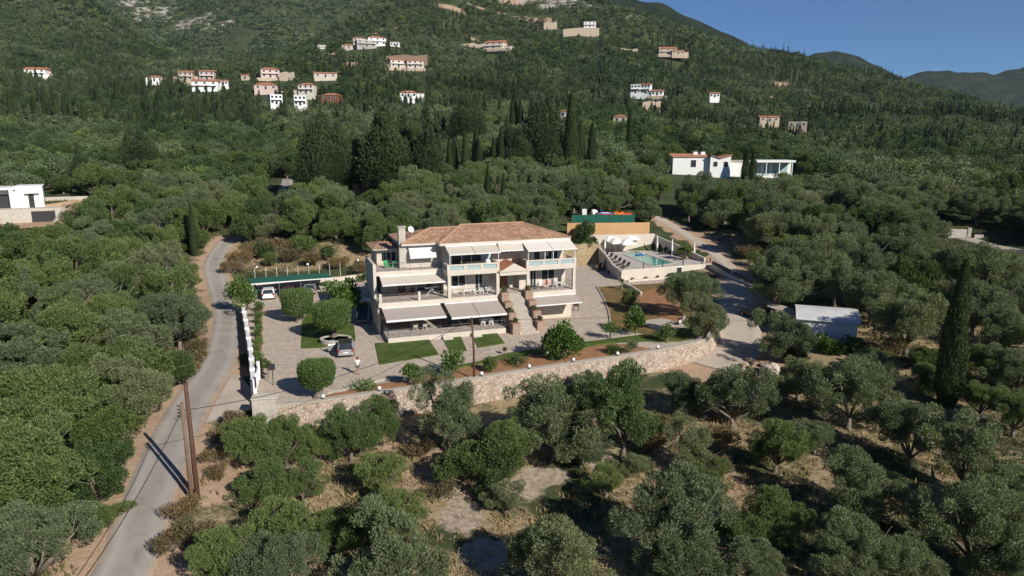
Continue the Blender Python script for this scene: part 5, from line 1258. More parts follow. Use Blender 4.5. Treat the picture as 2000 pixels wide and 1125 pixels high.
M['pink'] = plain('pink_cloth', (0.62,0.36,0.36), None, 4, 0.9)
for i in range(5): MB().sheet((-0.95+i*0.4,-0.32,0.55),(-0.62+i*0.4,-0.32,0.55),(-0.62+i*0.4,-0.31,1.3),(-0.95+i*0.4,-0.31,1.3),0.02).build('laundry', M[('canvas','pink','wood','pink','grey_cloth')[i]], t)
table(22.8,1.2,z1,1.0,0.8,'small white table at the outer corner of the end balcony','white')
chair(1.7,4.6,z2,0.3,'bright green plastic chair on the upper corner terrace by the chimney','green_chair',None); table(2.7,4.7,z2,0.7,0.6,'small green plastic table beside the green chair','green_chair')
table(11.6,1.4,z2,2.0,0.9,'dark outdoor table on the upper middle balcony','wicker'); chair(10.4,1.3,z2,1.2,'dark armchair on the upper middle balcony','wicker',None)
p = hw(13.4,1.3,z2); boulder((p.x,p.y,p.z+0.5),(0.5,0.4,0.55),'covered beige furniture heap at the end of the upper middle balcony','furniture cover','canvas',None,'covered_furniture',91)
chair(21.5,1.5,z2,0.2,'dark round-backed armchair on the upper end balcony','wicker',None)
# solar water heater, black grill and small things on the ground
p = at(722,628,0); t = thing('solar_water_heater', 'solar water heater with white tank and two tilted dark panels by the villa', 'solar heater', (p.x,p.y,0), HT+R(-14))
for s in (-0.75,0.75): 
    o = MB().sheet((s-0.68,-1.4,0.45),(s+0.68,-1.4,0.45),(s+0.68,0.5,2.25),(s-0.68,0.5,2.25),0.09).build('collector_panel', M['glass'], t)
    q = MB(); q.bar((s-0.69,-1.4,0.47),(s-0.69,0.5,2.27),0.07); q.bar((s+0.69,-1.4,0.47),(s+0.69,0.5,2.27),0.07); q.bar((s-0.69,-1.4,0.47),(s+0.69,-1.4,0.47),0.07); q.bar((s-0.69,0.5,2.27),(s+0.69,0.5,2.27),0.07); q.build('frame', M['metal'], o)
MB().tube([(-1.2,0.75,2.55),(-1.15,0.75,2.55),(1.15,0.75,2.55),(1.2,0.75,2.55)],[0.2,0.30,0.30,0.2],18).build('tank', M['white'], t, smooth=True)
bb = MB()
for s in (-1.1,1.1): bb.bar((s,0.5,0),(s,0.6,2.3),0.06); bb.bar((s,-1.35,0),(s,-1.35,0.45),0.06); bb.bar((s,0.6,0.1),(s,-1.3,0.4),0.05)
bb.build('stand', M['metal'], t)
p = at(1125,607,0); t = thing('kettle_grill', 'black barbecue grill standing on the paving at the villa corner', 'grill', (p.x,p.y,0))
MB().cbox((0,0,0.85),(0.7,0.5,0.35)).build('firebox', M['dark'], t, bevel=0.05); MB().cbox((0,0,1.08),(0.66,0.46,0.18)).build('lid', M['dark'], t, bevel=0.07)
for sx in (-0.28,0.28):
    for sy in (-0.18,0.18): MB().box(sx-0.03,sx+0.03,sy-0.03,sy+0.03,0,0.68).build('leg', M['dark'], t)
# ------------------------------------------------------------------ plants of the courtyard
def clipped(px, py, wpx, hpx, crown_py, label, seed, box=0.0):
    """A clipped olive: gnarled trunk and a dense cushion of small leaves."""
    rng = np.random.default_rng(seed); p = at(px, py, 0); D = math.hypot(p.y, CAM_Z-1.5); w = wpx*D/FPX; h = hpx*D/FPX*1.02
    zc = aty(px, crown_py, p.y).z; t = thing('clipped_tree', label, 'tree', tuple(p), 0, None)
    n = 14000; d = rng.normal(size=(n,3)); d /= np.linalg.norm(d, axis=1)[:,None]
    e = 2.0+box*6; s = 1/np.power(np.hypot(d[:,0],d[:,1])**e+np.abs(d[:,2])**e, 1/e)
    r = s*rng.uniform(0.80, 1.02, n); ph = rng.uniform(0,6); r *= 1+0.05*np.sin(3*np.arctan2(d[:,1],d[:,0])+ph)+0.03*np.sin(7*d[:,2]+ph)
    c = d*r[:,None]*np.array([w/2,w/2,h/2]); c[:,2] = np.where(c[:,2] < 0, c[:,2]*0.9, c[:,2]) ; c[:,:2] *= (1-0.22*np.clip(-c[:,2]/(h/2),0,1))[:,None]
    c[:,2] += zc
    V = sprays(rng, c, np.full(n, 0.05), n, 0.20, 0.075, (0,0,zc-h*0.2), 0.75, 0.6)
    grid_mesh('crown', V, quads(len(V)), M['topiary'], smooth=False, parent=t)
    b = MB(); b.tube([(0,0,-0.1),(0,0,0.1),(0.12,0.05,zc*0.35),(-0.05,0,zc-h*0.3)], [0.55,0.42,0.30,0.22], 10)
    for i in range(6):
        a = i*1.05+rng.uniform(0,.5); b.tube([(0.08,0.03,zc*0.3),(w*0.16*math.cos(a),w*0.16*math.sin(a),zc-h*0.35),(w*0.3*math.cos(a),w*0.3*math.sin(a),zc-h*0.1)],[0.17,0.11,0.05],7)
    b.build('trunk', M['bark'], t, smooth=True); return t
clipped(583, 628, 60, 50, 592, 'clipped olive with a flat-topped boxy crown on the left lawn', 501, 0.9)
clipped(652, 664, 72, 56, 617, 'clipped round olive growing in the oval stone planter', 502, 0.35)
clipped(621, 776, 67, 52, 732, 'clipped flat-topped olive nearest the stone wall and gate', 503, 0.6)
def shrub(px, py, wpx, hpx, label, m='bush', name='shrub', cat='shrub', seed=1, n=1600, ln=0.3, wd=0.14, z=0.1, low=-0.7, clumps=18, group=None):
    p = at(px, py, z); D = math.hypot(p.y, CAM_Z-1); return leafball(name, label, cat, p, wpx*D/FPX, hpx*D/FPX*1.03, n, ln, wd, m, seed, group, clumps=clumps, low=low)
shrub(1096, 703, 88, 66, 'big-leaved fig tree growing in the wall bed below the stairs', 'fig', 'fig_tree', 'tree', 511, 2600, 0.34, 0.24)
shrub(672, 622, 78, 72, 'big-leaved fruit tree between the clipped olives and the solar heater', 'fig', 'fruit_tree', 'tree', 512, 2400, 0.36, 0.26)
shrub(476, 610, 62, 66, 'leafy green tree at the far end of the white boundary wall', 'topiary', 'broadleaf_tree', 'tree', 513, 3000, 0.34, 0.16, 0)
shrub(803, 752, 44, 38, 'light green citrus shrub in the wall bed below the big lawn', 'topiary', 'citrus_shrub', 'shrub', 514, 900, 0.26, 0.15)
shrub(884, 737, 52, 50, 'tall light green citrus shrub in the wall bed left of the wooden pole', 'topiary', 'citrus_shrub', 'shrub', 515, 1200, 0.28, 0.15)
shrub(957, 725, 32, 27, 'round dark green shrub right of the wooden pole', 'bush', 'shrub', 'shrub', 516, 800, 0.22, 0.12)
shrub(1242, 650, 50, 46, 'bright green shrub in the red earth garden below the round olive', 'fig', 'shrub', 'shrub', 517, 1300, 0.30, 0.2)
shrub(1192, 660, 34, 30, 'small loose shrub at the paving edge left of the bright green one', 'topiary', 'shrub', 'shrub', 518, 700, 0.25, 0.12)
shrub(1303, 668, 46, 30, 'low grey-green shrub beside the stone path', 'bush', 'shrub', 'shrub', 519, 900, 0.25, 0.11)
shrub(1232, 690, 30, 24, 'young slim shrub in the bed beside the grass strip', 'olive', 'shrub', 'shrub', 520, 500, 0.25, 0.1)
shrub(1200, 690, 40, 14, 'low dark ground shrub along the wall bed', 'bush', 'shrub', 'shrub', 521, 700, 0.2, 0.1)
shrub(1010, 712, 60, 10, 'low trailing green plants in the bed below the stairs', 'bush', 'bed_plant', 'plant', 522, 900, 0.2, 0.1)
shrub(986, 690, 9, 14, 'tiny round green ball shrub on the grass strip', 'bush', 'shrub', 'shrub', 523, 300, 0.14, 0.07)
shrub(707, 762, 60, 12, 'low creeping plant over the coping below the person', 'topiary', 'bed_plant', 'plant', 524, 700, 0.2, 0.1)
shrub(1614, 700, 54, 38, 'bright green broad-leaved shrub left of two before the shed wall', 'fig', 'shrub', 'shrub', 525, 1800, 0.34, 0.24, -1.9)
shrub(1668, 700, 52, 42, 'bright green broad-leaved shrub nearest the shed corner', 'fig', 'shrub', 'shrub', 526, 1600, 0.34, 0.24, -1.9)
for i,(px,py) in enumerate([(506,606),(505,618),(506,630),(504,643),(506,656),(504,668),(505,681),(504,694),(506,706),(507,718),(508,729)]):
    shrub(px, py, 19, 20+(i*7)%9, 'flowering green shrub in the narrow bed along the white boundary wall', 'bush' if i%2 else 'topiary', 'bed_shrub', 'shrub', 530+i, 420, 0.2, 0.1, 0.2, group='shrubs along the boundary wall')
shrub(525, 738, 16, 44, 'thin climbing plant on a post inside the gate', 'bush', 'climbing_plant', 'plant', 540, 500, 0.2, 0.1)
for i in range(7):
    q = PA+dq*(2+i*2.3)-Vector((-dq.y,dq.x))*0.55
    leafball('bed_plant', 'tiny dark plant at the foot of the pool terrace wall', 'plant', (q.x,q.y,0.05), 0.55, 0.35, 120, 0.14, 0.07, 'bush', 550+i, 'tiny plants along the pool wall', False, 6)
for i,(px,py) in enumerate([(700,549),(712,549),(725,548)]):
    p = at(px,py,0); leafball('shrub', 'dark green shrub at the foot of the back wall beside the villa', 'shrub', tuple(p), 1.5, 1.1, 400, 0.2, 0.1, 'bush', 560+i, 'shrubs at the back wall')
# small trees of the right garden, the pool and the olives at the wall end
def olive_at(px, py, wpx, label, proto=0, z=0.0, hs=1.0, lst=OLIVES):
    p = at(px, py, z); D = math.hypot(p.y, CAM_Z-z-2); s = wpx*D/FPX/PW[lst[proto].name][0]; return plant(lst[proto], p.x, p.y, (s,s,s*hs), label, None, z=z)
olive_at(1352, 622, 112, 'large round olive with silver crown at the red earth garden, further of the pair', 0, 0, 0.95)
olive_at(1376, 664, 88, 'round silver olive at the end of the stone wall, nearer of the pair', 1, 0, 1.15)
olive_at(1231, 604, 40, 'small round olive on a thick trunk in the red earth garden', 4, 0, 1.15)
olive_at(1336, 507, 34, 'small potted olive beside the swimming pool', 4, PZ, 1.0)
olive_at(1143, 510, 64, 'dense round tree between the villa and the pool', 1, 0, 1.2, BUSHES)
for i,(px,py,w_) in enumerate([(1128,497,34),(1158,497,26),(1124,478,30),(1160,478,28)]):
    o_ = olive_at(px, py, w_, 'dark green shrub on the slope between the villa and the pool', i%3, 0, 0.8, BUSHES); o_.name = 'shrub'; o_['category'] = 'shrub'; o_['group'] = 'shrubs between villa and pool'
p = at(1214, 566, 0); t = thing('palm_plant', 'small spiky palm beside the short white garden wall', 'palm', tuple(p))
MB().tube([(0,0,0),(0,0,1.2)],[0.16,0.12],8).build('trunk', M['bark'], t)
b = MB()
for i in range(26):
    a = i*2.4; e = 0.2+1.1*((i*7)%26)/26; q = [Vector((0,0,1.2))+Vector((math.cos(a)*math.cos(e),math.sin(a)*math.cos(e),math.sin(e)))*s+Vector((0,0,-0.35*s*s)) for s in (0,0.5,1.0)]
    sd = Vector((-math.sin(a),math.cos(a),0))
    b.add([q[0]-sd*.03,q[0]+sd*.03,q[1]+sd*.09,q[1]-sd*.09,q[2]], [(0,1,2,3),(3,2,4)])
b.build('fronds', M['bush'], t)

# ------------------------------------------------------------------ cars
def car(px, py, rz, label, paint, z=0.0, L=4.1, W=1.72, door=False, roof=None, hgt=1.5):
    p = at(px, py, z); t = thing('car', label, 'car', (p.x,p.y,z+0.0), rz)
    # local: front +Y. stations along the length: (y, half width, z low, z belt)
    st = [(-L/2,0.70,0.42,0.80),(-L/2+0.12,0.82,0.28,0.95),(-L/2+0.7,W/2,0.22,0.98),(0,W/2,0.20,0.95),(L/2-0.9,W/2-0.02,0.22,0.90),(L/2-0.25,0.80,0.26,0.78),(L/2,0.66,0.36,0.62)]
    b = MB(); k = len(st)
    for y,hw_,zl,zb in st:
        b.v += [(-hw_*0.9,y,zl),(-hw_,y,(zl+zb)/2),(-hw_*0.94,y,zb),(hw_*0.94,y,zb),(hw_,y,(zl+zb)/2),(hw_*0.9,y,zl)]
    for i in range(k-1):
        for j in range(6):
            a, c = i*6+j, i*6+(j+1)%6; b.f.append((a,c,c+6,a+6))
    b.f += [tuple(range(6)), tuple((k-1)*6+j for j in range(6))[::-1]]
    o = b.build('body', paint, t, smooth=False, bevel=0.05)
    # cabin: glass all round, painted roof and pillars
    y0,y1,yr0,yr1 = -L/2+0.12, L/2-1.05, -L/2+0.55, L/2-1.75; hb_, hr = W/2*0.92, W/2*0.74
    cb = [(-hb_,y0,0.94),(hb_,y0,0.94),(hb_,y1,0.90),(-hb_,y1,0.90)]; ct = [(-hr,yr0,hgt-.06),(hr,yr0,hgt-.06),(hr,yr1,hgt-.06),(-hr,yr1,hgt-.06)]
    b = MB(); b.add(cb+ct, [(0,1,5,4),(1,2,6,5),(2,3,7,6),(3,0,4,7),(4,5,6,7)]); b.build('windows', M['glass'], t)
    b = MB(); b.sheet((-hr-.03,yr0-.06,hgt),(hr+.03,yr0-.06,hgt),(hr+.03,yr1+.05,hgt),(-hr-.03,yr1+.05,hgt),0.07); rf = b.build('roof', roof or paint, t, bevel=0.04)
    b = MB()
    for i in range(4): b.bar(Vector(cb[i]), Vector(ct[i]), 0.10)
    for s in (-1,1): b.bar((s*(hb_+.005),-0.25,0.95),(s*(hr+.005),-0.25,hgt-.05),0.09)
    b.build('pillars', paint, t)
    for s in (-1,1):
        for y in (-L/2+0.75, L/2-0.8):
            w = MB().tube([(s*(W/2-0.20),y,0.31),(s*(W/2+0.01),y,0.31)],0.31,18).build('wheel', M['rubber'], t); MB().tube([(s*(W/2),y,0.31),(s*(W/2+0.022),y,0.31)],0.19,14).build('rim', M['metal'], w)
        MB().cbox((s*0.70,-L/2+0.03,0.84),(0.22,0.16,0.24),0).build('taillight', M['lamp_red'], t, bevel=0.02)
        MB().cbox((s*0.58,L/2-0.10,0.62),(0.30,0.2,0.13),0).build('headlight', M['white'], t, bevel=0.02)
        MB().cbox((s*(W/2+0.08),L/2-1.35,0.98),(0.18,0.10,0.13)).build('mirror', paint, t, bevel=0.02)
    MB().box(-0.26,0.26,-L/2-0.022,-L/2+0.01,0.56,0.67).build('number_plate', M['white'], t); MB().box(-0.80,0.80,-L/2-0.05,-L/2+0.2,0.34,0.50).build('bumper', paint, t, bevel=0.04)
    if door:
        dr = MB(); x0 = -W/2-0.02; v0 = Vector((x0,0.55,0)); u = Vector((-0.92,-0.30,0))*1.05
        dr.sheet(v0+Vector((0,0,.28)),v0+u+Vector((0,0,.28)),v0+u+Vector((0,0,.92)),v0+Vector((0,0,.92)),0.10); d_ = dr.build('door', paint, t, bevel=0.02)
        f = MB(); A = [v0+Vector((0,0,.93)),v0+u+Vector((0,0,.93)),v0+u*0.95+Vector((.12,0,1.38)),v0+u*0.45+Vector((.15,0,1.4))]
        for i in range(4): f.bar(A[i],A[(i+1)%4],0.05)
        f.build('door_frame', paint, d_)
        MB().box(-W/2-0.005,-W/2+0.05,-0.35,0.62,0.3,0.93).build('door_opening', M['dark'], t)
    return t
HD = math.atan2(0.30, 0.95)
car(676, 689, HD*0.75, 'silver hatchback with a dark roof and open left door on the paving', M['paint_silver'], door=True, roof=M['paint_dark'])
car(525, 581, HD*1.0, 'white hatchback parked at the left end of the carport', M['paint_white'])
car(565, 576, HD*0.9, 'dark maroon hatchback in the shade under the middle of the carport', M['paint_maroon'])
car(606, 571, HD*0.8, 'grey hatchback in the shade at the right of the carport', M['paint_silver'])
g = ground(1474, 622); car(1474, 620, R(25), 'black car parked in deep shade beside the lean-to', M['paint_dark'], g.z+0.1, 4.3, 1.8)
# scooter under the pair of olives
p = at(1330, 633, 0.06); t = thing('scooter', 'white and black scooter standing in the shade under the olives', 'scooter', tuple(p), R(40))
MB().tube([(-0.5,0,0.28),(0.0,0,0.42),(0.35,0,0.40),(0.5,0,0.9)],[0.17,0.16,0.06,0.05],10).build('body', M['white'], t, smooth=True); MB().cbox((-0.32,0,0.72),(0.62,0.28,0.16)).build('seat', M['dark'], t, bevel=0.05)
for x in (-0.55,0.62): MB().tube([(x,-0.05,0.24),(x,0.05,0.24)],0.24,16).build('wheel', M['rubber'], t)
MB().tube([(0.62,0,0.25),(0.45,0,1.0)],0.05,8).build('fork', M['metal'], t); MB().tube([(0.43,-0.32,1.03),(0.43,0.32,1.03)],0.03,8).build('handlebar', M['dark'], t); MB().cbox((0.5,0,0.75),(0.08,0.36,0.6),0,0.3,'Y').build('front_shield', M['white'], t, bevel=0.03)

# ------------------------------------------------------------------ the person on the paving, arms raised
def skinned(name, pts, edges, m, parent, sub=2, root=0):
    me = bpy.data.meshes.new(name); bm = bmesh.new(); sk = bm.verts.layers.skin.verify(); vs = []
    for x,y,z,r in pts:
        v = bm.verts.new((x,y,z)); v[sk].radius = (r,r); vs.append(v)
    vs[root][sk].use_root = True
    for a,c in edges: bm.edges.new((vs[a],vs[c]))
    bm.to_mesh(me); bm.free(); o = bpy.data.objects.new(name, me); COL.objects.link(o); o.parent = parent
    o.modifiers.new('skin','SKIN').use_smooth_shade = True; s = o.modifiers.new('sub','SUBSURF'); s.levels = s.render_levels = sub; me.materials.append(m); return o
p = at(699, 732, 0); t = thing('person', 'person in a white shirt and grey shorts raising both arms by the silver car', 'person', tuple(p), R(-8))
J = [(0,0,.96,.12),(0,0,1.15,.115),(0,-.01,1.38,.135),(0,.0,1.52,.055),(0,.01,1.60,.075),(0,.02,1.70,.095),(0,.02,1.78,.06)]
E_ = [(0,1),(1,2),(2,3),(3,4),(4,5),(5,6)]
for s in (-1,1):
    o = len(J); J += [(s*.10,0,.90,.085),(s*.14,.02,.50,.055),(s*.17,-.02,.10,.038),(s*.18,.02,.05,.04),(s*.19,.14,.04,.032)]; E_ += [(0,o),(o,o+1),(o+1,o+2),(o+2,o+3),(o+3,o+4)]
    o = len(J); J += [(s*.19,0,1.42,.055),(s*.36,.05,1.52,.042),(s*.40,.10,1.76,.03),(s*.405,.11,1.82,.028)]; E_ += [(2,o),(o,o+1),(o+1,o+2),(o+2,o+3)]
    w = o+3
    for q in range(4):
        f = len(J); dx = (q-1.5)*.022; J += [(s*.405+dx,.115,1.87,.010),(s*.405+dx*1.25,.12,1.905+(.008 if q in (1,2) else 0),.009),(s*.405+dx*1.35,.135,1.935+(.012 if q in (1,2) else 0),.008)]; E_ += [(w,f),(f,f+1),(f+1,f+2)]
    f = len(J); J += [(s*.405-s*.035,.12,1.845,.010),(s*.405-s*.055,.13,1.87,.008)]; E_ += [(w,f),(f,f+1)]
body = skinned('body', J, E_, M['skin'], t, 1)
MB().cbox((0,.125,1.665),(.025,.035,.045)).build('nose', M['skin'], body, bevel=.01)
for s in (-1,1): MB().ball((s*.035,.105,1.695),.011,6).build('eye', M['dark'], t); MB().ball((s*.098,.02,1.68),.022,6,1.5).build('ear', M['skin'], t)
MB().cbox((0,.113,1.625),(.05,.012,.012)).build('mouth', M['red'], t)
MB().lathe((0,-.005,1.655), [(.085,-.05),(.106,0),(.105,.06),(.085,.11),(.045,.14),(.005,.15)], 16, 1, 1.06).build('hair', M['hair'], t, smooth=True)
skinned('shirt', [(0,0,.92,.145),(0,0,1.12,.14),(0,-.01,1.36,.155),(0,0,1.47,.085),(.19,0,1.42,.085),(.31,.04,1.49,.075),(-.19,0,1.42,.085),(-.31,.04,1.49,.075)], [(0,1),(1,2),(2,3),(2,4),(4,5),(2,6),(6,7)], M['canvas'], t, 1)
skinned('shorts', [(0,0,.95,.135),(.10,0,.86,.11),(.13,.01,.60,.085),(-.10,0,.86,.11),(-.13,.01,.60,.085)], [(0,1),(1,2),(0,3),(3,4)], M['denim'], t, 1)

# ------------------------------------------------------------------ other buildings
CLEAR = []                                            # (x, y, radius) kept free of trees; sight lines to far houses
def keep(x, y, r): CLEAR.append((x, y, r))
def sight(p, half, back=40.0):                        # keeps the view from the valley to a far house open
    d = Vector((p.x, p.y)).normalized()
    for k in range(int(back/half)+2): q = Vector((p.x,p.y))-d*k*half*0.9; keep(q.x, q.y, half*(1.0 if k < 2 else 0.85))
def gable(name, w, d, z, h, m, parent, over=0.4, hipped=False):
    v = [(-w/2-over,-d/2-over,z),(w/2+over,-d/2-over,z),(w/2+over,d/2+over,z),(-w/2-over,d/2+over,z)]
    i = min(w,d)/2*(0.95 if hipped else 0.0)
    v += [(-w/2-over+i,0,z+h),(w/2+over-i,0,z+h)]
    me = bpy.data.meshes.new(name); me.from_pydata(v, [], [(0,1,5,4),(1,2,5),(2,3,4,5),(3,0,4),(3,2,1,0)]); uv = me.uv_layers.new(name='UVMap')
    for pl in me.polygons:
        q0, q1 = Vector(v[pl.vertices[0]]), Vector(v[pl.vertices[1]]); e = (q1-q0).normalized(); s = pl.normal.cross(e)
        for li in pl.loop_indices: dd_ = Vector(v[me.loops[li].vertex_index])-q0; uv.data[li].uv = (dd_.dot(e), dd_.dot(s))
    me.materials.append(m); o = bpy.data.objects.new(name, me); COL.objects.link(o); o.parent = parent; return o
M['w_pink'] = plain('pinkish_plaster', (0.60,0.46,0.41), None, 1, 0.9, 0.1); M['w_tan'] = plain('tan_stone_wall', (0.50,0.41,0.31), (0.40,0.32,0.24), 1.2, 0.9, 0.1)
def house(px, py, y, label, wpx, floors=2, wall='plaster_white', roof='tiles_red', depth=0.7, rz=0.0, kind='gable', name='village_house', nwin=3, base=-.5, grp=None, plinth=0.0, back=0):
    """px, py: the middle of the wall foot in the photo; wpx: width in photo pixels; y: distance."""
    p = aty(px, py, y); D = Vector((p.x,p.y)).length; w = wpx*0.88*D/FPX; d = w*depth; h = floors*2.75
    p.z = max(p.z, tz1(p.x, p.y)+0.4)
    t = thing(name, label, 'house', tuple(p), rz-math.atan2(p.x,p.y)*0.7, grp)
    b = MB(); b.box(-w/2,w/2,-d/2,d/2,-base-4,h); b.build('wall', M[wall], t)
    if plinth: MB().box(-w/2-plinth,w/2+plinth,-d/2-plinth*.8,d/2-0.3,-base-3,-0.3).build('terrace', M['w_tan'], t)
    if kind == 'flat': MB().box(-w/2-.15,w/2+.15,-d/2-.15,d/2+.15,h+.003,h+.35).build('roof', M['white'], t)
    else: gable('roof', w, d, h+.02, min(w,d)*0.20, M[roof], t, 0.5, kind == 'hip')
    if kind != 'flat' and w > 7 and depth > 0.5:
        sd_ = random.choice((-1, 1)); x0, x1 = sorted((sd_*(w/2+.003), sd_*(w/2+w*.38)))
        MB().box(x0, x1, -d*.3, d*.35, -base-4, 2.6).build('wall', M[wall], t); MB().sheet((x0-.3,-d*.3-.4,2.55),(x1+.3,-d*.3-.4,2.55),(x1+.3,d*.35+.3,3.1),(x0-.3,d*.35+.3,3.1),.14).build('annex_roof', M[roof], t)
    for f in range(floors):
        for i in range(nwin):
            c = -w/2+w*(i+.5)/nwin; ww = min(0.65, w/nwin*0.28); dr = (f == 0 and i == nwin//2)
            q = MB().box(c-ww-.08,c+ww+.08,-d/2-.05,-d/2-.004,f*2.9+(.1 if dr else .8),f*2.9+2.3).build('door' if dr else 'window', M['white'], t)
            MB().box(c-ww,c+ww,-d/2-.07,-d/2-.052,f*2.9+(.15 if dr else .9),f*2.9+2.2).build('pane', M['glass'], q)
        c = 0; q = MB().box(-w/2-.05,-w/2-.004,-.7,.7,f*2.9+.8,f*2.9+2.2).build('window', M['white'], t); MB().box(-w/2-.07,-w/2-.052,-.6,.6,f*2.9+.9,f*2.9+2.1).build('pane', M['glass'], q)
    if floors > 1: MB().box(-w/2*.9,w/2*.9,-d/2-1.3,-d/2-.003,2.75,2.9).build('balcony', M['white'], t)
    sight(p, max(w*0.50+0.5, 3.5), 12+0.03*D+back); keep(p.x, p.y, w*0.6+1); return t
H_ = [ # px, py(foot), distance, label, width px, floors, wall, roof kind, extra
 (75,152,560,'white two-storey house alone on the far left slope',34,2,'white','gable',dict(back=40)),
 (305,160,520,'low white house with an orange roof left of the hamlet',30,1,'white','hip',dict(back=35)),
 (365,158,500,'pale two-storey house at the left of the red-roofed hamlet',26,2,'w_tan','gable',{}),
 (407,157,500,'pinkish two-storey house above the long red roof of the hamlet',28,2,'w_pink','gable',{}),
 (404,180,470,'white house with the long red roof at the front of the hamlet',48,2,'white','gable',dict(depth=0.5)),
 (436,167,480,'small white house with a red roof at the right of the hamlet',20,1,'white','gable',{}),
 (480,157,510,'small tan hut with an orange roof between hamlet and pinkish mansion',15,1,'w_tan','gable',dict(nwin=1)),
 (527,153,500,'tall pinkish mansion with a red roof and terrace walls',36,2,'w_pink','hip',dict(plinth=3)),
 (520,176,460,'broad low house with a red roof below the pinkish mansion',44,1,'w_pink','hip',{}),
 (538,205,420,'white cube house, left of the two lowest white cubes',24,2,'white','flat',dict(depth=0.9)),
 (588,207,415,'white cube house, right of the two lowest white cubes',24,2,'white','flat',dict(depth=0.8)),
 (601,184,450,'white house with a small tiled roof above the right white cube',32,2,'plaster_white','hip',{}),
 (648,196,440,'dark timber house under a broad orange roof',36,1,'wood','hip',{}),
 (636,152,500,'long low cream building with a straight red roof',46,1,'plaster','gable',dict(depth=0.35)),
 (628,107,620,'small cream tower house at the left foot of the hill',16,2,'plaster','flat',{}),
 (682,110,620,'pinkish house with a red roof left of the upper white houses',28,1,'w_pink','hip',{}),
 (702,95,640,'white two-storey house at the left of the upper row',24,2,'plaster_white','hip',{}),
 (734,94,640,'white house with a dark red roof at the right of the upper row',38,2,'white','hip',{}),
 (715,108,620,'grey unfinished block below the upper white houses',40,2,'concrete','flat',{}),
 (772,97,640,'tiny white house beside tall cypresses at the end of the upper row',18,1,'white','flat',{}),
 (776,137,560,'white twin villa under the bare orange bank, left one',36,2,'plaster_white','gable',dict(plinth=2)),
 (812,134,560,'white twin villa under the bare orange bank, right one',34,2,'plaster_white','gable',dict(plinth=2)),
 (799,191,430,'low white villa with a red roof edge above the olive belt',36,1,'white','hip',{}),
 (968,97,680,'villa with red roof edge on a long retaining wall high on the hill',42,2,'plaster_white','gable',dict(plinth=3)),
 (1152,55,780,'white villa on the high stone terrace near the hilltop',25,2,'white','flat',dict(plinth=1)),
 (1302,108,720,'ochre stone villa with stepped roofs on the right shoulder',36,2,'w_tan','gable',dict(plinth=3)),
 (1322,107,715,'low ochre annex right of the stepped stone villa',26,1,'w_tan','gable',{}),
 (1242,183,470,'white villa at the left of the row of three',20,2,'white','flat',{}),
 (1262,183,468,'white villa in the middle of the row of three',20,2,'white','gable',{}),
 (1284,187,465,'white villa at the right of the row of three',24,1,'white','gable',dict(plinth=2)),
 (1394,191,500,'small white house with a bright red roof on the right slope',20,1,'white','gable',{}),
 (1211,240,330,'small peach house with an orange roof beside a tall cypress',28,1,'w_tan','hip',dict(nwin=2)),
 (1106,230,330,'small house with an orange roof among dark cypresses',24,1,'w_pink','hip',dict(nwin=2)),
 (990,212,400,'small pinkish house half hidden by cypresses',22,1,'w_pink','gable',dict(nwin=2)),
 (1500,238,450,'ochre house on the right slope, left of two',40,1,'w_tan','gable',dict(depth=0.4)),
 (1558,248,445,'pale ochre house on the right slope, right of two',34,1,'w_tan','flat',dict(depth=0.5)),
]
for px,py,y,lab,w,fl,wm,kd,ex in H_: house(px,py,y,lab,w,fl,wm,'tiles_red',kind=kd,grp='houses on the far hillside',rz=random.uniform(-.35,.35),**ex)
def bank(px0, px1, py, y, h, label, m='w_tan'):
    a, c = aty(px0, py, y), aty(px1, py, y); b = MB(); n = 6
    pts = [tuple(a.lerp(c, i/n)[:2]) for i in range(n+1)]; zb = [a.lerp(c,i/n).z-4 for i in range(n+1)]; zt_ = [a.lerp(c,i/n).z+h*(0.8+0.4*((i*37)%7)/7) for i in range(n+1)]
    b.wall(pts, 1.0, zb, zt_); tag(b.build('terrace_wall', M[m]), label, 'wall', 'terrace walls on the far hillside')
    for i in range(n+1): sight(a.lerp(c,i/n), 5, 12)
bank(1100,1170,64,772,4.5,'high pale terrace wall under the hilltop white villa')
bank(1062,1088,50,800,3.5,'broken pinkish wall left of the hilltop villa')
bank(900,950,96,690,5,'long pale retaining wall left of the red-edged hill villa')
bank(1190,1245,104,715,4,'pale earth bank wall left of the ochre stone villa')
bank(975,1050,2,940,9,'pale rock wall at the hilltop under the upper edge')
bank(755,835,118,575,4,'bare orange earth bank behind the twin villas','rock_brown')
for x0,x1,py,y,h,lab in ((845,905,30,855,3,'pale terrace wall in the upper left of the hilltop terraces'),(860,900,60,800,3,'short pale terrace wall below the upper left hilltop terraces'),(985,1030,38,840,3,'pale terrace wall on the middle of the hilltop slope'),(1075,1110,22,900,4,'pinkish terrace wall just under the hilltop rocks'),(820,850,14,880,3,'short pale terrace wall at the left end of the hilltop'),
 (1240,1262,62,840,3,'small pale wall on the right shoulder above the ochre villa'),(655,690,112,612,3,'tan wall below the upper row of white houses'),(1255,1290,208,425,3,'pale wall below the row of three villas'),(545,575,150,495,3,'reddish ramp wall right of the pinkish mansion'),(1850,1890,290,360,2,'thin pale wall on the far right slope')): bank(x0,x1,py,y,h,lab)
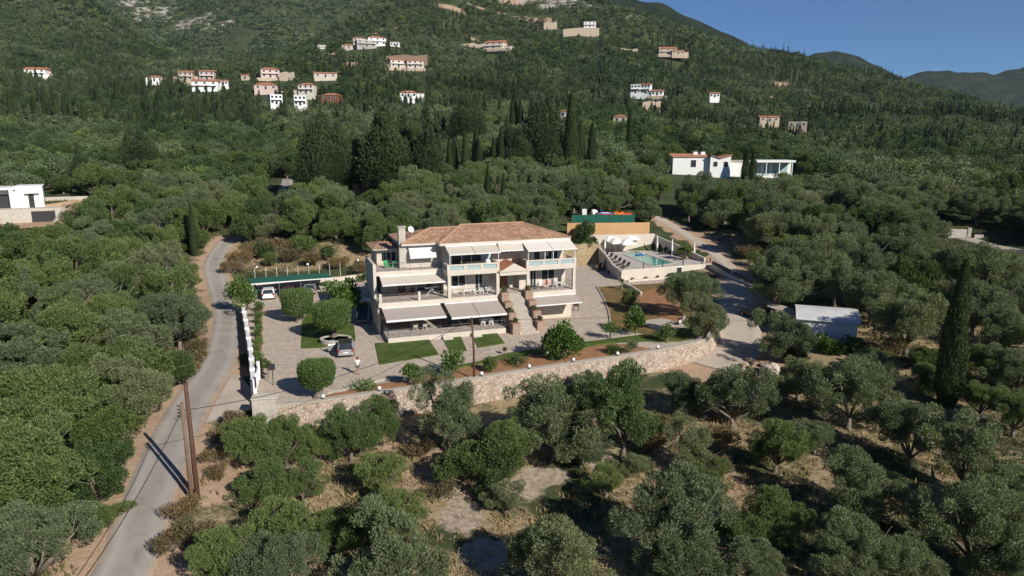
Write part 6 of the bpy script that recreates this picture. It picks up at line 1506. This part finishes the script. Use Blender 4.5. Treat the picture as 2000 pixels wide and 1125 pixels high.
# the white modern villa beyond the grove
def zof(px, py, y): return aty(px, py, y)
y0 = 205; a = zof(1318,338,y0); c = zof(1427,334,y0); w = (c-a).length
t = thing('white_villa', 'white two-storey villa with shallow terracotta butterfly roof beyond the olive grove', 'villa', ((a.x+c.x)/2,y0+4,min(a.z,c.z)-2), R(-6))
hL = zof(1318,306,y0).z-min(a.z,c.z)+2
b = MB(); b.box(-w/2,w*0.14,-3,5,-4,hL); b.box(w*0.143,w/2,-4.5,5,-4,hL-0.4); 
b.add([(w*.143,-4.5,hL-.4),(w*.143,-4.49,hL-.4),(w*.143,-4.5,hL+.5)],[(0,1,2)]); b.build('wall', M['white'], t)
b = MB(); b.sheet((-w/2-.4,-3.4,hL+.05),(w*.14,-3.4,hL+.05),(w*.14,5.4,hL+.75),(-w/2-.4,5.4,hL+.75),.15); me = b.build('roof', M['tiles_red'], t)
b = MB(); b.sheet((w*.143,-4.9,hL+.6),(w*.32,-4.9,hL-.35),(w*.32,5.4,hL-.35),(w*.143,5.4,hL+.6),.15); b.sheet((w*.323,-4.9,hL-.35),(w/2+.3,-4.9,hL+.6),(w/2+.3,5.4,hL+.6),(w*.323,5.4,hL-.35),.15); b.build('roof', M['tiles_red'], t)
b = MB(); b.add([(w*.143,-4.5,hL-.4),(w*.32,-4.5,hL-.42),(w*.143,-4.5,hL+.5)],[(0,1,2)]); b.add([(w*.32,-4.5,hL-.42),(w/2,-4.5,hL-.4),(w/2,-4.5,hL+.5)],[(0,1,2)]); b.build('gable_wall', M['white'], t)
for x0,x1,yy,z0,z1 in ((-w*.18,-w*.09,-3,hL-3,hL-1),(w*.20,w*.27,-4.5,hL-2.8,hL-1.4),(w*.38,w*.45,-4.5,hL-2.8,hL-1.4)):
    q = MB().box(x0-.1,x1+.1,yy-.06,yy-.004,z0-.1,z1+.1).build('window', M['white'], t); MB().box(x0,x1,yy-.08,yy-.062,z0,z1).build('pane', M['glass'], q)
for s in (-1.0,1.2): MB().box(s-.6,s+.6,2,3,hL+.3,hL+1.3).build('roof_box', M['white'], t)
sight(Vector(((a.x+c.x)/2-3,y0,0)), 9, 40); keep((a.x+c.x)/2, y0+5, 12)
a = zof(1428,345,y0+2); c = zof(1550,340,y0+2); w = (c-a).length; hh = zof(1490,313,y0+2).z-min(a.z,c.z)
t = thing('pool_house', 'long low white flat-roofed house with glass front right of the white villa', 'house', ((a.x+c.x)/2,y0+5,min(a.z,c.z)), R(-4))
MB().box(-w/2,-w*.1,-3,4,-5,hh-.5).build('wall', M['white'], t); MB().box(-w*.097,w/2,0,4,-5,hh-.5).build('wall', M['white'], t)
MB().box(-w*.1,w/2,-4,4.2,hh-.6,hh).build('roof', M['white'], t); MB().box(-w/2,-w*.103,-3.2,4.2,hh-.5,hh-.1).build('roof', M['coping'], t)
for i in range(4): q = MB().box(-w*.08+i*w*.14,-w*.08+i*w*.14+w*.11,-.06,-.004,.2,hh-.8).build('window', M['white'], t); MB().box(-w*.075+i*w*.14,-w*.08+i*w*.14+w*.105,-.08,-.062,.3,hh-.9).build('pane', M['glass_blue'], q)
for i in range(3): MB().box(w*.05+i*w*.2,w*.05+i*w*.2+.2,-3.8,-3.6,-1,hh-.6).build('post', M['white'], t)
sight(Vector(((a.x+c.x)/2,y0,0)), 8, 36); sight(Vector((a.x+2,y0,0)), 6, 36); sight(Vector((c.x-2,y0,0)), 6, 36); keep((a.x+c.x)/2, y0+6, 10)
for px,k in ((1455,0.62),(1468,0.55)):
    p = zof(px, 350, 199); pl = plant(CYPRESS[0], p.x, p.y, (1.0,1.0,k), 'dark cypress before the low white flat-roofed house' if px<1460 else 'stouter cypress right beside the glass front of the flat-roofed house', None, z=tz1(p.x,p.y)); TREES.append((p.x,p.y,2))
# the mown field and its white and red wall right of the flat-roofed house
p = zof(1612,358,190); t = thing('field_wall', 'short white wall with a red end at a mown field in the grove', 'wall', tuple(p), 0.1)
MB().box(-2.2,4.5,-.3,.3,-4,1.2).build('wall', M['plaster_white'], t); MB().box(-3.9,-2.203,-.3,.3,-4,1.2).build('end_panel', M['w_pink'], t)
sight(p, 6, 20); keep(p.x, p.y+10, 9)
# ruined red building behind the villa
p = zof(706,386,168); t = thing('ruined_hut', 'ruined reddish hut overgrown by trees behind the villa', 'hut', tuple(p), 0.2)
M['ruin'] = plain('reddish_rubble', (0.42,0.20,0.12), (0.28,0.14,0.09), 1.5, 0.95, 0.05, bump=0.5)
MB().box(-1.9,-0.4,-1.2,1.2,-4,3.4).build('wall', M['ruin'], t); MB().prism([(.2,-1.2),(1.9,-1.0),(1.9,1.0),(.2,1.2)], -4, 3.9).build('wall', M['ruin'], t); MB().box(-.4,.2,.8,1.2,-4,2.0).build('wall', M['ruin'], t)
sight(p, 3.5, 16)
# villa under construction on the left
y0 = 134; a = aty(-40,404,y0); c = aty(87,401,y0); zf = aty(40,404,y0).z; zt_ = aty(60,364,y0).z
t = thing('new_villa', 'white flat-roofed villa still under construction on a stone terrace at the left edge', 'villa', (c.x,y0,zf), YARD_RZ)
hh = zt_-zf
MB().box(-4.6,0,0,6,0,hh).build('wall', M['white'], t); MB().box(-12,-4.603,1.5,6,0,hh-.2).build('wall', M['white'], t); MB().box(-12.2,-4.2,-.6,6.2,hh-.45,hh-.05).build('roof', M['white'], t); MB().box(-4.198,.15,-.15,6.15,hh+.003,hh+.15).build('roof', M['white'], t)
MB().box(-5.3,-4.603,-.5,1.4,0,hh-.46).build('wall', M['white'], t)
for x0,x1,yy,z1 in ((-7.4,-5.5,1.5,2.5),(-2.4,-1.5,0,2.5),(-11,-9.6,1.5,2.3)):
    q = MB().box(x0-.08,x1+.08,yy-.05,yy-.004,0,z1+.08).build('door', M['white'], t); MB().box(x0,x1,yy-.07,yy-.052,0,z1).build('opening', M['dark'], q)
MB().box(-2.9,-.6,-.8,-.004,2.7,2.9).build('canopy', M['white'], t)
q = MB().box(-14,2.6,-2.2,5,-6,-.05).build('terrace', M['stone_pale'], t); MB().box(-2.2,1.6,-2.26,-2.2,-3.0,-.6).build('opening', M['dark'], q)
MB().bar((3.2,-2.4,-.2),(.6,-4.4,-3.8),.5,.5).build('ramp_beam', M['concrete'], t)
b = MB()
for i in range(5): b.cbox((3.2+i*.35,-.4+i*.3,.1+i*.02),(1.0,.25,.2),.5)
b.build('building_timber', M['metal'], t)
for k in range(9):
    q_ = Vector((c.x-2.0,y0))-Vector((c.x,y0)).normalized()*k*3.2; keep(q_.x, q_.y, 8.5 if k < 5 else 6.5)
keep(c.x-8,y0+2,9); keep(c.x+6,y0-2,6); keep(c.x+9,y0+1,5); keep(c.x+4,y0-8,5); keep(c.x+7,y0-5,5)
DIRT_YARD = [yl(-16,-13), yl(5,-11.5), yl(10,-6), yl(11,0), yl(6,4), yl(.5,2), yl(-16,-1)]
M['yard'] = plain('orange_building_sand', (0.46,0.31,0.19), (0.36,0.25,0.16), 0.5, 0.95, 0.05, bump=0.3)
drape('earth_yard', DIRT_YARD, M['yard'], 0.25)
a2 = aty(88,388,y0+6); c2 = aty(172,386,y0+6); b = MB(); b.wall([tuple(a2[:2]),tuple(c2[:2])], .2, [a2.z-4,c2.z-4], [a2.z+.3,c2.z+.3]); tag(b.build('yard_wall', M['plaster_white']), 'pale wall behind the sandy yard of the unfinished villa', 'wall')
# entrance walls and lane far right
p = aty(1880,462,130); t = thing('entrance_walls', 'pale stone gate walls at the curved lane among the right-hand olives', 'gate wall', tuple(p), -.2)
MB().box(-2.6,.6,-.2,.2,-3,1.4).build('wall', M['stone_pale'], t); MB().box(.7,1.3,-.3,.3,-3,1.7).build('pier', M['stone_pale'], t); MB().box(1.4,2.9,-1.6,-1.2,-3,.6).build('wall', M['stone_pale'], t)
LANE = [tuple(ground(*q)[:2]) for q in ((1860,455),(1885,466),(1930,478),(1985,490),(2060,512))]
ribbon('lane', smooth_line(LANE, 8), 2.6, M['drive'], 0.12)
for q in smooth_line(LANE, 4)[:14]: sight(Vector((q.x, q.y, 0)), 3.6, 26)
sight(p, 4.2, 26)
# ------------------------------------------------------------------ scattered trees, each a tree of its own, and the far woods
rng = np.random.default_rng(7)
ROADL, DRIVEL = [tuple(p) for p in ROAD_S], [tuple(p) for p in DRIVE_S]
GROWN = [(-17,57),(-35,90),(-40,104),(-30,110),(-22,118),(-10,120),(8,124),(14,131),(12,146),(30,150),(46,150),(39,128),(42,112),(42,95),(50,84),(42,66),(24,66),(0,58)]
BUILT = [(-18,53),(-24,55),(-29,62),(-39,88),(-44,104),(-34,113),(-23,117),(-8,122),(7,127),(9.0,143),(28,141),(37,131),(42,112),(36,98),(42,82),(40,70),(30,66),(20,64),(0,56)]
def free(x, y, r, cx, cy, cr):
    ok = ~inside(BUILT, x, y)
    ok &= seg_dist(ROADL, x, y) > 3.4 + 0.35*r
    ok &= seg_dist(DRIVEL, x, y) > np.where(y > 106, 2.7, 4.6) + 0.3*r
    if len(cx):
        for s in range(0, len(x), 4000):
            e = slice(s, s+4000); ok[e] &= (np.hypot(x[e,None]-cx, y[e,None]-cy) > cr + 0.45*r[e,None]).all(1)
    return ok
def jitter_grid(x0, x1, y0, y1, step):
    gx, gy = np.meshgrid(np.arange(x0, x1, step), np.arange(y0, y1, step*0.9)); gx = gx + (np.arange(gx.shape[0])%2)[:,None]*step/2
    return (gx+rng.uniform(-.36,.36,gx.shape)*step).ravel(), (gy+rng.uniform(-.36,.36,gy.shape)*step).ravel()
for px,py,rr in ((600,500,6),(520,500,5),(1000,960,4),(1060,930,3),(1480,520,4),(1420,470,3),(520,275,10),(1180,385,6),(1690,560,3),(1900,650,6),(560,375,4),(1950,560,5),(1240,640,6),(640,505,5),(560,510,5),(690,540,3)): 
    g = ground(px, py); keep(g.x, g.y, rr)
for p_ in smooth_line([tuple(ground(*q)[:2]) for q in ((560,410),(548,395),(556,372),(560,355))], 3): keep(p_.x, p_.y, 4.0)
ribbon('upper_road', smooth_line([tuple(ground(*q)[:2]) for q in ((540,430),(548,400),(556,372),(562,350))], 6), 3.6, M['asphalt'], 0.1)
cx, cy, cr = (np.array(v) for v in zip(*CLEAR))
hand = np.array(TREES)
picked = []                                           # (x, y, scale, kind, variant, group label)
# region of near and middle ground
X, Y = jitter_grid(-230, 230, 20, 300, 5.7)
m = np.abs(X)/np.maximum(Y, 1) < 0.82
X, Y = X[m], Y[m]
ok = free(X, Y, np.full(len(X), 3.0), cx, cy, cr)
front = (X > np.interp(Y, [p[1] for p in ROADL[:90]], [p[0] for p in ROADL[:90]])) & (Y < 73 + np.clip(X-20,0,60)*0.25)            # the front grove is planted by hand
ok &= ~(front & (X < 44))
ok &= (np.hypot(X[:,None]-hand[:,0], Y[:,None]-hand[:,1]) > hand[:,2]*0.72+2.0).all(1)
ok &= ~((Y > 185) & (rng.uniform(size=len(X)) < 0.12))
X, Y = X[ok], Y[ok]; Zt = tz(X, Y)
# cypress and conifer stands, measured in the photo: (px, foot py, distance, count, spread m, kind, height)
STANDS = [(665,372,165,7,7,'conifer',19),(735,375,165,10,8,'conifer',20),(790,368,170,8,7,'conifer',15),(690,340,178,4,9,'cypress',16),(840,368,172,7,7,'cypress',14),(635,300,190,1,1,'cypress',18),(900,350,190,3,9,'cypress',12),
 (955,345,188,4,8,'cypress',14),(1000,335,190,4,6,'conifer',14),(1075,322,200,6,5,'conifer',22),(1085,330,196,3,4,'cypress',21),(1120,318,205,3,4,'cypress',16),(925,272,255,6,5,'conifer',20),(1010,250,285,4,9,'cypress',15),(880,260,270,3,6,'cypress',14),
 (285,300,175,2,3,'conifer',15),(265,305,178,1,2,'conifer',14),(130,360,150,3,7,'conifer',10),(1228,275,240,1,0.5,'cypress',21),(1400,300,240,2,6,'conifer',11),(965,430,145,2,4,'cypress',10),(1345,268,255,2,7,'conifer',12),
 (490,230,320,5,22,'conifer',14),(390,215,340,4,16,'conifer',13),(420,230,320,3,12,'conifer',12),(60,215,330,6,25,'cypress',14),(110,210,330,6,25,'cypress',14),(200,205,330,6,22,'cypress',13),(150,190,380,6,30,'conifer',12),(20,230,300,4,16,'cypress',13),(250,180,400,6,30,'cypress',13),
 (1600,285,330,3,22,'conifer',11),(1520,290,300,3,18,'conifer',11),(1700,290,320,4,28,'conifer',11),(380,470,120,1,1,'cypress',9)]
EVG = []
for px,py,y,n,sp,kd,h in STANDS:
    c = aty(px, py, y)
    for i in range(n):
        EVG.append((c.x+rng.normal()*sp*0.55, c.y+rng.normal()*sp*0.45, h*rng.uniform(0.75,1.12), kd))
ev = np.array([(e[0],e[1]) for e in EVG])
ok = (np.hypot(X[:,None]-ev[:,0], Y[:,None]-ev[:,1]) > 3.0).all(1); X, Y, Zt = X[ok], Y[ok], Zt[ok]
D = np.hypot(np.hypot(X, Y), CAM_Z-Zt)
# which places carry evergreens instead of olives: more on the left and in the dark wood on the right
pb = np.where(X < -25, 0.42, 0.10) + np.where((Y > 215) & (X > 40), 0.55, 0)
pb += (fbm(X/30, Y/30, 61)-0.5)*0.8
kind = np.where(rng.uniform(size=len(X)) < pb, 1, 0)
size = rng.uniform(0.82, 1.28, len(X)) * np.where(X > 30, 1.03, 0.97)
order = np.argsort(D)
def zone(x, y):
    if x < -24 and y < 118: return 'left wood'
    if x < -30: return 'left slope'
    if x > 32 and y < 150: return 'right grove'
    if y < 165: return 'behind villa'
    return 'far belt'
LAB = {('left wood',0):'grey-green olive in the dense wood left of the asphalt road',('left wood',1):'dark evergreen tree in the dense wood left of the asphalt road',
 ('left slope',0):'olive on the wooded slope above the left bend of the road',('left slope',1):'dark evergreen tree on the wooded slope above the left road bend',
 ('right grove',0):'silver olive in the large grove right of the pool and drive',('right grove',1):'dark evergreen among the olives right of the pool and drive',
 ('behind villa',0):'olive in the wood directly behind the villa and pool',('behind villa',1):'dark evergreen in the wood directly behind the villa',
 ('far belt',0):'olive in the far belt below the hillside houses',('far belt',1):'dark evergreen in the far belt below the hillside houses'}
GRP = {'left wood':'trees of the wood left of the road','left slope':'trees of the slope above the road bend','right grove':'trees of the grove right of the drive','behind villa':'trees of the wood behind the villa','far belt':'trees of the far belt'}
cap = {0: 300-len(FRONT)-18, 1: 230}; cnt = {0: 0, 1: 0}; rest = []
MARKS = [('the white shed',1620,630),('the brown pole behind the shed',1700,580),('the tip of the lone cypress',1885,505),('the pool terrace corner',1390,520),('the green shade net',1190,425),('the white two-storey villa',1370,325),('the low flat-roofed white house',1500,325),
 ('the stone gate walls of the lane',1880,445),('the carport',565,540),('the unfinished white villa',60,400),('the ruined reddish hut',706,375),('the upper end of the road bend',420,500),('the villa chimney',787,440),('the two roadside poles',365,800),('the white-and-red field wall',1615,350),('the boundary wall piers',470,680),
 ('the right edge of the photo at mid height',1990,430),('the left edge of the photo at mid height',15,560)]
ORD = ['nearest to','second nearest to','third nearest to','fourth nearest to','fifth nearest to','sixth nearest to','seventh nearest to']
def project(x, y, z):
    d = Vector((x, y, z-CAM_Z)); f = d.y*math.cos(PITCH)-d.z*math.sin(PITCH); v = d.y*math.sin(PITCH)+d.z*math.cos(PITCH)
    return 1000+FPX*d.x/f, 562.5-FPX*v/f, f
SPECIAL = {}
_pr = [project(X[i], Y[i], Zt[i]+3.8*size[i]) for i in range(len(X))]; _rank = {}
_wid = [7.0*size[i]*FPX/_pr[i][2] for i in range(len(X))]
_seen = []
for i in order:
    u_, v_, f_ = _pr[i]
    hid = any(abs(u_-a)<0.42*w and v_ > b-0.1*w and v_-b < 0.9*w for a,b,w in _seen)
    _seen.append((u_, v_, _wid[i]))
    if hid or not (0 < u_ < 2000 and 200 < v_ < 1120): continue
    j = min(range(len(MARKS)), key=lambda q: (u_-MARKS[q][1])**2+(v_-MARKS[q][2])**2)
    _rank.setdefault((j, int(kind[i])), []).append(((u_-MARKS[j][1])**2+(v_-MARKS[j][2])**2, i))
for (j, k), L_ in _rank.items():
    for r_, (d_, i) in enumerate(sorted(L_)[:len(ORD)]): SPECIAL[i] = f"{'silver-green olive' if k==0 else 'dark leafy evergreen'} {ORD[r_]} {MARKS[j][0]}"
for i in order:
    k = int(kind[i]); z_ = zone(X[i], Y[i])
    if cnt[k] >= cap[k]: rest.append(i); continue
    cnt[k] += 1; lst = OLIVES if k == 0 else BUSHES
    vi = (7+int(rng.integers(2))) if (k == 0 and rng.uniform() < 0.22) else int(rng.integers(4)) if (k == 0 and (X[i] > 20 or rng.uniform() < 0.55)) else (4+int(rng.integers(3)) if k == 0 else int(rng.integers(3)))
    s = size[i]; plant(lst[vi], X[i], Y[i], (s,s,s*rng.uniform(0.9,1.15)), SPECIAL.get(i, LAB[(z_,k)]), GRP[z_], z=Zt[i])
for x,y,h,kd in EVG:
    if (np.hypot(x-cx, y-cy) < cr+1.0).any(): continue
    lst = CYPRESS if kd == 'cypress' else CONIFER; pr = lst[int(rng.integers(len(lst)))]; s = h/PW[pr.name][1]; r = rng.uniform(0.85,1.2)
    z_ = 'behind the villa' if y < 215 and x > -30 else ('on the far left slope' if x < -40 else 'on the slope below the hillside houses')
    plant(pr, x, y, (s*r,s*r,s), f"dark {'slender cypress' if kd=='cypress' else 'broad conifer'} in the stand {z_}", f'evergreen stand {z_}')
# dry scrub by the road, the carport bank and the clearing
for i,(px,py,s) in enumerate([(520,505,1.3),(545,498,1.4),(570,512,1.2),(600,500,1.5),(470,520,1.2),(455,535,1.0),(640,510,1.2),(490,505,1.3),(615,518,1.1),(580,490,1.2),(660,525,1.0),(700,535,1.0),(530,520,1.0),(505,490,1.1)]):
    g = ground(px, py); plant(SCRUB[0 if i%3 else 1], g.x, g.y, s, 'dry brownish scrub bush on the bank behind the carport', 'scrub on the bank behind the carport', z=g.z)
for i,(px,py,s) in enumerate([(420,905,.5),(440,860,.6),(355,1010,.6),(380,1060,.7),(340,1080,.6),(395,690,.8),(375,715,.8),(360,740,.8),(430,935,.5),(452,842,.7)]):
    g = ground(px, py); plant(SCRUB[0], g.x, g.y, s, 'dry grass tussock on the bare road verge', 'tussocks on the road verge', z=g.z)
for i,(px,py,s) in enumerate([(1310,855,.9),(1380,930,1.0),(1270,880,.7),(860,970,.6),(650,905,.6),(1420,870,.8),(1690,545,.8),(1560,500,.9),(1460,505,1.2),(1475,520,1.1),(1620,555,.8),(1880,640,1.0),(1940,600,1.0),(1750,690,.9),(1860,700,.8),(1720,700,.9),(820,890,.6),(1120,900,.5)]):
    g = ground(px, py); plant(SCRUB[i%5==4], g.x, g.y, s, 'golden dry bush in the gaps of the grove', 'dry bushes in the grove', z=g.z)
# the far woods: nobody could count them
def far_tree_shapes(k, n, cone):
    out = []
    for s in range(k):
        r = np.random.default_rng(900+s+50*cone)
        if cone:
            q = np.sort(r.uniform(0,1,14)); c = np.stack([r.normal(size=14)*.10*(1-q), r.normal(size=14)*.10*(1-q), q*0.9], 1); V = sprays(r, c, .16*(1.05-q), n, .15, .07, (0,0,.2), .9, .5, nj=.22)
        else:
            c = crown_points(r, 9, .85, .75, .52, -.5); V = sprays(r, c, r.uniform(.15,.26,9), n, 2.1/math.sqrt(n), 1.45/math.sqrt(n), (0,0,.3), .35, nj=.30)
        V[:,2] = np.maximum(V[:,2], .02); out.append(V)
    return out
def far_woods(name, label, x, y, z, s, tint, n, cone, k=7):
    if not len(x): return
    sh = far_tree_shapes(k, n, cone); Vs, Ts = [], []
    v = rng.integers(k, size=len(x)); ang = rng.uniform(0, 6.28, len(x))
    for i in range(len(x)):
        B = sh[v[i]]; c, s_ = math.cos(ang[i]), math.sin(ang[i]); q = np.empty_like(B)
        q[:,0] = (B[:,0]*c-B[:,1]*s_)*s[i,0]+x[i]; q[:,1] = (B[:,0]*s_+B[:,1]*c)*s[i,0]+y[i]; q[:,2] = B[:,2]*s[i,1]+z[i]; Vs.append(q); Ts.append(np.broadcast_to(tint[i], (len(B),3)))
    V = np.concatenate(Vs); o = grid_mesh(name, V, quads(len(V)), M['forest'], {'tint': np.concatenate(Ts)}, smooth=False)
    tag(o, label, 'woods', kind='stuff')
def tints(n, x, y):
    f = np.clip((fbm(x/38, y/38, 77)-.5)*2.4+.5, 0, 1)[:,None]; a = np.array([1.28,1.22,1.28]); b_ = np.array([0.52,0.66,0.50]); c = np.array([1.15,1.12,0.72])
    t_ = a*f+b_*(1-f); w = (rng.uniform(size=(n,1)) < .10); t_ = np.where(w, c, t_); d_ = np.interp(y, [250,330,380,700,1200], [1.10,1.08,.95,.95,1.0])[:,None]; return t_*d_*rng.uniform(.72,1.2,(n,1))
ri = np.array(rest, int)
if len(ri):
    far_woods('olive_belt', 'remaining olives and evergreens of the far belt, one mass of crowns', X[ri], Y[ri], Zt[ri]-.1, np.stack([size[ri]*7.0, size[ri]*6.4], 1), tints(len(ri), X[ri], Y[ri])*np.where(kind[ri]==1, .75, 1.12)[:,None], 1300, 0)
def ring(y0, y1, step, umax=0.86):
    xs, ys = jitter_grid(-umax*y1, umax*y1, y0, y1, step); k = (np.abs(xs)/ys < umax); return xs[k], ys[k]
def prune(x, y, hgt):                                 # leaves out what the land itself hides by a wide margin
    z = tz(x, y); az = np.floor((x/y+1)*150).astype(int); ang = (z+hgt-CAM_Z)/y; o = np.argsort(y); best = np.full(400, -9.0); keep_ = np.zeros(len(x), bool)
    gy = np.geomspace(60, 2000, 180)
    for b in range(0, 320):
        u = (b+.5)/150-1; best_ = np.maximum.accumulate((tz(u*gy, gy)-CAM_Z-12)/gy); k = az == b
        if k.any(): keep_[k] = ang[k] > np.interp(y[k], gy, best_)
    return keep_, z
for nm,lab,y0,y1,step,n,sz in (('hillside_woods','mixed trees covering the lower hillside, one mass of crowns',300,520,6.2,520,(6.6,6.6)),('hillside_woods','trees and scrub covering the upper hillside, one mass of crowns',520,800,6.6,170,(7.0,6.4)),('mountain_woods','woods and scrub on the far valley slopes, one mass of crowns',800,1250,8.0,70,(9.0,6.5)),('mountain_woods','woods on the far wall of the valley, one mass of crowns',1250,2000,11.0,36,(12.5,7.5))):
    x, y = ring(y0, y1, step); k, z = prune(x, y, 8.0)
    x, y, z = x[k], y[k], z[k]
    k = free(x, y, np.full(len(x), 3.0), cx, cy, cr)
    rk = np.zeros(len(x))
    for px, py, yy, rx, ry in ((215,10,1560,55,45),(300,15,1530,60,45),(380,40,1470,45,40),(425,55,1430,40,30),(250,-10,1600,60,50),(1110,20,900,40,30),(1050,15,930,40,25),(900,18,920,40,16)):
        p = aty(px, py, yy); rk = np.maximum(rk, np.exp(-(((x-p.x)/rx)**2+((y-p.y)/ry)**2)))
    for px, py, yy, rx, ry in FARBARE:
        p = aty(px, py, yy); rk = np.maximum(rk, 1.1*np.exp(-(((x-p.x)/rx)**2+((y-p.y)/ry)**2)**2))
    k &= rng.uniform(size=len(x)) > rk*0.75
    k &= rng.uniform(size=len(x)) > np.clip((y-560)/300,0,1)*0.30*(fbm(x/45,y/45,19) > .45)
    x, y, z = x[k], y[k], z[k]; cone = rng.uniform(size=len(x)) < (0.12+0.66*(fbm(x/55,y/55,33) > .53))*np.where(y < 850, 1, .7)
    s = rng.uniform(.65,1.3,(len(x),1)); tt = tints(len(x), x, y)
    a = ~cone; far_woods(nm, lab, x[a], y[a], z[a]-.3, s[a]*np.array(sz), tt[a], n, 0)
    a = cone; far_woods(nm.replace('woods','conifers'), lab.replace('trees','conifers').replace('woods','conifers'), x[a], y[a], z[a]-.3, s[a]*np.array([5.0,10.5])*(1+.2*(y0>700)), tt[a]*.55, n, 1)
# wild grass and low growth between the near trees
def wild_grass(n):
    x = rng.uniform(-95, 95, n); y = 22+rng.uniform(0, 1, n)**1.3*120; k = (np.abs(x)/y < .85) & ~inside(BUILT, x, y) & (seg_dist(ROADL, x, y) > 2.6) & (seg_dist(DRIVEL, x, y) > 3.8)
    f = fbm(x/6, y/6, 91); k &= (f > .40) | (rng.uniform(size=n) < .25)
    for q in smooth_line(LANE, 2): k &= np.hypot(x-q.x, y-q.y) > 2.5
    k &= ~inside([tuple(p)[:2] for p in apron], x, y) & ~inside(DIRT_YARD, x, y)
    for px, py, rr in ((1000,960,3.2),(1060,930,2.5),(900,1010,2.2),(950,1080,2.0)): g_ = ground(px, py); k &= (np.hypot(x-g_.x, y-g_.y) > rr) | (rng.uniform(size=n) < .15)
    x, y, f = x[k], y[k], f[k]; z = tz(x, y); m_ = len(x); B = 5
    c = np.repeat(np.stack([x,y,z],1), B, 0) + rng.normal(size=(m_*B,3))*np.array([.18,.18,0]); ax = rng.normal(size=(m_*B,3))*.45+np.array([0,0,1]); ax /= np.linalg.norm(ax,axis=1)[:,None]
    sd = np.cross(ax, rng.normal(size=(m_*B,3))); sd /= np.linalg.norm(sd,axis=1)[:,None]; L = rng.uniform(.15,.42,(m_*B,1)); W = .03+.025*rng.uniform(size=(m_*B,1))
    V = np.stack([c-sd*W, c+sd*W, c+ax*L+sd*W*.4, c+ax*L-sd*W*.4], 1).reshape(-1,3)
    w = np.clip((fbm(x/11, y/11, 95)-.35)*3.2, 0, 1)[:,None]; col = (np.array([.42,.32,.17])*w+np.array([.085,.10,.040])*(1-w))*rng.uniform(.7,1.2,(m_,1)); T = np.repeat(np.repeat(col, B, 0), 4, 0)
    tag(grid_mesh('wild_grass', V, quads(len(V)), M['grass'], {'tint': T}, smooth=False), 'dry yellow grass and low green growth between the trees', 'grass', kind='stuff')
wild_grass(80000)
# the tree builders' first models are not planted themselves
for o in OLIVES+BUSHES+CYPRESS+CONIFER+SCRUB:
    for c in list(o.children): bpy.data.objects.remove(c)
    bpy.data.objects.remove(o)
# ------------------------------------------------------------------ the air: one closed box of thin haze round camera and land
hz = bpy.data.materials.new('haze'); hz.use_nodes = True; hz.node_tree.nodes.clear()
hv = hz.node_tree.nodes.new('ShaderNodeVolumePrincipled'); ho = hz.node_tree.nodes.new('ShaderNodeOutputMaterial')
hv.inputs['Color'].default_value = (0.66, 0.84, 1.0, 1); hv.inputs['Density'].default_value = 0.000035; hv.inputs['Anisotropy'].default_value = 0.0
hz.node_tree.links.new(hv.outputs[0], ho.inputs['Volume'])
tag(MB().box(-5700, 5700, -40, 3700, -140, max(620.0, TOP_Z+20)).build('haze', hz), 'thin bluish haze of the summer air over the valley', 'haze', kind='stuff')
